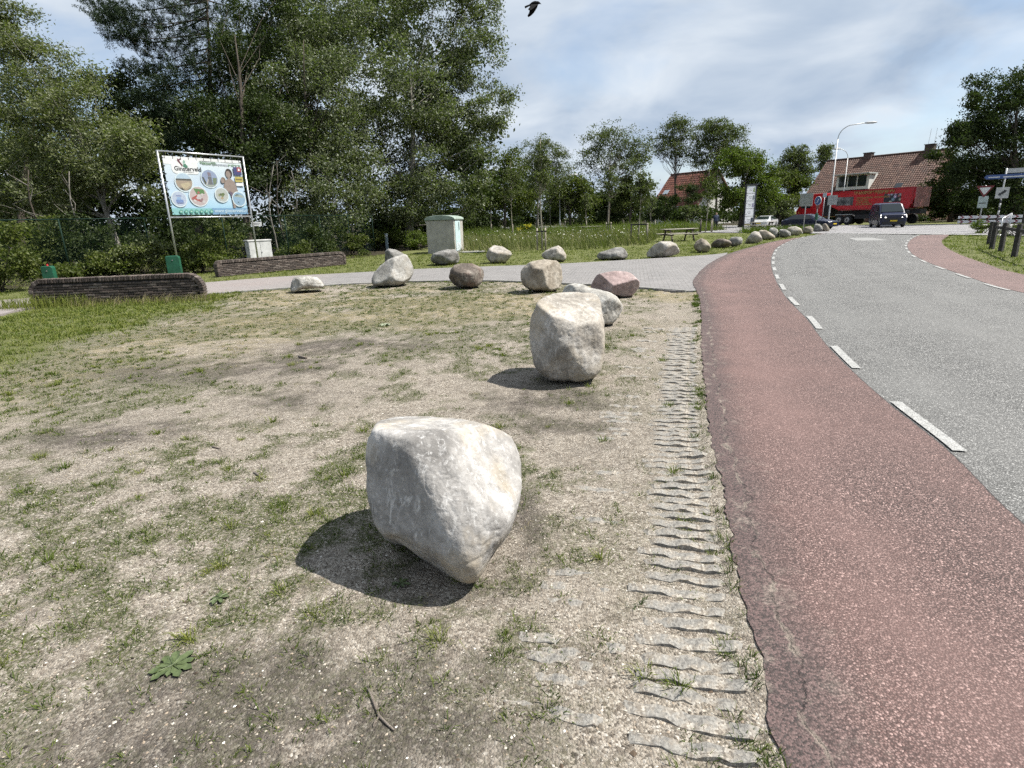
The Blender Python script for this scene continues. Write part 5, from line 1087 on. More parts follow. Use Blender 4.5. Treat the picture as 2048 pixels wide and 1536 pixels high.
def brick_wall(label, A, B, h, ra, rb, thick=0.22, rowlock=0.10, seed=0, taper_b=0.0):
    """wall from A to B on the ground; upper corners rounded with radii ra, rb; brick-on-edge cap"""
    A = np.array(A, float); B = np.array(B, float); d = (B - A)[:2]; Lw = np.linalg.norm(d); d /= Lw; ang = math.atan2(d[1], d[0]); nrm = np.array([-d[1], d[0]])
    root = thing('brick_wall', label, 'wall', (A[0], A[1], 0)); r = random.Random(seed)
    st = [brick_me('brick', 0.205, thick / 2 - 0.01, 0.048, seed * 10 + q) for q in range(4)]; hd = [brick_me('brick', 0.098, thick / 2 - 0.01, 0.050, seed * 10 + 5 + q) for q in range(2)]
    cap = [brick_me('brick', 0.050, thick + 0.012, rowlock, seed * 10 + 8 + q) for q in range(3)]
    def topz(u):
        z = h
        if u < ra: z = h - ra + math.sqrt(max(0, ra * ra - (ra - u) ** 2)) if ra else h
        if u > Lw - rb: z = min(z, h - rb + math.sqrt(max(0, rb * rb - (u - (Lw - rb)) ** 2)))
        return z
    def put(me, u, off, z, tilt=0.0):
        o = bpy.data.objects.new('brick', me); COL.objects.link(o); o.parent = root
        p_ = d * u + nrm * off; o.location = (p_[0], p_[1], z); 
        o.rotation_euler = (0, 0, 0); o.rotation_mode = 'XYZ'
        o.matrix_local = Matrix.Translation((p_[0], p_[1], z)) @ Matrix.Rotation(ang, 4, 'Z') @ Matrix.Rotation(tilt, 4, 'Y') @ Matrix.Rotation(r.uniform(-0.012, 0.012), 4, 'Z')
    zc_ = 0.028; course = 0
    while zc_ + 0.03 < h - rowlock + 0.005:
        u = -0.0 + (0.105 if course % 2 else 0.0); 
        if course % 2 and topz(0.05) - rowlock > zc_ + 0.02:
            for f in (-1, 1): put(hd[r.randrange(2)], 0.052, f * thick / 4, zc_)
        while u + 0.2 < Lw + 0.02:
            if min(topz(u + 0.02), topz(min(u + 0.19, Lw))) - rowlock * 0.8 > zc_ + 0.025:
                for f in (-1, 1): put(st[r.randrange(4)], u + 0.105, f * (thick / 4) + r.uniform(-0.004, 0.004), zc_ + r.uniform(-0.002, 0.002))
            elif min(topz(u + 0.02), topz(u + 0.09)) - rowlock * 0.8 > zc_ + 0.025:
                for f in (-1, 1): put(hd[r.randrange(2)], u + 0.055, f * thick / 4, zc_)
            elif min(topz(u + 0.11), topz(min(Lw, u + 0.19))) - rowlock * 0.8 > zc_ + 0.025:
                for f in (-1, 1): put(hd[r.randrange(2)], u + 0.155, f * thick / 4, zc_)
            u += 0.212
        zc_ += 0.060; course += 1
    # cap bricks follow the outline: left arc, top, right arc
    outline = []
    if ra: outline += [(ra - ra * math.cos(q), h - ra + ra * math.sin(q)) for q in np.linspace(0, math.pi / 2, 24)]
    else: outline += [(0, h)]
    if rb: outline += [(Lw - rb + rb * math.sin(q), h - rb + rb * math.cos(q)) for q in np.linspace(0, math.pi / 2, 24)]
    else: outline += [(Lw, h)]
    # extend straight down to the ground at rounded ends
    if ra and h - ra > 0.05: outline = [(0, 0.03)] + outline
    if rb and h - rb > 0.05: outline = outline + [(Lw, 0.03)]
    ol = np.array(outline); s_o = np.r_[0, np.cumsum(np.linalg.norm(np.diff(ol, axis=0), axis=1))]; q = 0.03
    while q < s_o[-1] - 0.02:
        u, z = np.interp(q, s_o, ol[:, 0]), np.interp(q, s_o, ol[:, 1]); u2, z2 = np.interp(q + 0.02, s_o, ol[:, 0]), np.interp(q + 0.02, s_o, ol[:, 1])
        tl = math.atan2(z2 - z, u2 - u); ox, oz = math.sin(tl) * rowlock / 2, -math.cos(tl) * rowlock / 2
        put(cap[r.randrange(3)], u + ox, r.uniform(-0.006, 0.006), z + oz + r.uniform(-0.004, 0.004), -tl); q += 0.060
    # mortar core, recessed
    poly = [(0.02 + 0.05 * 0, 0.0)] + [(min(max(u, 0.03), Lw - 0.03), max(0.01, z - 0.018)) for u, z in outline] + [(Lw - 0.02, 0.0)]
    MB().prism(poly, (A[0], A[1], 0), (d[0], d[1], 0), (0, 0, 1), (nrm[0], nrm[1], 0), -thick / 2 + 0.030, thick / 2 - 0.030).build('mortar_core', m_mortar, root)
    return root
WA, WB = np.r_[WALL_A, 0], np.r_[WALL_B, 0]
brick_wall('dark weathered brick wall with rounded ends, nearest on the left', WA, WB, 0.62, 0.32, 0.36, seed=1)
brick_wall('long low brick wall across the path before the white cabinet', gp(434, 554), gp(690, 529), 0.55, 0.18, 0.26, seed=2)

# ---- green posts
m_green = plain('green_paint', (0.012, 0.085, 0.048), 0.5, var=0.2, scale=5)
def rounded_post(label, c, w, dpt, h, ang, red=False):
    X = np.array([math.cos(ang), math.sin(ang), 0]); Y = np.array([-X[1], X[0], 0]); Z_ = np.array([0, 0, 1.0])
    root = thing('green_post', label, 'post', c, 'green barrier posts')
    poly = [(-w / 2, -0.05), (w / 2, -0.05), (w / 2, h - 0.07), (w / 2 - 0.02, h - 0.02), (w / 2 - 0.07, h), (-w / 2 + 0.03, h), (-w / 2, h - 0.03)]
    MB().prism(poly, c, X, Z_, Y, -dpt / 2, dpt / 2).build('body', m_green, root, bevel=0.012)
    MB().cyl(np.array(c) - Y * dpt / 2 + Z_ * (h - 0.14), np.array(c) - Y * (dpt / 2 + 0.012) + Z_ * (h - 0.14), 0.018, n=12).build('lock', plain('steel', (0.42, 0.42, 0.43), 0.35, 0.9), root)
    if red: MB().cyl(np.array(c) + Z_ * (h - 0.005), np.array(c) + Z_ * (h + 0.06), 0.035, 0.02, 12).build('lamp', plain('red_lamp', (0.35, 0.03, 0.03), 0.3), root)
    return root
rounded_post('larger green metal post below the billboard', gp(353, 556), 0.42, 0.30, 0.76, 0.35)
_gp = ground_at(106, 17.6); rounded_post('smaller green metal post with a red knob, far left', _gp, 0.30, 0.24, float(wp(104, 531, 17.6)[2]), 0.30, True)

# ---- chain-link fence
m_fgreen = plain('fence_green', (0.005, 0.020, 0.013), 0.7, var=0.2, spec=0.15)
fz = [(-60, 18.6), (63, 19.8), (336, 23.4), (560, 25.4), (750, 34.0)]
FP = [ground_at(x_, z_) for x_, z_ in fz]; FH = 2.1
fence = thing('chain_link_fence', 'dark green chain link fence along the edge of the wood', 'fence', FP[0])
fl = np.array(FP); fs = np.r_[0, np.cumsum(np.linalg.norm(np.diff(fl, axis=0), axis=1))]
def fpt(s_q, z): return np.array([np.interp(s_q, fs, fl[:, 0]), np.interp(s_q, fs, fl[:, 1]), z])
npost = int(fs[-1] / 2.5)
for k in range(npost + 1):
    s_q = fs[-1] * k / npost; MB().cyl(fpt(s_q, -0.1), fpt(s_q, FH + 0.02), 0.024, n=10).build('fence_post', m_fgreen, fence, True)
for k in range(npost):
    MB().cyl(fpt(fs[-1] * k / npost + 0.02, FH), fpt(fs[-1] * (k + 1) / npost - 0.02, FH), 0.02, n=8).build('top_rail', m_fgreen, fence, True)
V = []; F = []
def wire(p0, p1, w=0.0024):
    dd = unit(p1 - p0); up = np.cross(dd, unit(np.array([0.8, -0.6, 0]))); a_ = up * w / 2; n0 = len(V)
    V.extend([p0 - a_, p0 + a_, p1 + a_, p1 - a_]); F.append((n0, n0 + 1, n0 + 2, n0 + 3))
step = 0.062; s_q = -FH
while s_q < fs[-1]:
    for sg in (1, -1):
        a0_, z0_ = (s_q, 0.03) if sg > 0 else (s_q, FH - 0.02)
        for q in range(4):     # short straight pieces so that the wires follow the bends of the line
            sa, sb = s_q + FH * q / 4, s_q + FH * (q + 1) / 4
            if sa < 0 or sb > fs[-1]: continue
            za_, zb_ = (FH * q / 4, FH * (q + 1) / 4) if sg > 0 else (FH * (1 - q / 4), FH * (1 - (q + 1) / 4))
            wire(fpt(sa, za_ * 0.985), fpt(sb, zb_ * 0.985))
    s_q += step
o = place('wire_mesh', np.array(V), np.array(F), m_fgreen, fence); tag(o, kind='stuff')
sgn = thing('fence_sign', 'small white sign on the fence right of the billboard', 'sign', fpt(np.interp(505, [63, 336, 560, 750], fs[1:]), 0))
c_ = wp(513, 448, 24.85); tdir = unit(fl[3] - fl[2]); nfr = np.array([tdir[1], -tdir[0], 0])
MB().box(c_ + nfr * 0.03, (0.42, 0.012, 0.17), X=tdir).build('plate', plain('white_plate', (0.62, 0.63, 0.62), 0.5), sgn)
mb = MB()
for k in range(2): mb.box(c_ + nfr * 0.038 + np.array([0, 0, 0.03 - 0.05 * k]) - tdir * 0.02 * k, (0.28 - 0.06 * k, 0.003, 0.018), X=tdir)
mb.build('lettering', plain('grey_print', (0.25, 0.26, 0.28), 0.6), sgn)

# ---- text helper (flat print on signs)
def text_mesh(body, size, X, Y, O, mat, name, parent, bold=0.0, align='LEFT', extr=0.0):
    cu = bpy.data.curves.new('t', 'FONT'); cu.body = body; cu.size = size; cu.align_x = align; cu.offset = bold; cu.extrude = extr
    ob = bpy.data.objects.new('t', cu); me = bpy.data.meshes.new_from_object(ob); bpy.data.objects.remove(ob); bpy.data.curves.remove(cu)
    v = np.zeros(len(me.vertices) * 3, np.float32); me.vertices.foreach_get('co', v); v = v.reshape(-1, 3)
    off = np.array(wloc(parent)); w = np.array(O) - off + v[:, :1] * np.array(X) + v[:, 1:2] * np.array(Y)
    me.vertices.foreach_set('co', w.astype(np.float32).ravel()); me.update(); me.materials.clear()
    return link(name, me, mat, parent)
def ink(name, col, rough=0.5):
    g_ = sum(col) / 3; return plain('ink_' + name, tuple(0.68 * (0.72 * q + 0.28 * g_) for q in col), rough, var=0.06, scale=12)      # sun-faded print

# ---- billboard
B0 = np.array([-11.80, 21.05, 0.0]); B1 = np.array([-10.02, 23.62, 0.0]); be = unit(B1 - B0); bw = float(np.linalg.norm(B1 - B0)); bn = np.array([be[1], -be[0], 0]); bz0, bz1 = 2.04, 4.22; bz = np.array([0, 0, 1.0])
bb = thing('billboard', 'blue and white advertising banner in a steel tube frame above the fence', 'billboard', B0)
m_tube = plain('galvanised_tube', (0.50, 0.51, 0.52), 0.38, 0.75, var=0.15, scale=10)
for q in (0, bw): MB().cyl(B0 + be * q + bz * -0.1, B0 + be * q + bz * bz1, 0.032, n=12).build('post', m_tube, bb, True)
for z_ in (bz0, bz1): MB().cyl(B0 + be * -0.03 + bz * z_, B0 + be * (bw + 0.03) + bz * z_, 0.030, n=12).build('rail', m_tube, bb, True)
m0 = 0.13; u0, u1, v0, v1 = m0, bw - m0, bz0 + 0.09, bz1 - 0.14
def bbp(u, v, d): return B0 + be * (u0 + (u1 - u0) * u) + bz * (v0 + (v1 - v0) * v) + bn * d
def banner_mat():
    t = NT('banner_print'); c = t.coord('Generated'); sx = t.n('ShaderNodeSeparateXYZ'); t.l(c, sx.inputs[0])
    n_ = t.noise(c, 3.0, 5, 0.6); zf = t.math('ADD', sx.outputs['Z'], t.math('MULTIPLY', t.math('SUBTRACT', n_, 0.5), 0.35))
    col = t.ramp(zf, [(0.0, (0.19, 0.37, 0.50)), (0.25, (0.33, 0.46, 0.56)), (0.55, (0.36, 0.44, 0.53)), (0.80, (0.43, 0.50, 0.55)), (1.0, (0.50, 0.54, 0.56))])
    return t.pbr(col, 0.55, 0, t.bump(t.noise(c, 5, 3), 0.15, 0.05), 0.4)
bm_ = MB(); nxb, nzb = 16, 10; Vb = []; Fb = []
for j_ in range(nzb + 1):
    for i_ in range(nxb + 1):
        Vb.append(bbp(i_ / nxb, j_ / nzb, 0.006 * math.sin(i_ * 1.3) * math.sin(j_ * 0.9)))
Fb = [(j_ * (nxb + 1) + i_, j_ * (nxb + 1) + i_ + 1, (j_ + 1) * (nxb + 1) + i_ + 1, (j_ + 1) * (nxb + 1) + i_) for j_ in range(nzb) for i_ in range(nxb)]
banner = place('banner', np.array(Vb), np.array(Fb), banner_mat(), bb, True)
# ties between frame and banner
mt_ = ink('tie', (0.02, 0.02, 0.02))
for k in range(11):
    q = (k + 0.5) / 11
    MB().box((B0 + be * bw * q + bz * bz1 + bbp(q, 1, 0)) / 2 + bn * 0.01, (0.014, 0.014, 0.30)).build('tie', mt_, bb)
    MB().box((B0 + be * bw * q + bz * bz0 + bbp(q, 0, 0)) / 2 + bn * 0.01, (0.014, 0.014, 0.16)).build('tie', mt_, bb)
for k in range(8):
    q = (k + 0.5) / 8
    for a_, b_ in ((0.0, 0), (bw, 1)): MB().box((B0 + be * a_ + bz * (bz0 + (bz1 - bz0) * q) + bbp(b_, q, 0)) / 2 + bn * 0.01, (0.22, 0.014, 0.014), X=be).build('tie', mt_, bb)
Wm, Hm = u1 - u0, v1 - v0
LAY = [0.008]
def pr(name, poly, mat, d=None, lab=None):
    """printed shape on the banner; poly in metres from its lower left corner"""
    LAY[0] += 0.0003; dd = LAY[0] if d is None else d
    O = bbp(0, 0, dd); n = len(poly)
    return place(name, [O + be * a_ + bz * b_ for a_, b_ in poly], np.array([list(range(n))]), mat, banner)
def rect(a, b, c, d): return [(a * Wm, b * Hm), (c * Wm, b * Hm), (c * Wm, d * Hm), (a * Wm, d * Hm)]
iw = ink('white', (0.80, 0.83, 0.84)); 
pr('white_field', [(0, Hm), (0, 0.865 * Hm), (0.085 * Wm, 0.865 * Hm), (0.085 * Wm, 0.78 * Hm), (0.10 * Wm, 0.73 * Hm), (0.13 * Wm, 0.71 * Hm), (0.39 * Wm, 0.71 * Hm), (0.41 * Wm, 0.73 * Hm), (0.41 * Wm, 0.90 * Hm), (0.44 * Wm, 0.95 * Hm), (Wm, 0.95 * Hm), (Wm, Hm)], iw)
pr('bottom_band', rect(0, 0, 0.5, 0.115), ink('teal', (0.20, 0.58, 0.60))); pr('bottom_band', rect(0.5, 0, 1, 0.115), ink('blue', (0.13, 0.36, 0.62)))
# emblem: red curl and green leaves
pr('emblem', [(0.175 * Wm, 0.97 * Hm), (0.165 * Wm, 0.93 * Hm), (0.20 * Wm, 0.865 * Hm), (0.215 * Wm, 0.825 * Hm), (0.228 * Wm, 0.86 * Hm), (0.20 * Wm, 0.915 * Hm), (0.195 * Wm, 0.955 * Hm)], ink('maroon', (0.17, 0.035, 0.055)))
pr('emblem', circ(0.205 * Wm, 0.955 * Hm, 0.028, 14), ink('maroon', (0.17, 0.035, 0.055)))
pr('emblem', [(0.225 * Wm, 0.835 * Hm), (0.25 * Wm, 0.815 * Hm), (0.285 * Wm, 0.815 * Hm), (0.285 * Wm, 0.845 * Hm), (0.262 * Wm, 0.885 * Hm), (0.235 * Wm, 0.875 * Hm)], ink('leafgreen', (0.055, 0.25, 0.15)))
pr('emblem', [(0.232 * Wm, 0.88 * Hm), (0.262 * Wm, 0.892 * Hm), (0.262 * Wm, 0.93 * Hm), (0.248 * Wm, 0.955 * Hm), (0.234 * Wm, 0.92 * Hm)], ink('palegreen', (0.25, 0.48, 0.38)))
text_mesh('Ginsterveld', 0.205, be, bz, bbp(0.115, 0.765, 0.013), ink('charcoal', (0.06, 0.065, 0.07)), 'lettering', banner, 0.004)
text_mesh('vakantiepark', 0.075, be, bz, bbp(0.215, 0.735, 0.013), ink('greyprint', (0.30, 0.31, 0.32)), 'lettering', banner)
text_mesh('Natuurlijk', 0.15, be, bz, bbp(0.445, 0.895, 0.013), ink('headgreen', (0.16, 0.33, 0.17)), 'lettering', banner, 0.004)
text_mesh('ontspannen', 0.13, be, bz, bbp(0.60, 0.885, 0.013), ink('headgrey', (0.40, 0.46, 0.54)), 'lettering', banner, 0.002)
text_mesh('genieten', 0.14, be, bz, bbp(0.815, 0.885, 0.013), ink('headgreen', (0.16, 0.33, 0.17)), 'lettering', banner, 0.004)
text_mesh('www.ginsterveld.nl', 0.17, be, bz, bbp(0.535, 0.04, 0.013), ink('urlblue', (0.50, 0.72, 0.85)), 'lettering', banner, 0.003)
LAY[0] = 0.014
def disc(cu, cv, r, sky_c, bits):
    cx_, cz_ = cu * Wm, cv * Hm
    pr('picture_ring', circ(cx_, cz_, r + 0.035, 36), ink('ring', (0.64, 0.78, 0.84))); pr('picture', circ(cx_, cz_, r, 36), ink('pic%d' % int(1000 * cu), sky_c))
    for k_, (poly, c_) in enumerate(bits):
        P2 = []
        for a_, b_ in poly:
            q = math.hypot(a_, b_); f_ = min(1, 0.97 / q) if q > 0 else 1; P2.append((cx_ + a_ * f_ * r, cz_ + b_ * f_ * r))
        pr('picture_detail', P2, ink('d%d_%d' % (int(1000 * cu), k_), c_))
def blobs(seed, n, cols, r0=0.12, r1=0.3, reg=0.75):
    r = random.Random(seed); out = []
    for k in range(n):
        a_, q = r.uniform(0, 6.28), r.uniform(0, reg); cx_, cy_ = q * math.cos(a_), q * math.sin(a_)
        out.append(([(cx_ + r.uniform(r0, r1) * math.cos(t_), cy_ + r.uniform(r0, r1) * math.sin(t_)) for t_ in np.linspace(0, 6.28, 8)[:-1]], cols[r.randrange(len(cols))]))
    return out
low = lambda y0: [(math.cos(q), math.sin(q)) for q in np.linspace(math.pi + math.asin(-y0), 2 * math.pi - math.asin(-y0), 14)]
disc(0.205, 0.565, 0.295, (0.40, 0.58, 0.74), [(low(0.2), (0.40, 0.31, 0.22)), ([(-0.95, 0.2), (0.95, 0.2), (0.9, 0.42), (-0.9, 0.42)], (0.11, 0.11, 0.09)), ([(-0.5, -0.2), (0.6, 0.05), (0.75, -0.3), (0.1, -0.8), (-0.3, -0.6)], (0.52, 0.43, 0.25)), ([(0.1, -0.95), (0.8, -0.5), (0.6, -0.75)], (0.13, 0.17, 0.08)), ([(-0.7, -0.6), (-0.3, -0.65), (0.0, -0.95), (-0.3, -0.95)], (0.10, 0.10, 0.08))])
disc(0.538, 0.645, 0.300, (0.25, 0.34, 0.55), [([(-0.95, 0.2), (-0.7, 0.1), (-0.4, -0.7), (-0.7, -0.7)], (0.09, 0.11, 0.08)), ([(-0.2, 0.25), (0.25, 0.25), (0.3, -0.8), (-0.3, -0.8)], (0.15, 0.16, 0.18)), ([(-0.2, 0.75), (0.2, 0.7), (0.25, 0.3), (-0.15, 0.3)], (0.22, 0.18, 0.23)), ([(-0.6, -0.75), (-0.2, -0.05), (-0.15, -0.15), (-0.45, -0.8)], (0.52, 0.52, 0.50)), ([(0.4, 0.1), (0.9, 0.1), (0.8, -0.6), (0.35, -0.75)], (0.17, 0.24, 0.13)), (low(-0.72), (0.32, 0.38, 0.34))])
disc(0.36, 0.325, 0.325, (0.52, 0.42, 0.42), [([(-0.5, 0.85), (0.6, 0.75), (0.75, 0.3), (-0.2, 0.2)], (0.10, 0.26, 0.07)), ([(-0.7, -0.1), (-0.1, 0.2), (0.1, -0.6), (-0.4, -0.4)], (0.48, 0.07, 0.05))] + blobs(3, 12, [(0.60, 0.56, 0.56), (0.46, 0.10, 0.10), (0.55, 0.50, 0.52), (0.30, 0.16, 0.17)], 0.1, 0.2))
disc(0.11, 0.275, 0.245, (0.42, 0.52, 0.70), [([(-0.5, -0.5), (0.55, -0.5), (0.55, -0.1), (-0.5, -0.1)], (0.13, 0.25, 0.58)), ([(-0.35, -0.1), (0.3, -0.1), (0.25, 0.25), (-0.3, 0.25)], (0.22, 0.42, 0.72)), ([(-0.4, 0.35), (0.35, 0.35), (0.35, 0.5), (-0.4, 0.5)], (0.16, 0.22, 0.48)), ([(-0.4, -0.65), (0.5, -0.65), (0.5, -0.52), (-0.4, -0.52)], (0.10, 0.14, 0.35))])
# mother and child in the photo print, reduced to plain shapes
sk = ink('skin', (0.33, 0.25, 0.21)); 
pr('figure_print', [(0.73 * Wm, 0.60 * Hm), (0.80 * Wm, 0.68 * Hm), (0.87 * Wm, 0.60 * Hm), (0.90 * Wm, 0.42 * Hm), (0.86 * Wm, 0.33 * Hm), (0.78 * Wm, 0.40 * Hm), (0.70 * Wm, 0.44 * Hm)], sk)
pr('figure_print', [(0.77 * Wm, 0.44 * Hm), (0.87 * Wm, 0.36 * Hm), (0.86 * Wm, 0.29 * Hm), (0.80 * Wm, 0.30 * Hm)], ink('cloth', (0.16, 0.11, 0.17)))
pr('figure_print', [(0.80 * Wm, 0.30 * Hm), (0.84 * Wm, 0.30 * Hm), (0.835 * Wm, 0.12 * Hm), (0.80 * Wm, 0.12 * Hm)], sk)
pr('figure_print', circ(0.805 * Wm, 0.755 * Hm, 0.135, 20, ry=0.165), ink('hair', (0.05, 0.035, 0.03))); pr('figure_print', circ(0.795 * Wm, 0.735 * Hm, 0.095, 20, ry=0.125), sk)
pr('figure_print', circ(0.715 * Wm, 0.63 * Hm, 0.09, 18, ry=0.10), ink('hair2', (0.22, 0.15, 0.09))); pr('figure_print', circ(0.705 * Wm, 0.615 * Hm, 0.07, 18, ry=0.085), sk)
disc(0.665, 0.355, 0.240, (0.45, 0.49, 0.46), blobs(9, 9, [(0.14, 0.20, 0.06), (0.25, 0.28, 0.10), (0.45, 0.33, 0.16), (0.10, 0.13, 0.07)], 0.12, 0.28, 0.6))
disc(0.895, 0.285, 0.245, (0.22, 0.42, 0.62), [([(-0.8, 0.35), (0.8, 0.2), (0.6, 0.6), (-0.4, 0.75)], (0.34, 0.42, 0.38)), ([(-0.7, 0.5), (-0.2, 0.75), (0.1, 0.6), (-0.4, 0.45)], (0.13, 0.18, 0.15)), ([(-0.3, -0.4), (-0.05, -0.4), (-0.1, -0.65)], (0.06, 0.09, 0.08))])
pr('notice', rect(0.875, 0.73, 0.985, 0.875), ink('navy', (0.045, 0.055, 0.22))); pr('notice', rect(0.925, 0.79, 0.985, 0.875), ink('signred', (0.42, 0.04, 0.06))); pr('notice', rect(0.94, 0.81, 0.965, 0.85), iw)
pr('notice', rect(0.88, 0.60, 0.99, 0.70), ink('signyellow', (0.55, 0.46, 0.04))); pr('notice', rect(0.89, 0.635, 0.975, 0.665), ink('brownprint', (0.24, 0.19, 0.04))); pr('notice', rect(0.885, 0.53, 0.99, 0.585), iw)
ig = ink('icongreen', (0.06, 0.40, 0.30))
for k in range(7):
    cu = 0.105 + 0.064 * k; pr('icon', circ(cu * Wm, 0.058 * Hm, 0.068, 18), ig)
    rk = random.Random(k); pr('icon_mark', [(cu * Wm + rk.uniform(0.02, 0.045) * math.cos(q), 0.058 * Hm + rk.uniform(0.015, 0.04) * math.sin(q)) for q in np.linspace(0, 6.28, 7)[:-1]], ink('iconlight', (0.42, 0.70, 0.62)))

# ---- white cabinet
cb = ground_at(523, 24.2); cab = thing('white_cabinet', 'white street cabinet behind the far brick wall', 'cabinet', cb)
ca = 0.80; X = np.array([math.cos(ca), math.sin(ca), 0]); Yv = np.array([-X[1], X[0], 0]); m_cab = plain('cabinet_white', (0.50, 0.505, 0.50), 0.6, var=0.14, scale=4)
MB().box(cb + np.array([0, 0, 0.54]), (0.95, 0.36, 1.06), X=X).build('body', m_cab, cab, bevel=0.015)
MB().box(cb + np.array([0, 0, 1.10]), (1.01, 0.42, 0.06), X=X).build('lid', m_cab, cab, bevel=0.012)
for s_ in (-1, 1): MB().box(cb + X * s_ * 0.235 - Yv * 0.186 + np.array([0, 0, 0.56]), (0.455, 0.012, 0.96), X=X).build('door', m_cab, cab, bevel=0.004)
MB().cyl(cb + X * 0.03 - Yv * 0.19 + np.array([0, 0, 0.62]), cb + X * 0.03 - Yv * 0.21 + np.array([0, 0, 0.62]), 0.02, n=10).build('lock', plain('steel', (0.42, 0.42, 0.43), 0.35, 0.9), cab)

# ---- utility hut
hC = ground_at(911, 30.6); hx = unit(np.array([0.985, -0.17, 0])); hy = np.array([-hx[1], hx[0], 0]); wx = 1.52; wy = 1.9
hA = hC - hx * wx; hut = thing('utility_hut', 'pale concrete transformer hut with a curved green lid', 'utility hut', hA)
m_hut = plain('exposed_concrete', (0.36, 0.345, 0.315), 0.95, var=0.14, scale=3, bump=0.9, bscale=40)
hh = 1.70; c0 = hA + hx * wx / 2 + hy * wy / 2
MB().box(c0 + np.array([0, 0, hh / 2 - 0.03]), (wx, wy, hh + 0.06), X=hx, Y=hy).build('body', m_hut, hut, bevel=0.03)
nq = 12; poly = [(-wx / 2 - 0.06, 0), (wx / 2 + 0.06, 0)] + [((wx / 2 + 0.06) * math.cos(q), 0.05 + 0.20 * math.sin(q)) for q in np.linspace(0, math.pi, nq)]
MB().prism(poly, c0 + np.array([0, 0, hh + 0.003]), hx, (0, 0, 1), hy, -wy / 2 - 0.06, wy / 2 + 0.06).build('roof', plain('lid_green', (0.22, 0.27, 0.235), 0.7, var=0.15, scale=3), hut, bevel=0.015)
m_door = plain('door_paleblue', (0.43, 0.55, 0.56), 0.5, var=0.06)
dr = MB().box(c0 + hx * (wx / 2 + 0.012) + np.array([0, 0, 0.86]) - hy * 0.28, (0.024, 1.02, 1.56), X=hx, Y=hy).build('door', m_door, hut, bevel=0.006)
MB().box(c0 + hx * (wx / 2 + 0.03) + np.array([0, 0, 1.36]) - hy * 0.05, (0.014, 0.09, 0.42), X=hx, Y=hy).build('vent', ink('tie', (0.02, 0.02, 0.02)), dr)
MB().box(c0 + hx * (wx / 2 + 0.029) + np.array([0, 0, 0.30]) - hy * 0.28, (0.010, 0.98, 0.40), X=hx, Y=hy).build('kick_plate', plain('kickplate', (0.55, 0.62, 0.66), 0.45), dr)
MB().box(c0 + hx * (wx / 2 + 0.75) + np.array([0, 0, 0.0]) - hy * 0.1, (1.2, 1.3, 0.05), X=hx, Y=hy).build('step_slab', m_conc, hut, bevel=0.01)
# marker post by the wood
mp_ = ground_at(775, 36); mk = thing('marker_post', 'slim pale blue marker post left of the hut', 'post', mp_)
MB().box(mp_ + np.array([0, 0, 0.5]), (0.17, 0.06, 1.05)).build('post', plain('marker_blue', (0.20, 0.26, 0.31), 0.6), mk, bevel=0.01); MB().box(mp_ + np.array([0, -0.035, 0.88]), (0.15, 0.006, 0.14)).build('label_plate', iw, mk)

# ---- picnic tables
m_tab = plain('weathered_planks', (0.36, 0.335, 0.28), 0.85, var=0.22, scale=7, bump=0.5)
m_tab_d = plain('table_frame', (0.075, 0.062, 0.05), 0.9, var=0.2)
def picnic(label, c, ang, L=2.0, hgt_=0.75):
    c = np.array(c, float); c[2] = 0; X = np.array([math.cos(ang), math.sin(ang), 0]); Yq = np.array([-X[1], X[0], 0]); Zq = np.array([0, 0, 1.0]); root = thing('picnic_table', label, 'picnic table', c, 'wooden picnic tables')
    for k in range(5): MB().box(c + Yq * (-0.30 + 0.15 * k) + Zq * (hgt_ - 0.02), (L, 0.142, 0.042), X=X).build('table_plank', m_tab, root, bevel=0.005)
    for s_ in (-1, 1):
        for k in range(2): MB().box(c + Yq * s_ * (0.66 + 0.15 * k) + Zq * 0.45, (L, 0.142, 0.042), X=X).build('bench_plank', m_tab, root, bevel=0.005)
        for e_ in (-1, 1):
            MB().box(c + X * e_ * L * 0.33 + Yq * s_ * 0.42 + Zq * 0.35, (0.09, 0.05, 0.82), X=X, Z=unit(Zq - Yq * s_ * 0.45), Y=unit(np.cross(unit(Zq - Yq * s_ * 0.45), X))).build('leg', m_tab_d, root)
    for e_ in (-1, 1):
        MB().box(c + X * e_ * (L * 0.33 + 0.075) + Zq * 0.40, (0.05, 1.62, 0.10), X=X).build('bench_bearer', m_tab_d, root); MB().box(c + X * e_ * (L * 0.33 + 0.075) + Zq * (hgt_ - 0.085), (0.05, 0.74, 0.09), X=X).build('top_bearer', m_tab_d, root)
    return root
picnic('nearest picnic table, weathered planks, behind the wide pale boulder', ground_at(1357, 36.5), 0.25, 2.3)
picnic('picnic table far back in the meadow, second from the right group', ground_at(1182, 58), 0.12, 2.2)
picnic('leftmost picnic table, half hidden by the meadow grass', ground_at(1052, 72), 0.1, 2.4)
picnic('picnic table behind the boulder row, next to the sign pillar', ground_at(1524, 52), -0.1, 2.2)

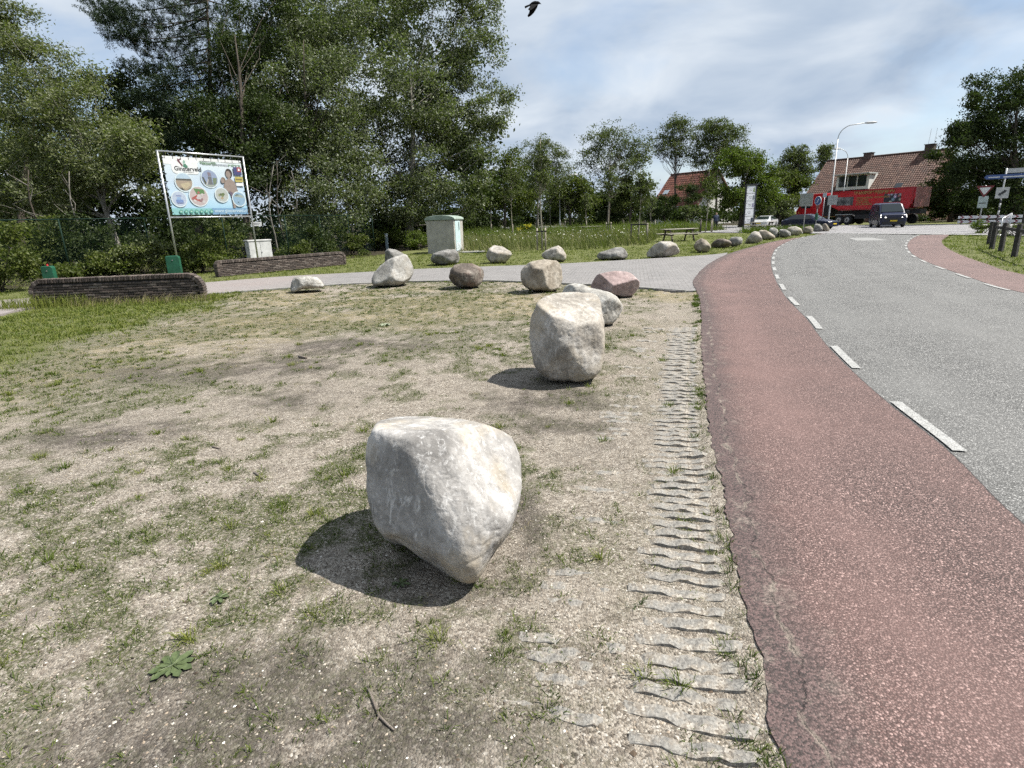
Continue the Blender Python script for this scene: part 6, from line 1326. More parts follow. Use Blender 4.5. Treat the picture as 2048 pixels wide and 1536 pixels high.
# ---- black sign pillar with five white panels
pc_ = ground_at(1486, 52.5); pr_ = ground_at(1514, 53.0); pe_ = unit(pr_ - pc_); pn_ = np.array([pe_[1], -pe_[0], 0]); pwid = 1.10; Zq = np.array([0, 0, 1.0])
sp_ = thing('sign_pillar', 'tall black framed sign pillar with five white direction panels', 'sign', pc_)
m_blk = plain('black_frame', (0.014, 0.015, 0.02), 0.45, var=0.1); ph_ = 4.05
for q in (0, pwid): MB().box(pc_ + pe_ * q + Zq * ph_ / 2, (0.10, 0.12, ph_), X=pe_).build('post', m_blk, sp_)
MB().box(pc_ + pe_ * pwid / 2 + Zq * (ph_ - 0.06), (pwid - 0.104, 0.118, 0.115), X=pe_).build('top_bar', m_blk, sp_)
for k in range(5):
    zt = ph_ - 0.16 - 0.66 * k; P0 = pc_ + pe_ * (pwid / 2) + Zq * (zt - 0.31)
    pan = MB().box(P0, (pwid - 0.12, 0.05, 0.62), X=pe_).build('panel', plain('panel_white', (0.58, 0.60, 0.64), 0.5, var=0.05), sp_, bevel=0.004)
    fo = pn_ * 0.028
    MB().prism([(0.05, 0), (0.13, 0.06), (0.13, -0.06)], P0 + fo - pe_ * (pwid / 2 - 0.07) + Zq * (0.16 if k < 3 else -0.15), pe_, Zq, pn_, 0, 0.003).build('arrow', ink('charcoal', (0.06, 0.065, 0.07)), pan)
    for q in range(2): MB().box(P0 + fo + pe_ * (-0.05 + 0.02 * q) + Zq * (0.05 - 0.13 * q), (0.36 - 0.1 * q, 0.003, 0.035), X=pe_).build('lettering', ink('greyprint', (0.30, 0.31, 0.32)), pan)
    if k in (0, 1, 2, 4):
        col = [(0.28, 0.38, 0.14), (0.20, 0.24, 0.27), (0.30, 0.28, 0.45), None, (0.035, 0.06, 0.10)][k]
        MB().prism([(0, -0.2), (0.22, -0.2), (0.20, 0.05), (0.12, 0.2), (0.03, 0.12)] if k != 4 else [(-0.05, -0.29), (0.27, -0.29), (0.22, 0.2), (0.0, 0.2)], P0 + fo + pe_ * 0.2, pe_, Zq, pn_, 0, 0.004).build('picture', ink('pp%d' % k, col), pan)

# ---- lamp posts
m_galv = plain('lamp_grey', (0.40, 0.41, 0.41), 0.5, 0.4, var=0.12)
def lamp(label, base, H_, arm, adir, r=0.068):
    b_ = np.array(base, float); adir = unit(np.array([*adir, 0.0])); root = thing('lamp_post', label, 'lamp post', b_, 'street lamps')
    MB().tube([b_ + Zq * -0.1, b_ + Zq * 0.8, b_ + Zq * 0.85, b_ + Zq * (H_ - 1.3)], [r * 1.25, r * 1.2, r, r * 0.6], 12).build('pole', m_galv, root, True)
    pts = [b_ + Zq * (H_ - 1.32)] + [b_ + Zq * (H_ - 1.3 + 1.1 * math.sin(q)) + adir * 1.1 * (1 - math.cos(q)) for q in np.linspace(0.1, 1.35, 8)]; end = pts[-1] + adir * arm + Zq * 0.10; pts.append(end)
    MB().tube(pts, r * 0.52, 10).build('arm', m_galv, root, True)
    MB().tube([end - adir * 0.1, end + adir * 0.1, end + adir * 0.55, end + adir * 0.85], [0.05, 0.09, 0.10, 0.04], 10).build('lamp_head', plain('lamp_head', (0.45, 0.45, 0.45), 0.45, 0.2), root, True)
    return root
lb = ground_at(1655, 53); lamp('tall curved lamp post in front of the tiled house', lb, wp(1690, 254, 53)[2], 1.2, (0.9, -0.3))
lb = ground_at(1680, 76); lamp('smaller distant lamp post behind the tall one', lb, wp(1682, 299, 76)[2], 0.2, (-1.0, 0.2), 0.07)
lb = ground_at(1120, 70); lamp('distant lamp post above the meadow trees', lb, wp(1122, 350, 70)[2], 0.5, (1.0, 0.1), 0.08)

# ---- houses
def tilemat(name, cols):
    t = NT(name); c = t.coord(); r = t.attr('rnd')
    col = t.ramp(r, [(i_ / (len(cols) - 1), q) for i_, q in enumerate(cols)])
    col = t.mix(t.ramp(t.noise(c, 0.8, 5, 0.6), [(0.45, 0.0), (0.75, 0.5)]), col, (0.11, 0.075, 0.055))
    return t.pbr(col, 0.75, 0, None, 0.35)
m_tile = tilemat('pantiles_orange', [(0.060, 0.033, 0.026), (0.105, 0.053, 0.038), (0.085, 0.044, 0.033), (0.155, 0.088, 0.064)])
m_tile2 = tilemat('pantiles_red', [(0.11, 0.038, 0.027), (0.16, 0.055, 0.037), (0.19, 0.072, 0.048)])
m_wallw = plain('white_render', (0.55, 0.54, 0.50), 0.9, var=0.08); m_brk2 = plain('house_brick', (0.20, 0.115, 0.085), 0.9, var=0.2, scale=5)
m_wframe = plain('window_white', (0.60, 0.60, 0.57), 0.5, var=0.05)
t = NT('window_glass'); m_glass = t.pbr((0.02, 0.025, 0.03), 0.08, 0, None, 0.6)
def roof_tiles(E0, e, up, Lr, Ls, tw, tl, mat, parent, name='roof_tiles'):
    """pantiles laid on the slope that starts at E0 (eave), e along, up the slope"""
    n_ = unit(np.cross(e, up)); n_ = n_ if n_[2] > 0 else -n_
    nu, nv = int(Lr / tw), int(Ls / tl); i_, j_ = np.meshgrid(np.arange(nu), np.arange(nv)); i_ = i_.ravel()[:, None]; j_ = j_.ravel()[:, None]; N = len(i_)
    prof = [(0.0, 0.012), (0.28, 0.062), (0.55, 0.055), (0.80, 0.010), (1.0, 0.012)]; V = []
    for (lift, vv) in ((0.035, -0.04), (0.0, 1.0)):
        for (uu, hh_) in prof: V.append(E0 + e * ((i_ + uu) * tw) + up * ((j_ + vv) * tl) + n_ * (hh_ + lift + 0.02))
    V = np.stack(V, 1).reshape(-1, 3); k = np.arange(N)[:, None] * 10
    F = np.concatenate([k + np.array([q, q + 1, q + 6, q + 5]) for q in range(4)] )
    o = place(name, V, F, mat, parent); r = RNG.uniform(0, 1, N); attr(o.data, 'rnd', np.tile(r, 4), 'FACE'); tag(o, kind='stuff'); return o
def house(name, label, RLp, RRp, run, drop, wall_in, mat, wmat, tw=0.27, tl=0.36):
    RL, RR = np.array(RLp, float), np.array(RRp, float); zr = (RL[2] + RR[2]) / 2; RL[2] = RR[2] = zr
    e = unit(RR - RL); Lr = float(np.linalg.norm(RR - RL)); fr = np.array([-e[1], e[0], 0]); fr = fr if fr @ RL < 0 else -fr      # towards the camera
    root = thing(name, label, 'house', (RL[0], RL[1], 0)); ze = zr - drop
    E0 = RL + fr * run - Zq * drop; upv = unit(RL - E0); Ls = float(np.linalg.norm(RL - E0)); Eb = RL - fr * run - Zq * drop
    # walls with gables
    wl_ = wall_in; poly = [(-run + wl_, 0), (run - wl_, 0), (run - wl_, ze + 0.1), (0, zr - 0.35), (-run + wl_, ze + 0.1)]
    MB().prism(poly, (RL + e * 0.3) * np.array([1, 1, 0]), -fr, Zq, e, 0, Lr - 0.6).build('wall', wmat, root)
    rf = MB().prism([(-run, -drop), (0, 0), (run, -drop), (run, -drop - 0.16), (0, -0.2), (-run, -drop - 0.16)], RL, -fr, Zq, e, 0, Lr).build('roof', m_brk2, root)
    roof_tiles(E0, e, upv, Lr, Ls, tw, tl, mat, rf); roof_tiles(Eb + e * Lr, -e, unit(RL - Eb), Lr, Ls, tw * 2, tl * 2, mat, rf)
    MB().tube([RL + Zq * 0.05, RR + Zq * 0.05], 0.13, 8).build('ridge', mat, rf, True)
    MB().box((E0 + E0 + e * Lr) / 2 + fr * 0.08 - Zq * 0.02, (Lr, 0.13, 0.12), X=e).build('gutter', plain('zinc', (0.33, 0.34, 0.34), 0.5, 0.5), rf)
    def on_roof(u, v): return E0 + e * u + upv * v
    return root, dict(RL=RL, RR=RR, e=e, fr=fr, Lr=Lr, E0=E0, up=upv, Ls=Ls, ze=ze, zr=zr, at=on_roof, roof=rf, wall_face=RL * np.array([1, 1, 0]) + fr * (run - wl_))
RLp, RRp = wp(1654, 322, 82), wp(1905, 299, 70)
hs, H1 = house('tiled_house', 'long house with orange pantiled roof behind the red truck', RLp, RRp, 5.6, 5.3, 0.7, m_tile, m_brk2)
# dormer
du = 4.15; dw = 4.1; e, fr = H1['e'], H1['fr']; dv = 1.75; D0 = H1['at'](du, dv); dh = 1.75
dor = thing_child = None
mb = MB(); dd_ = 2.6
mb.prism([(0, -0.1), (0, dh), (-dd_, dh), (-0.4, -0.1)], D0 + fr * 0.55, fr, Zq, e, 0, dw); dor = mb.build('dormer', m_wframe, hs)
MB().box(D0 + fr * 0.10 + e * dw / 2 + Zq * (dh + 0.08), (dw + 0.5, 2.4, 0.15), X=e).build('dormer_roof', plain('dormer_lid', (0.42, 0.42, 0.40), 0.7), dor)
for k in range(3):
    w_ = MB().box(D0 + fr * 0.572 + e * (0.25 + (dw - 0.5) * (k + 0.5) / 3) + Zq * (dh / 2 + 0.08), ((dw - 0.5) / 3 - 0.16, 0.03, dh - 0.42), X=e).build('pane', m_glass, dor)
# skylight, chimneys, antennas
sky_l = H1['at'](11.6, 1.7); MB().box(sky_l + unit(np.cross(e, H1['up'])) * (0.10 if np.cross(e, H1['up'])[2] > 0 else -0.10), (0.8, 1.0, 0.06), X=e, Y=H1['up'], Z=unit(np.cross(e, H1['up']))).build('skylight', m_glass, hs)
for k, (px, hh_) in enumerate(((1738, 0.5), (1858, 0.75))):
    fr_ = (px - 1654) / (1905 - 1654.0); zz1 = 1 / ((1 - fr_) / 82 + fr_ / 70); c_ = wp(px, 310, zz1); q = H1['RL'] + e * ((c_ - H1['RL']) @ e)
    ch = MB().box(q + Zq * (hh_ / 2 - 0.3), (1.0, 0.75, hh_ + 0.6), X=e).build('chimney', plain('chimney_brick', (0.075, 0.055, 0.048), 0.9, var=0.2), hs)
    MB().box(q + Zq * (hh_ + 0.05), (1.15, 0.9, 0.10), X=e).build('chimney_cap', plain('cap_dark', (0.05, 0.045, 0.04), 0.9), hs)
    if k == 1:
        for s_ in (-0.3, 0.35): MB().tube([q + e * s_ + Zq * hh_, q + e * (s_ + 0.1) + Zq * (hh_ + 1.9)], 0.018, 6).build('antenna', m_galv, hs)
for k in range(3):   # ground floor windows, mostly hidden by the truck
    MB().box(H1['wall_face'] + e * (2.5 + 5 * k) + fr * 0.02 + Zq * 1.5, (1.8, 0.06, 1.4), X=e).build('window', m_glass, hs)
hs2, H2 = house('farmhouse', 'smaller red roofed house behind the yew, left of the sign pillar', wp(1342, 348, 100), wp(1440, 342, 92), 5.0, 5.4, 0.6, m_tile2, m_wallw, 0.5, 0.5)
for k in range(2): MB().box(H2['wall_face'] + H2['e'] * (3.0 + 3.5 * k) + H2['fr'] * 0.02 + Zq * 1.5, (1.3, 0.06, 1.5), X=H2['e']).build('window', m_glass, hs2)
q = H2['at'](1.6, 3.2); MB().box(q + np.array([0, 0, 0.12]), (1.1, 0.9, 0.08), X=H2['e'], Y=H2['up'], Z=unit(np.cross(H2['e'], H2['up']))).build('skylight', plain('roof_window', (0.35, 0.40, 0.45), 0.2), hs2)

# ---- vehicles
m_tyre = plain('tyre_rubber', (0.016, 0.016, 0.017), 0.85, var=0.2); m_rim = plain('rim_metal', (0.34, 0.345, 0.35), 0.35, 0.8); m_blackp = plain('black_plastic', (0.018, 0.018, 0.020), 0.6)
def paint(name, col, coat=0.6): return plain(name, col, 0.32, 0.0, var=0.04, scale=1.5, coat=coat, spec=0.5)
def loft(sections, O, f, n, mat, name, parent, smooth=False, bevel=0.0):
    """sections: (s back from the front, [(t, z), ...] half ring from bottom centre-left up to top) ; mirrored in t"""
    V = []; F = []; m_ = None
    for s_, half in sections:
        ring = [(-a, b) for a, b in half] + [(a, b) for a, b in reversed(half)]
        m_ = len(ring); V += [O - f * s_ + n * a + Zq * b for a, b in ring]
    for k in range(len(sections) - 1):
        for j_ in range(m_): F.append((k * m_ + j_, k * m_ + (j_ + 1) % m_, (k + 1) * m_ + (j_ + 1) % m_, (k + 1) * m_ + j_))
    F.append(tuple(range(m_))); F.append(tuple(range((len(sections) - 1) * m_, len(sections) * m_))[::-1])
    return MB().add(V, F).build(name, mat, parent, smooth, bevel=bevel)
def wheel(O, f, n, s_, t_, r, w, parent, out):
    c = O - f * s_ + n * t_ + Zq * r
    wh = MB().tube([c - n * w / 2, c - n * (w / 2 - 0.03), c + n * (w / 2 - 0.03), c + n * w / 2], [r * 0.9, r, r, r * 0.9], 20).build('wheel', m_tyre, parent, True)
    MB().tube([c + n * out * (w / 2 - 0.01), c + n * out * (w / 2 + 0.012)], [r * 0.62, r * 0.55], 18).build('rim', m_rim, wh)
    MB().tube([c + n * out * (w / 2), c + n * out * (w / 2 + 0.02)], [r * 0.22, r * 0.18], 10).build('hub', m_blackp, wh); return wh
def slab(O, f, n, pts, thick, mat, name, parent):
    """flat panel through points (s,t,z), thickened along its normal"""
    P3 = [O - f * a + n * b + Zq * c for a, b, c in pts]; nn = unit(np.cross(P3[1] - P3[0], P3[2] - P3[0])); k = len(P3)
    V = [p + nn * thick for p in P3] + [p - nn * thick for p in P3]
    return MB().add(V, [tuple(range(k)), tuple(range(2 * k - 1, k - 1, -1))] + [(i_, i_ + k, (i_ + 1) % k + k, (i_ + 1) % k) for i_ in range(k)]).build(name, mat, parent)
t = NT('headlight_lit'); m_head = t.pbr((0.8, 0.82, 0.85), 0.1, 0, None, 0.6, 0, 0, ((1.0, 0.96, 0.88), 3.0))
t = NT('headlight_clear'); m_head2 = t.pbr((0.62, 0.65, 0.68), 0.12, 0.3, None, 0.6)
t = NT('car_glass'); m_cglass = t.pbr((0.012, 0.017, 0.019), 0.06, 0, None, 0.5, 0.1)
# blue van
vb_ = ground_at(1785, 48.5); tocam = unit(np.array([-vb_[0], -vb_[1], 0])); a_ = 0.20
f = np.array([tocam[0] * math.cos(a_) - tocam[1] * math.sin(a_), tocam[0] * math.sin(a_) + tocam[1] * math.cos(a_), 0]); n = np.array([-f[1], f[0], 0])
vb_[2] = Z_CROSS; van = thing('van', 'dark blue delivery van driving towards the viewer at the junction', 'van', vb_); O = vb_
m_vblue = paint('van_blue', (0.003, 0.006, 0.030), 0.05)
loft([(0.0, [(0.78, 0.30), (0.84, 0.52), (0.84, 0.84), (0.70, 0.98), (0.5, 1.0)]), (0.12, [(0.90, 0.24), (0.97, 0.55), (0.96, 0.90), (0.84, 1.05), (0.6, 1.08)]), (0.75, [(0.96, 0.24), (1.0, 0.6), (0.99, 1.05), (0.90, 1.18), (0.7, 1.22)]), (1.0, [(0.96, 0.24), (1.0, 0.6), (0.99, 1.10), (0.90, 1.36), (0.72, 1.40)]), (1.72, [(0.96, 0.24), (1.0, 0.6), (0.99, 1.12), (0.84, 1.90), (0.66, 1.96)]), (2.2, [(0.96, 0.24), (1.0, 0.6), (0.99, 1.12), (0.85, 1.93), (0.68, 2.02)]), (4.6, [(0.96, 0.24), (1.0, 0.6), (0.99, 1.12), (0.86, 1.92), (0.70, 2.02)]), (4.95, [(0.94, 0.35), (0.98, 0.6), (0.96, 1.12), (0.82, 1.85), (0.66, 1.93)])], O, f, n, m_vblue, 'body', van, bevel=0.03)
slab(O, f, n, [(0.80, -0.82, 1.26), (0.80, 0.82, 1.26), (1.62, 0.70, 1.895), (1.62, -0.70, 1.895)], 0.035, m_cglass, 'windscreen', van)
slab(O, f, n, [(-0.012, -0.66, 0.60), (-0.012, 0.66, 0.60), (-0.012, 0.55, 0.80), (-0.012, -0.55, 0.80)], 0.02, m_blackp, 'grille', van)
slab(O, f, n, [(-0.02, -0.80, 0.28), (-0.02, 0.80, 0.28), (-0.02, 0.80, 0.50), (-0.02, -0.80, 0.50)], 0.03, m_blackp, 'bumper', van)
slab(O, f, n, [(-0.065, -0.26, 0.50), (-0.065, 0.26, 0.50), (-0.065, 0.26, 0.61), (-0.065, -0.26, 0.61)], 0.008, plain('yellow_plate', (0.55, 0.40, 0.02), 0.5), 'number_plate', van)
for s_ in (-1, 1):
    slab(O, f, n, [(-0.005, s_ * 0.56, 0.80), (0.10, s_ * 0.95, 0.82), (0.28, s_ * 0.93, 1.04), (0.06, s_ * 0.64, 0.98)], 0.03, m_head, 'headlight', van)
    slab(O, f, n, [(1.05, s_ * 1.0, 1.12), (2.0, s_ * 1.0, 1.12), (2.0, s_ * 0.90, 1.72), (1.5, s_ * 0.90, 1.72)], 0.012, m_cglass, 'side_window', van)
    MB().box(O - f * 1.05 + n * s_ * 1.14 + Zq * 1.22, (0.12, 0.24, 0.30), X=f).build('mirror', m_blackp, van, bevel=0.02)
    for q in (0.95, 4.0): wheel(O, f, n, q, s_ * 0.90, 0.34, 0.22, van, s_)
for s_ in (-1, 1): MB().tube([O - f * 0.86 + n * (s_ * 0.1) + Zq * 1.31, O - f * 0.95 + n * (s_ * 0.1 - 0.5) + Zq * 1.40], 0.012, 5).build('wiper', m_blackp, van)
# low dark blue car, nose to the right
def car(label, px_front, zcf, px_back, zcb, Hc, mat, Lc=4.4, head=m_head2):
    A_, B_ = ground_at(px_front, zcf), ground_at(px_back, zcb); f = unit(A_ - B_); n = np.array([-f[1], f[0], 0]); A_[2] = Z_CROSS; O = A_
    c = thing('car', label, 'car', O); k = Hc / 1.42
    loft([(0.0, [(0.60, 0.28), (0.70, 0.42), (0.70, 0.58), (0.55, 0.66 * k)]), (0.15, [(0.80, 0.22), (0.86, 0.45), (0.84, 0.66), (0.66, 0.74 * k)]), (1.15, [(0.84, 0.20), (0.89, 0.5), (0.86, 0.82 * k), (0.70, 0.93 * k)]), (1.9, [(0.84, 0.20), (0.89, 0.5), (0.86, 0.88 * k), (0.58, 1.34 * k)]), (2.4, [(0.84, 0.20), (0.89, 0.5), (0.86, 0.90 * k), (0.56, 1.42 * k)]), (3.3, [(0.84, 0.20), (0.89, 0.5), (0.86, 0.92 * k), (0.55, 1.38 * k)]), (4.05, [(0.83, 0.24), (0.88, 0.5), (0.84, 0.92 * k), (0.62, 1.02 * k)]), (4.35, [(0.76, 0.32), (0.80, 0.5), (0.78, 0.80 * k), (0.60, 0.90 * k)])], O, f, n, mat, 'body', c, bevel=0.03)
    slab(O, f, n, [(1.22, -0.66, 0.97 * k), (1.22, 0.66, 0.97 * k), (1.85, 0.54, 1.33 * k), (1.85, -0.54, 1.33 * k)], 0.02, m_cglass, 'windscreen', c)
    slab(O, f, n, [(3.98, 0.60, 1.06 * k), (3.98, -0.60, 1.06 * k), (3.38, -0.52, 1.37 * k), (3.38, 0.52, 1.37 * k)], 0.02, m_cglass, 'rear_window', c)
    for s_ in (-1, 1):
        slab(O, f, n, [(1.55, s_ * 0.855, 0.95 * k), (3.7, s_ * 0.855, 0.97 * k), (3.2, s_ * 0.62, 1.34 * k), (2.05, s_ * 0.62, 1.34 * k)], 0.02, m_cglass, 'side_window', c)
        slab(O, f, n, [(0.02, s_ * 0.40, 0.52), (0.14, s_ * 0.80, 0.54), (0.22, s_ * 0.78, 0.66), (0.04, s_ * 0.42, 0.62)], 0.025, head, 'headlight', c)
        MB().box(O - f * 1.55 + n * s_ * 0.97 + Zq * 0.98 * k, (0.10, 0.2, 0.13), X=f).build('mirror', mat, c, bevel=0.02)
        for q in (0.85, 3.45): wheel(O, f, n, q, s_ * 0.80, 0.31, 0.2, c, s_)
    slab(O, f, n, [(-0.03, -0.26, 0.40), (-0.03, 0.26, 0.40), (-0.03, 0.26, 0.50), (-0.03, -0.26, 0.50)], 0.008, plain('yellow_plate', (0.55, 0.40, 0.02), 0.5), 'number_plate', c)
    return c
car('dark blue car with a lit headlight behind the last boulders', 1668, 49.0, 1570, 52.5, 1.30, paint('car_navy', (0.005, 0.007, 0.026), 0.15), head=m_head)
car('white parked car behind the picnic table and sign pillar', 1516, 61, 1552, 66, 1.20, paint('car_white', (0.45, 0.46, 0.47)))
# red articulated tipper truck
TR, TL = ground_at(1834, 56.5), ground_at(1670, 64.0); f = unit(TL - TR); n = np.array([-f[1], f[0], 0]); n = n if n @ np.array([-TR[0], -TR[1], 0]) > 0 else -n      # n: towards the viewer
TR[2] = Z_CROSS; trk = thing('truck', 'red tipper truck and trailer passing in front of the tiled house', 'truck', TR); Lb = float(np.linalg.norm((TL - TR)[:2])); O = TR
m_tred = paint('truck_red', (0.42, 0.010, 0.018), 0.1); m_tred2 = paint('truck_red_dark', (0.30, 0.008, 0.014), 0.1); half = 1.2
def tk(s_, t_, z): return O + f * s_ + n * t_ + Zq * z
side = lambda poly, t0, t1, mat, name, parent=trk, bevel=0.0: MB().prism(poly, O, f, Zq, n, t0, t1).build(name, mat, parent, bevel=bevel)
binp = side([(0.35, 1.55), (Lb - 1.0, 1.55), (Lb, 1.95), (Lb, 3.42), (0.0, 3.48), (-0.15, 2.6)], -half, half, m_tred, 'tipper_bin', bevel=0.04)
side([(0.0, 3.40), (Lb, 3.34), (Lb, 3.46), (0.0, 3.52)], half - 0.03, half + 0.05, m_tred2, 'top_rim')
side([(0.3, 1.50), (Lb - 1.0, 1.50), (Lb - 1.0, 1.62), (0.3, 1.62)], half - 0.03, half + 0.05, m_tred2, 'lower_rim')
for s_ in (0.12, Lb - 0.1): side([(s_ - 0.09, 1.9), (s_ + 0.09, 1.9), (s_ + 0.09, 3.42), (s_ - 0.09, 3.42)], half - 0.03, half + 0.04, m_tred2, 'bin_rib')
MB().box(tk(-0.14, 0, 2.55), (0.10, 2.36, 1.85), X=f).build('tailgate', plain('tail_pink', (0.36, 0.15, 0.14), 0.5), trk, bevel=0.02)
def panel(s0, s1, z0, z1, mat, name): return side([(s0, z0), (s1, z0), (s1, z1), (s0, z1)], half + 0.012, half + 0.022, mat, name, binp)
def stone_print():
    t = NT('stone_print'); c = t.coord(); v = t.vor(c, 2.6, out='Distance'); v2 = t.vor(c, 2.6, out='Color')
    return t.pbr(t.mix(t.ramp(v, [(0.30, 0.0), (0.55, 1.0)]), t.mix(0.5, v2, (0.24, 0.24, 0.27)), (0.02, 0.022, 0.03)), 0.5)
def machine_print():
    t = NT('machine_print'); c = t.coord(); nn_ = t.noise(c, 1.6, 4, 0.6)
    return t.pbr(t.ramp(nn_, [(0.35, (0.03, 0.032, 0.035)), (0.5, (0.10, 0.10, 0.10)), (0.62, (0.20, 0.20, 0.20)), (0.75, (0.34, 0.34, 0.34))]), 0.5)
panel(1.2, Lb * 0.33, 2.15, 2.95, stone_print(), 'stone_picture'); panel(Lb * 0.70, Lb - 0.7, 2.0, 2.85, machine_print(), 'machine_picture')
m_yel = ink('truckyellow', (0.55, 0.26, 0.02)); tdx = -f     # text reads left to right for the viewer: against the driving direction
text_mesh('TRANSPORTBEDRIJF BV', 0.40, tdx, Zq, tk(Lb * 0.70, half + 0.05, 3.06), m_yel, 'lettering', binp, 0.015)
for k, w_ in enumerate(('GRONDWERKEN - SLOOPWERKEN', 'BESTRATING', 'CONTAINERS', 'ZAND EN GRIND')): text_mesh(w_, 0.22, tdx, Zq, tk(Lb * 0.66, half + 0.03, 2.62 - 0.22 * k), m_yel, 'lettering', binp, 0.006)
MB().box(tk(Lb / 2 - 0.5, 0, 1.22), (Lb - 0.2, 1.0, 0.42), X=f).build('chassis', m_blackp, trk)
side([(Lb * 0.30, 0.62), (Lb * 0.66, 0.62), (Lb * 0.66, 1.02), (Lb * 0.30, 1.02)], half - 0.35, half - 0.02, m_blackp, 'side_guard')
for s_, sg in ((Lb * 0.865, 1), (Lb * 0.755, 1), (1.1, 1), (2.4, 1), (3.7, 1)):
    for q in (1, -1):
        c = tk(s_, q * 1.02, 0.5); wh = MB().tube([c - n * 0.16, c - n * 0.13, c + n * 0.13, c + n * 0.16], [0.46, 0.5, 0.5, 0.46], 22).build('wheel', m_tyre, trk, True)
        MB().tube([c + n * q * 0.15, c + n * q * 0.175], [0.29, 0.26], 18).build('rim', m_rim, wh); MB().tube([c + n * q * 0.16, c + n * q * 0.20], [0.11, 0.09], 10).build('hub', m_blackp, wh)
for s_ in (Lb * 0.865, Lb * 0.755): side([(s_ - 0.55, 1.03), (s_ + 0.55, 1.03), (s_ + 0.42, 1.10), (s_ - 0.42, 1.10)], half - 0.38, half, plain('mudguard', (0.35, 0.36, 0.34), 0.6), 'mudguard')
# cab
s0 = Lb + 0.9; cabp = [(s0, 0.85), (s0 + 3.3, 0.75), (s0 + 3.35, 1.6), (s0 + 3.0, 2.15), (s0 + 2.55, 3.05), (s0 + 1.9, 3.32), (s0, 3.40)]
cb_ = side(cabp, -half + 0.02, half - 0.02, m_tred, 'cab', bevel=0.06)
side([(s0 + 1.5, 1.85), (s0 + 2.75, 1.85), (s0 + 2.45, 2.75), (s0 + 1.5, 2.80)], half - 0.03, half + 0.0, m_cglass, 'side_window', cb_)
V = [tk(s0 + 3.02, -1.0, 2.2), tk(s0 + 3.02, 1.0, 2.2), tk(s0 + 2.60, 1.0, 3.0), tk(s0 + 2.60, -1.0, 3.0)]; o = place('windscreen', [q + f * 0.02 + Zq * 0.01 for q in V], np.array([(0, 1, 2, 3)]), m_cglass, cb_)
MB().box(tk(s0 - 0.45, 0, 2.0), (0.7, 2.0, 2.2), X=f).build('equipment_rack', m_blackp, trk)
for q in (1, -1):
    c = tk(s0 + 2.3, q * 1.02, 0.5); wh = MB().tube([c - n * 0.16, c - n * 0.13, c + n * 0.13, c + n * 0.16], [0.46, 0.5, 0.5, 0.46], 22).build('wheel', m_tyre, trk, True); MB().tube([c + n * q * 0.15, c + n * q * 0.18], [0.29, 0.26], 18).build('rim', m_rim, wh)
    MB().box(tk(s0 + 2.85, q * 1.42, 2.45), (0.12, 0.28, 0.75), X=f).build('mirror', m_blackp, trk, bevel=0.03)

# ---- signs at the junction
m_pole = plain('sign_pole', (0.36, 0.365, 0.37), 0.45, 0.6, var=0.12); m_back = plain('sign_back', (0.30, 0.31, 0.31), 0.5, 0.5, var=0.12)
def face(px, zc):
    p = ground_at(px, zc); d = unit(np.array([-p[0], -p[1], 0])); return p, d, np.array([-d[1], d[0], 0])
def pole(root, p, h, r=0.035): return MB().cyl(p + Zq * -0.1, p + Zq * h, r, n=10).build('pole', m_pole, root, True)
def zat(px, py, zc): return wp(px, py, zc)[2]
p, d, x_ = face(1606, 45); s1 = thing('road_sign', 'back of a square grey road sign on a pole between the boulders', 'sign', p); pole(s1, p, zat(1609, 389, 45))
MB().box(p + d * 0.06 + Zq * zat(1609, 400, 45), (0.95, 0.03, 0.95), X=unit(x_ + d * 0.35)).build('plate', m_back, s1, bevel=0.01)
for k in (-0.22, 0.22): MB().box(p + d * 0.09 + Zq * (zat(1609, 400, 45) + k), (0.93, 0.02, 0.04), X=unit(x_ + d * 0.35)).build('bracket', m_pole, s1)
p, d, x_ = face(1630, 48); s2 = thing('road_sign', 'blue round road sign with a small red plate below it', 'sign', p); pole(s2, p, zat(1635, 394, 48)); zc_s = zat(1636, 402, 48); xs_ = unit(x_ + d * 1.1); ns_ = unit(np.cross(xs_, Zq)); ns_ = ns_ if ns_ @ d > 0 else -ns_
disc_b = MB().cyl(p + d * 0.06 + Zq * zc_s, p + d * 0.06 + ns_ * 0.03 + Zq * zc_s, 0.36, n=28).build('disc', plain('sign_white', (0.62, 0.63, 0.64), 0.5), s2); MB().cyl(p + d * 0.06 + ns_ * 0.031 + Zq * zc_s, p + d * 0.06 + ns_ * 0.036 + Zq * zc_s, 0.32, n=28).build('blue_field', ink('signblue', (0.035, 0.12, 0.42)), disc_b)
MB().box(p + d * 0.06 + ns_ * 0.04 + Zq * zc_s, (0.10, 0.01, 0.36), X=xs_, Z=unit(Zq + xs_ * 0.6)).build('arrow', plain('sign_white', (0.62, 0.63, 0.64), 0.5), disc_b)
MB().box(p + d * 0.06 + Zq * zat(1635, 414, 48), (0.34, 0.03, 0.28), X=xs_).build('red_plate', ink('platered', (0.36, 0.07, 0.06)), s2)
MB().box(p + d * 0.08 + Zq * zat(1631, 433, 48), (0.20, 0.14, 0.55), X=xs_).build('green_box', plain('green_paint', (0.012, 0.085, 0.048), 0.5), s2, bevel=0.01)
p, d, x_ = face(1642, 50); s3 = thing('road_sign', 'thin pole with a small pale plate and a grey sign back beside the lamp', 'sign', p); pole(s3, p, zat(1648, 388, 50), 0.03)
MB().box(p + d * 0.05 + Zq * zat(1649, 391, 50), (0.30, 0.02, 0.36), X=x_).build('pale_plate', ink('pale', (0.45, 0.54, 0.62)), s3); MB().box(p + d * 0.05 + x_ * 0.62 + Zq * zat(1657, 401, 50), (0.72, 0.03, 0.78), X=x_).build('grey_plate', m_back, s3, bevel=0.01)
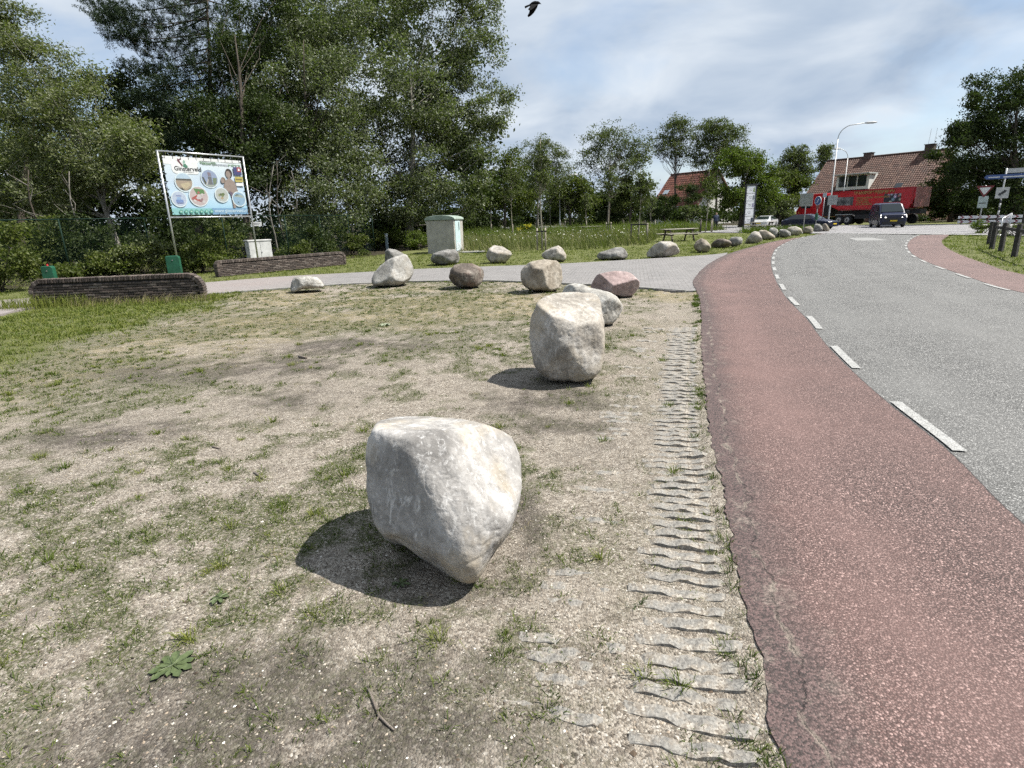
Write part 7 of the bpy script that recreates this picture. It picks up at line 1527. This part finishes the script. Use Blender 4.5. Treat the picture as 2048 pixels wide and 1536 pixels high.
# right side: give way sign
p = gp(1954, 466); d = unit(np.array([-p[0], -p[1], 0])); x_ = np.array([-d[1], d[0], 0]); zc_ = float((p - np.array([0, 0, CAMH])) @ _F)
x_ = -x_ if x_[0] < 0 else x_
gw = thing('give_way_sign', 'red and white give way triangle on a pole on the right verge', 'sign', p); pole(gw, p, zat(1980, 371, zc_)); tz = zat(1980, 372, zc_); bz_ = zat(1979, 394, zc_)
tri = lambda k, o_: [(-0.42 * k, -o_), (0.42 * k, -o_), (0.03, -(tz - bz_) + o_ * 1.5), (-0.03, -(tz - bz_) + o_ * 1.5)]
MB().prism(tri(1, 0), p + d * 0.06 + Zq * tz, x_, Zq, d, 0, 0.02).build('triangle', ink('signred2', (0.25, 0.015, 0.025)), gw); MB().prism(tri(0.64, 0.10), p + d * 0.083 + Zq * tz, x_, Zq, d, 0, 0.004).build('white_field', plain('sign_white', (0.62, 0.63, 0.64), 0.5), gw)
MB().box(p + d * 0.06 + Zq * zat(1974, 404, zc_), (0.46, 0.02, 0.66), X=x_).build('sub_plate', plain('pale_sub', (0.36, 0.42, 0.42), 0.5), gw, bevel=0.008); MB().box(p + d * 0.075 + Zq * (zat(1974, 406, zc_)), (0.34, 0.008, 0.05), X=x_).build('lettering', ink('charcoal', (0.06, 0.065, 0.07)), gw)
# direction post
p = gp(1990, 461); d = unit(np.array([-p[0], -p[1], 0])); x_ = np.array([-d[1], d[0], 0]); x_ = -x_ if x_[0] < 0 else x_; zc_ = float((p - np.array([0, 0, CAMH])) @ _F)
dp = thing('direction_post', 'signpost with blue arm and black and white striped foot on the right', 'sign', p); hz1 = zat(2020, 338, zc_); 
MB().cyl(p + Zq * 1.9, p + Zq * hz1, 0.045, n=12).build('pole', plain('pole_white', (0.55, 0.56, 0.56), 0.5), dp, True)
for k in range(9): MB().cyl(p + Zq * (-0.1 + 0.2225 * k), p + Zq * (-0.1 + 0.2225 * (k + 1)), 0.047, n=12).build('stripe', m_blk if (k % 2 == 0 or k < 5) else plain('pole_white', (0.55, 0.56, 0.56), 0.5), dp, True)
zb_ = zat(2014, 354, zc_); arm_ = MB().prism([(-1.05, 0), (-0.93, 0.13), (2.2, 0.13), (2.2, -0.13), (-0.93, -0.13)], p + d * 0.06 + Zq * zb_, x_, Zq, d, 0, 0.03).build('blue_arm', ink('armblue', (0.03, 0.11, 0.40)), dp)
MB().box(p + d * 0.094 + x_ * 0.9 + Zq * (zb_ - 0.03), (2.0, 0.006, 0.07), X=x_).build('lettering', plain('sign_white', (0.62, 0.63, 0.64), 0.5), arm_); MB().box(p + d * 0.094 - x_ * 0.55 + Zq * (zb_ - 0.02), (0.55, 0.006, 0.05), X=x_).build('lettering', plain('sign_white', (0.62, 0.63, 0.64), 0.5), arm_)
MB().box(p + d * 0.06 + x_ * 1.1 + Zq * zat(2035, 343, zc_), (2.1, 0.03, 0.27), X=x_).build('upper_arm', plain('arm_grey', (0.42, 0.43, 0.44), 0.5), dp)
sq = MB().box(p + d * 0.07 + Zq * zat(2007, 386, zc_), (0.66, 0.02, 0.66), X=x_).build('square_plate', plain('plate_grey', (0.42, 0.43, 0.42), 0.5), dp, bevel=0.008)
for k, (a_, b_) in enumerate(((0.0, 0.0), (0.10, 0.09), (-0.11, -0.08))): MB().prism([(a_ - 0.09, b_ - 0.05), (a_ + 0.05, b_ - 0.09), (a_ + 0.11, b_ + 0.05), (a_ - 0.03, b_ + 0.09)], p + d * 0.082 + Zq * zat(2007, 386, zc_), x_, Zq, d, 0, 0.003).build('symbol', ink('charcoal', (0.06, 0.065, 0.07)), sq)
# red and white barrier boards
A_, B_ = ground_at(1914, 51.0), ground_at(2120, 46.0); bd = unit(B_ - A_); bnn = np.array([bd[1], -bd[0], 0]); bl = float(np.linalg.norm(B_ - A_)); bar = thing('barrier_boards', 'red and white chevron barrier boards beyond the junction', 'barrier', A_)
m_rr = ink('barred', (0.36, 0.030, 0.05)); m_rw = plain('sign_white', (0.62, 0.63, 0.64), 0.5)
for zc_ in (0.62, 0.24):
    brd = MB().box((A_ + B_) / 2 + Zq * zc_, (bl, 0.04, 0.24), X=bd).build('board', m_rw, bar); q = 0.1
    while q < bl - 0.5:
        MB().prism([(q, -0.12), (q + 0.16, -0.12), (q + 0.36, 0), (q + 0.16, 0.12), (q, 0.12), (q + 0.2, 0)], A_ + Zq * zc_, bd, Zq, bnn, 0.021, 0.026).build('chevron', m_rr, brd); q += 0.62
for k in range(5): MB().box(A_ + bd * bl * (0.04 + 0.23 * k) - bnn * 0.06 + Zq * 0.38, (0.08, 0.06, 0.90), X=bd).build('post', m_blackp, bar)
# wooden post fence with wire on the right verge
m_wpost = plain('post_dark', (0.045, 0.042, 0.040), 0.9, var=0.3, scale=10, bump=0.5)
fpx = [((1977, 488), 0.92), ((1983, 498), 0.98), ((2001, 503), 0.98), ((2028, 513), 1.0), ((2075, 528), 1.0)]; fb = thing('post_fence', 'dark wooden posts with wire netting on the right verge', 'fence', gp(*fpx[0][0])); tops = []
for (q, hgt_) in fpx:
    g_ = gp(*q); MB().box(g_ + Zq * (hgt_ / 2 - 0.05), (0.15, 0.13, hgt_ + 0.1), X=(0.9, 0.43, 0), taper=0.93).build('post', m_wpost, fb, bevel=0.012); tops.append((g_, hgt_))
V = []; F = []
for (g0, h0), (g1, h1) in zip(tops[:-1], tops[1:]):
    L_ = float(np.linalg.norm(g1 - g0)); nw = max(3, int(L_ / 0.12))
    for k in range(nw + 1): wire(g0 * (1 - k / nw) + g1 * k / nw + Zq * 0.05, g0 * (1 - k / nw) + g1 * k / nw + Zq * 0.85, 0.006)
    for k in range(8): wire(g0 + Zq * (0.06 + 0.11 * k), g1 + Zq * (0.06 + 0.11 * k), 0.006)
o = place('wire_netting', np.array(V), np.array(F), m_galv, fb); tag(o, kind='stuff')
for (g0, h0), (g1, h1) in zip(tops[1:-1], tops[2:]): MB().box((g0 + g1) / 2 + Zq * 0.80, (float(np.linalg.norm(g1 - g0)), 0.05, 0.10), X=unit(g1 - g0)).build('rail', m_wpost, fb)
g_ = gp(2043, 470); tp_ = thing('wooden_post', 'tall dark wooden post with an orange top at the right edge', 'post', g_); MB().box(g_ + Zq * 0.62, (0.16, 0.16, 1.35)).build('post', m_wpost, tp_, bevel=0.012); MB().box(g_ + Zq * 1.38, (0.17, 0.17, 0.17)).build('orange_top', plain('orange_top', (0.24, 0.09, 0.03), 0.7), tp_)
fr0, fr1 = gp(1997, 478), gp(2015, 472); ft = thing('metal_frame', 'leaning grey metal hurdle behind the dark wooden posts', 'frame', fr0)
for a_, b_ in ((fr0, fr0 + Zq * 0.95), (fr1, fr1 + Zq * 1.15), (fr0 + Zq * 0.95, fr1 + Zq * 1.15), (fr0 + Zq * 0.15, fr1 + Zq * 0.25)): MB().cyl(a_, b_, 0.022, n=8).build('tube', m_tube, ft, True)
for k in range(1, 8): MB().cyl(fr0 * (1 - k / 8) + fr1 * k / 8 + Zq * 0.2, fr0 * (1 - k / 8) + fr1 * k / 8 + Zq * (0.95 + 0.2 * k / 8), 0.009, n=6).build('bar', m_tube, ft, True)
shrub('yellowish bush beside the wooden posts on the right verge', 1963, 34, 1.5, 0.95, 70, 20, 0.09, 'yellowish' if 'yellowish' in LEAF else 'bright', None, 77, rc=0.15)
shrub('low weeds behind the wire netting at the right edge', 2035, 30, 2.4, 0.7, 60, 18, 0.10, 'shrub', None, 78, rc=0.15)

# ---- a person far off among the trees
p = ground_at(1431, 57); per = thing('person', 'distant person in a blue jacket standing by the trees', 'person', p)
bmv = [(0, 0, 0.92), (0, 0, 1.12), (0, 0, 1.36), (0, 0, 1.47), (0, 0.01, 1.56), (0, 0.01, 1.70), (0.19, 0, 1.40), (0.25, 0.0, 1.14), (0.24, -0.06, 0.90), (-0.19, 0, 1.40), (-0.25, 0, 1.14), (-0.24, -0.06, 0.90), (0.10, 0, 0.88), (0.11, -0.01, 0.48), (0.11, 0.02, 0.06), (0.12, -0.12, 0.03), (-0.10, 0, 0.88), (-0.11, 0.01, 0.48), (-0.11, 0.03, 0.06), (-0.12, -0.11, 0.03), (0.24, -0.08, 0.80), (-0.24, -0.08, 0.80)]
bed = [(0, 1), (1, 2), (2, 3), (3, 4), (4, 5), (2, 6), (6, 7), (7, 8), (8, 20), (2, 9), (9, 10), (10, 11), (11, 21), (0, 12), (12, 13), (13, 14), (14, 15), (0, 16), (16, 17), (17, 18), (18, 19)]
rad_ = [0.15, 0.14, 0.16, 0.07, 0.085, 0.095, 0.07, 0.05, 0.035, 0.07, 0.05, 0.035, 0.10, 0.07, 0.05, 0.04, 0.10, 0.07, 0.05, 0.04, 0.03, 0.03]
me = bpy.data.meshes.new('body'); me.from_pydata(bmv, bed, []); o = link('body', me, None, per)
t = NT('person_clothes'); sx = t.n('ShaderNodeSeparateXYZ'); t.l(t.coord('Object'), sx.inputs[0])
me.materials.append(t.pbr(t.ramp(t.math('MULTIPLY', sx.outputs[2], 0.5), [(0.0, (0.03, 0.03, 0.04)), (0.445, (0.03, 0.03, 0.045)), (0.45, (0.05, 0.065, 0.11)), (0.74, (0.05, 0.065, 0.11)), (0.745, (0.42, 0.27, 0.2)), (0.83, (0.42, 0.27, 0.2)), (0.835, (0.12, 0.09, 0.06))]), 0.8))
o.modifiers.new('skin', 'SKIN'); sub = o.modifiers.new('sub', 'SUBSURF'); sub.levels = sub.render_levels = 1
for i_, q in enumerate(me.skin_vertices[0].data): q.radius = (rad_[i_], rad_[i_]); q.use_root = (i_ == 0)
# ---- crow in flight
bp_ = wp(1068, 13.5, 14.0); k_ = 14.0 / FPX
crow = thing('crow', 'black crow flying across the sky', 'bird', bp_)
def cp(px, py, dz=0.0): return wp(px, py, 14.0) + np.array([0, dz, 0])
m_crow = plain('crow_black', (0.006, 0.006, 0.007), 0.85, var=0.2, spec=0.1)
MB().tube([cp(1050.5, 14.2), cp(1056, 12), cp(1060, 10.2), cp(1065, 8), cp(1070, 6.6), cp(1074, 6), cp(1076.5, 5.6), cp(1078.5, 6.2), cp(1080.5, 7.2), cp(1082.5, 8.5)], [0.004, 0.010, 0.024, 0.045, 0.052, 0.040, 0.034, 0.022, 0.012, 0.002], 12).build('body', m_crow, crow, True)
MB().tube([cp(1060, 10.2), cp(1055, 12.2), cp(1050, 14.6)], [0.018, 0.022, 0.026], 6).build('tail', m_crow, crow)
for s_, dz in ((-1, -0.06), (1, 0.10)):
    pts = [(1076, 8.5, 0.0), (1074.5, 12, 0.6), (1071, 16.5, 1.0), (1067.5, 21, 1.3), (1062, 25.5, 1.5), (1057.5, 27.8, 1.6), (1055.5, 25, 1.6), (1058.5, 20, 1.3), (1060.5, 15, 0.9), (1062, 11.5, 0.4), (1064, 9, 0.0)]
    V = [cp(a_, b_, s_ * c_ * 0.13 + dz * 0.3) for a_, b_, c_ in pts]; V2 = [v + np.array([0.004, 0.012, 0.004]) for v in V]; n_ = len(V)
    MB().add(V + V2, [tuple(range(n_)), tuple(range(2 * n_ - 1, n_ - 1, -1))] + [(i_, (i_ + 1) % n_, (i_ + 1) % n_ + n_, i_ + n_) for i_ in range(n_)]).build('wing', m_crow, crow)
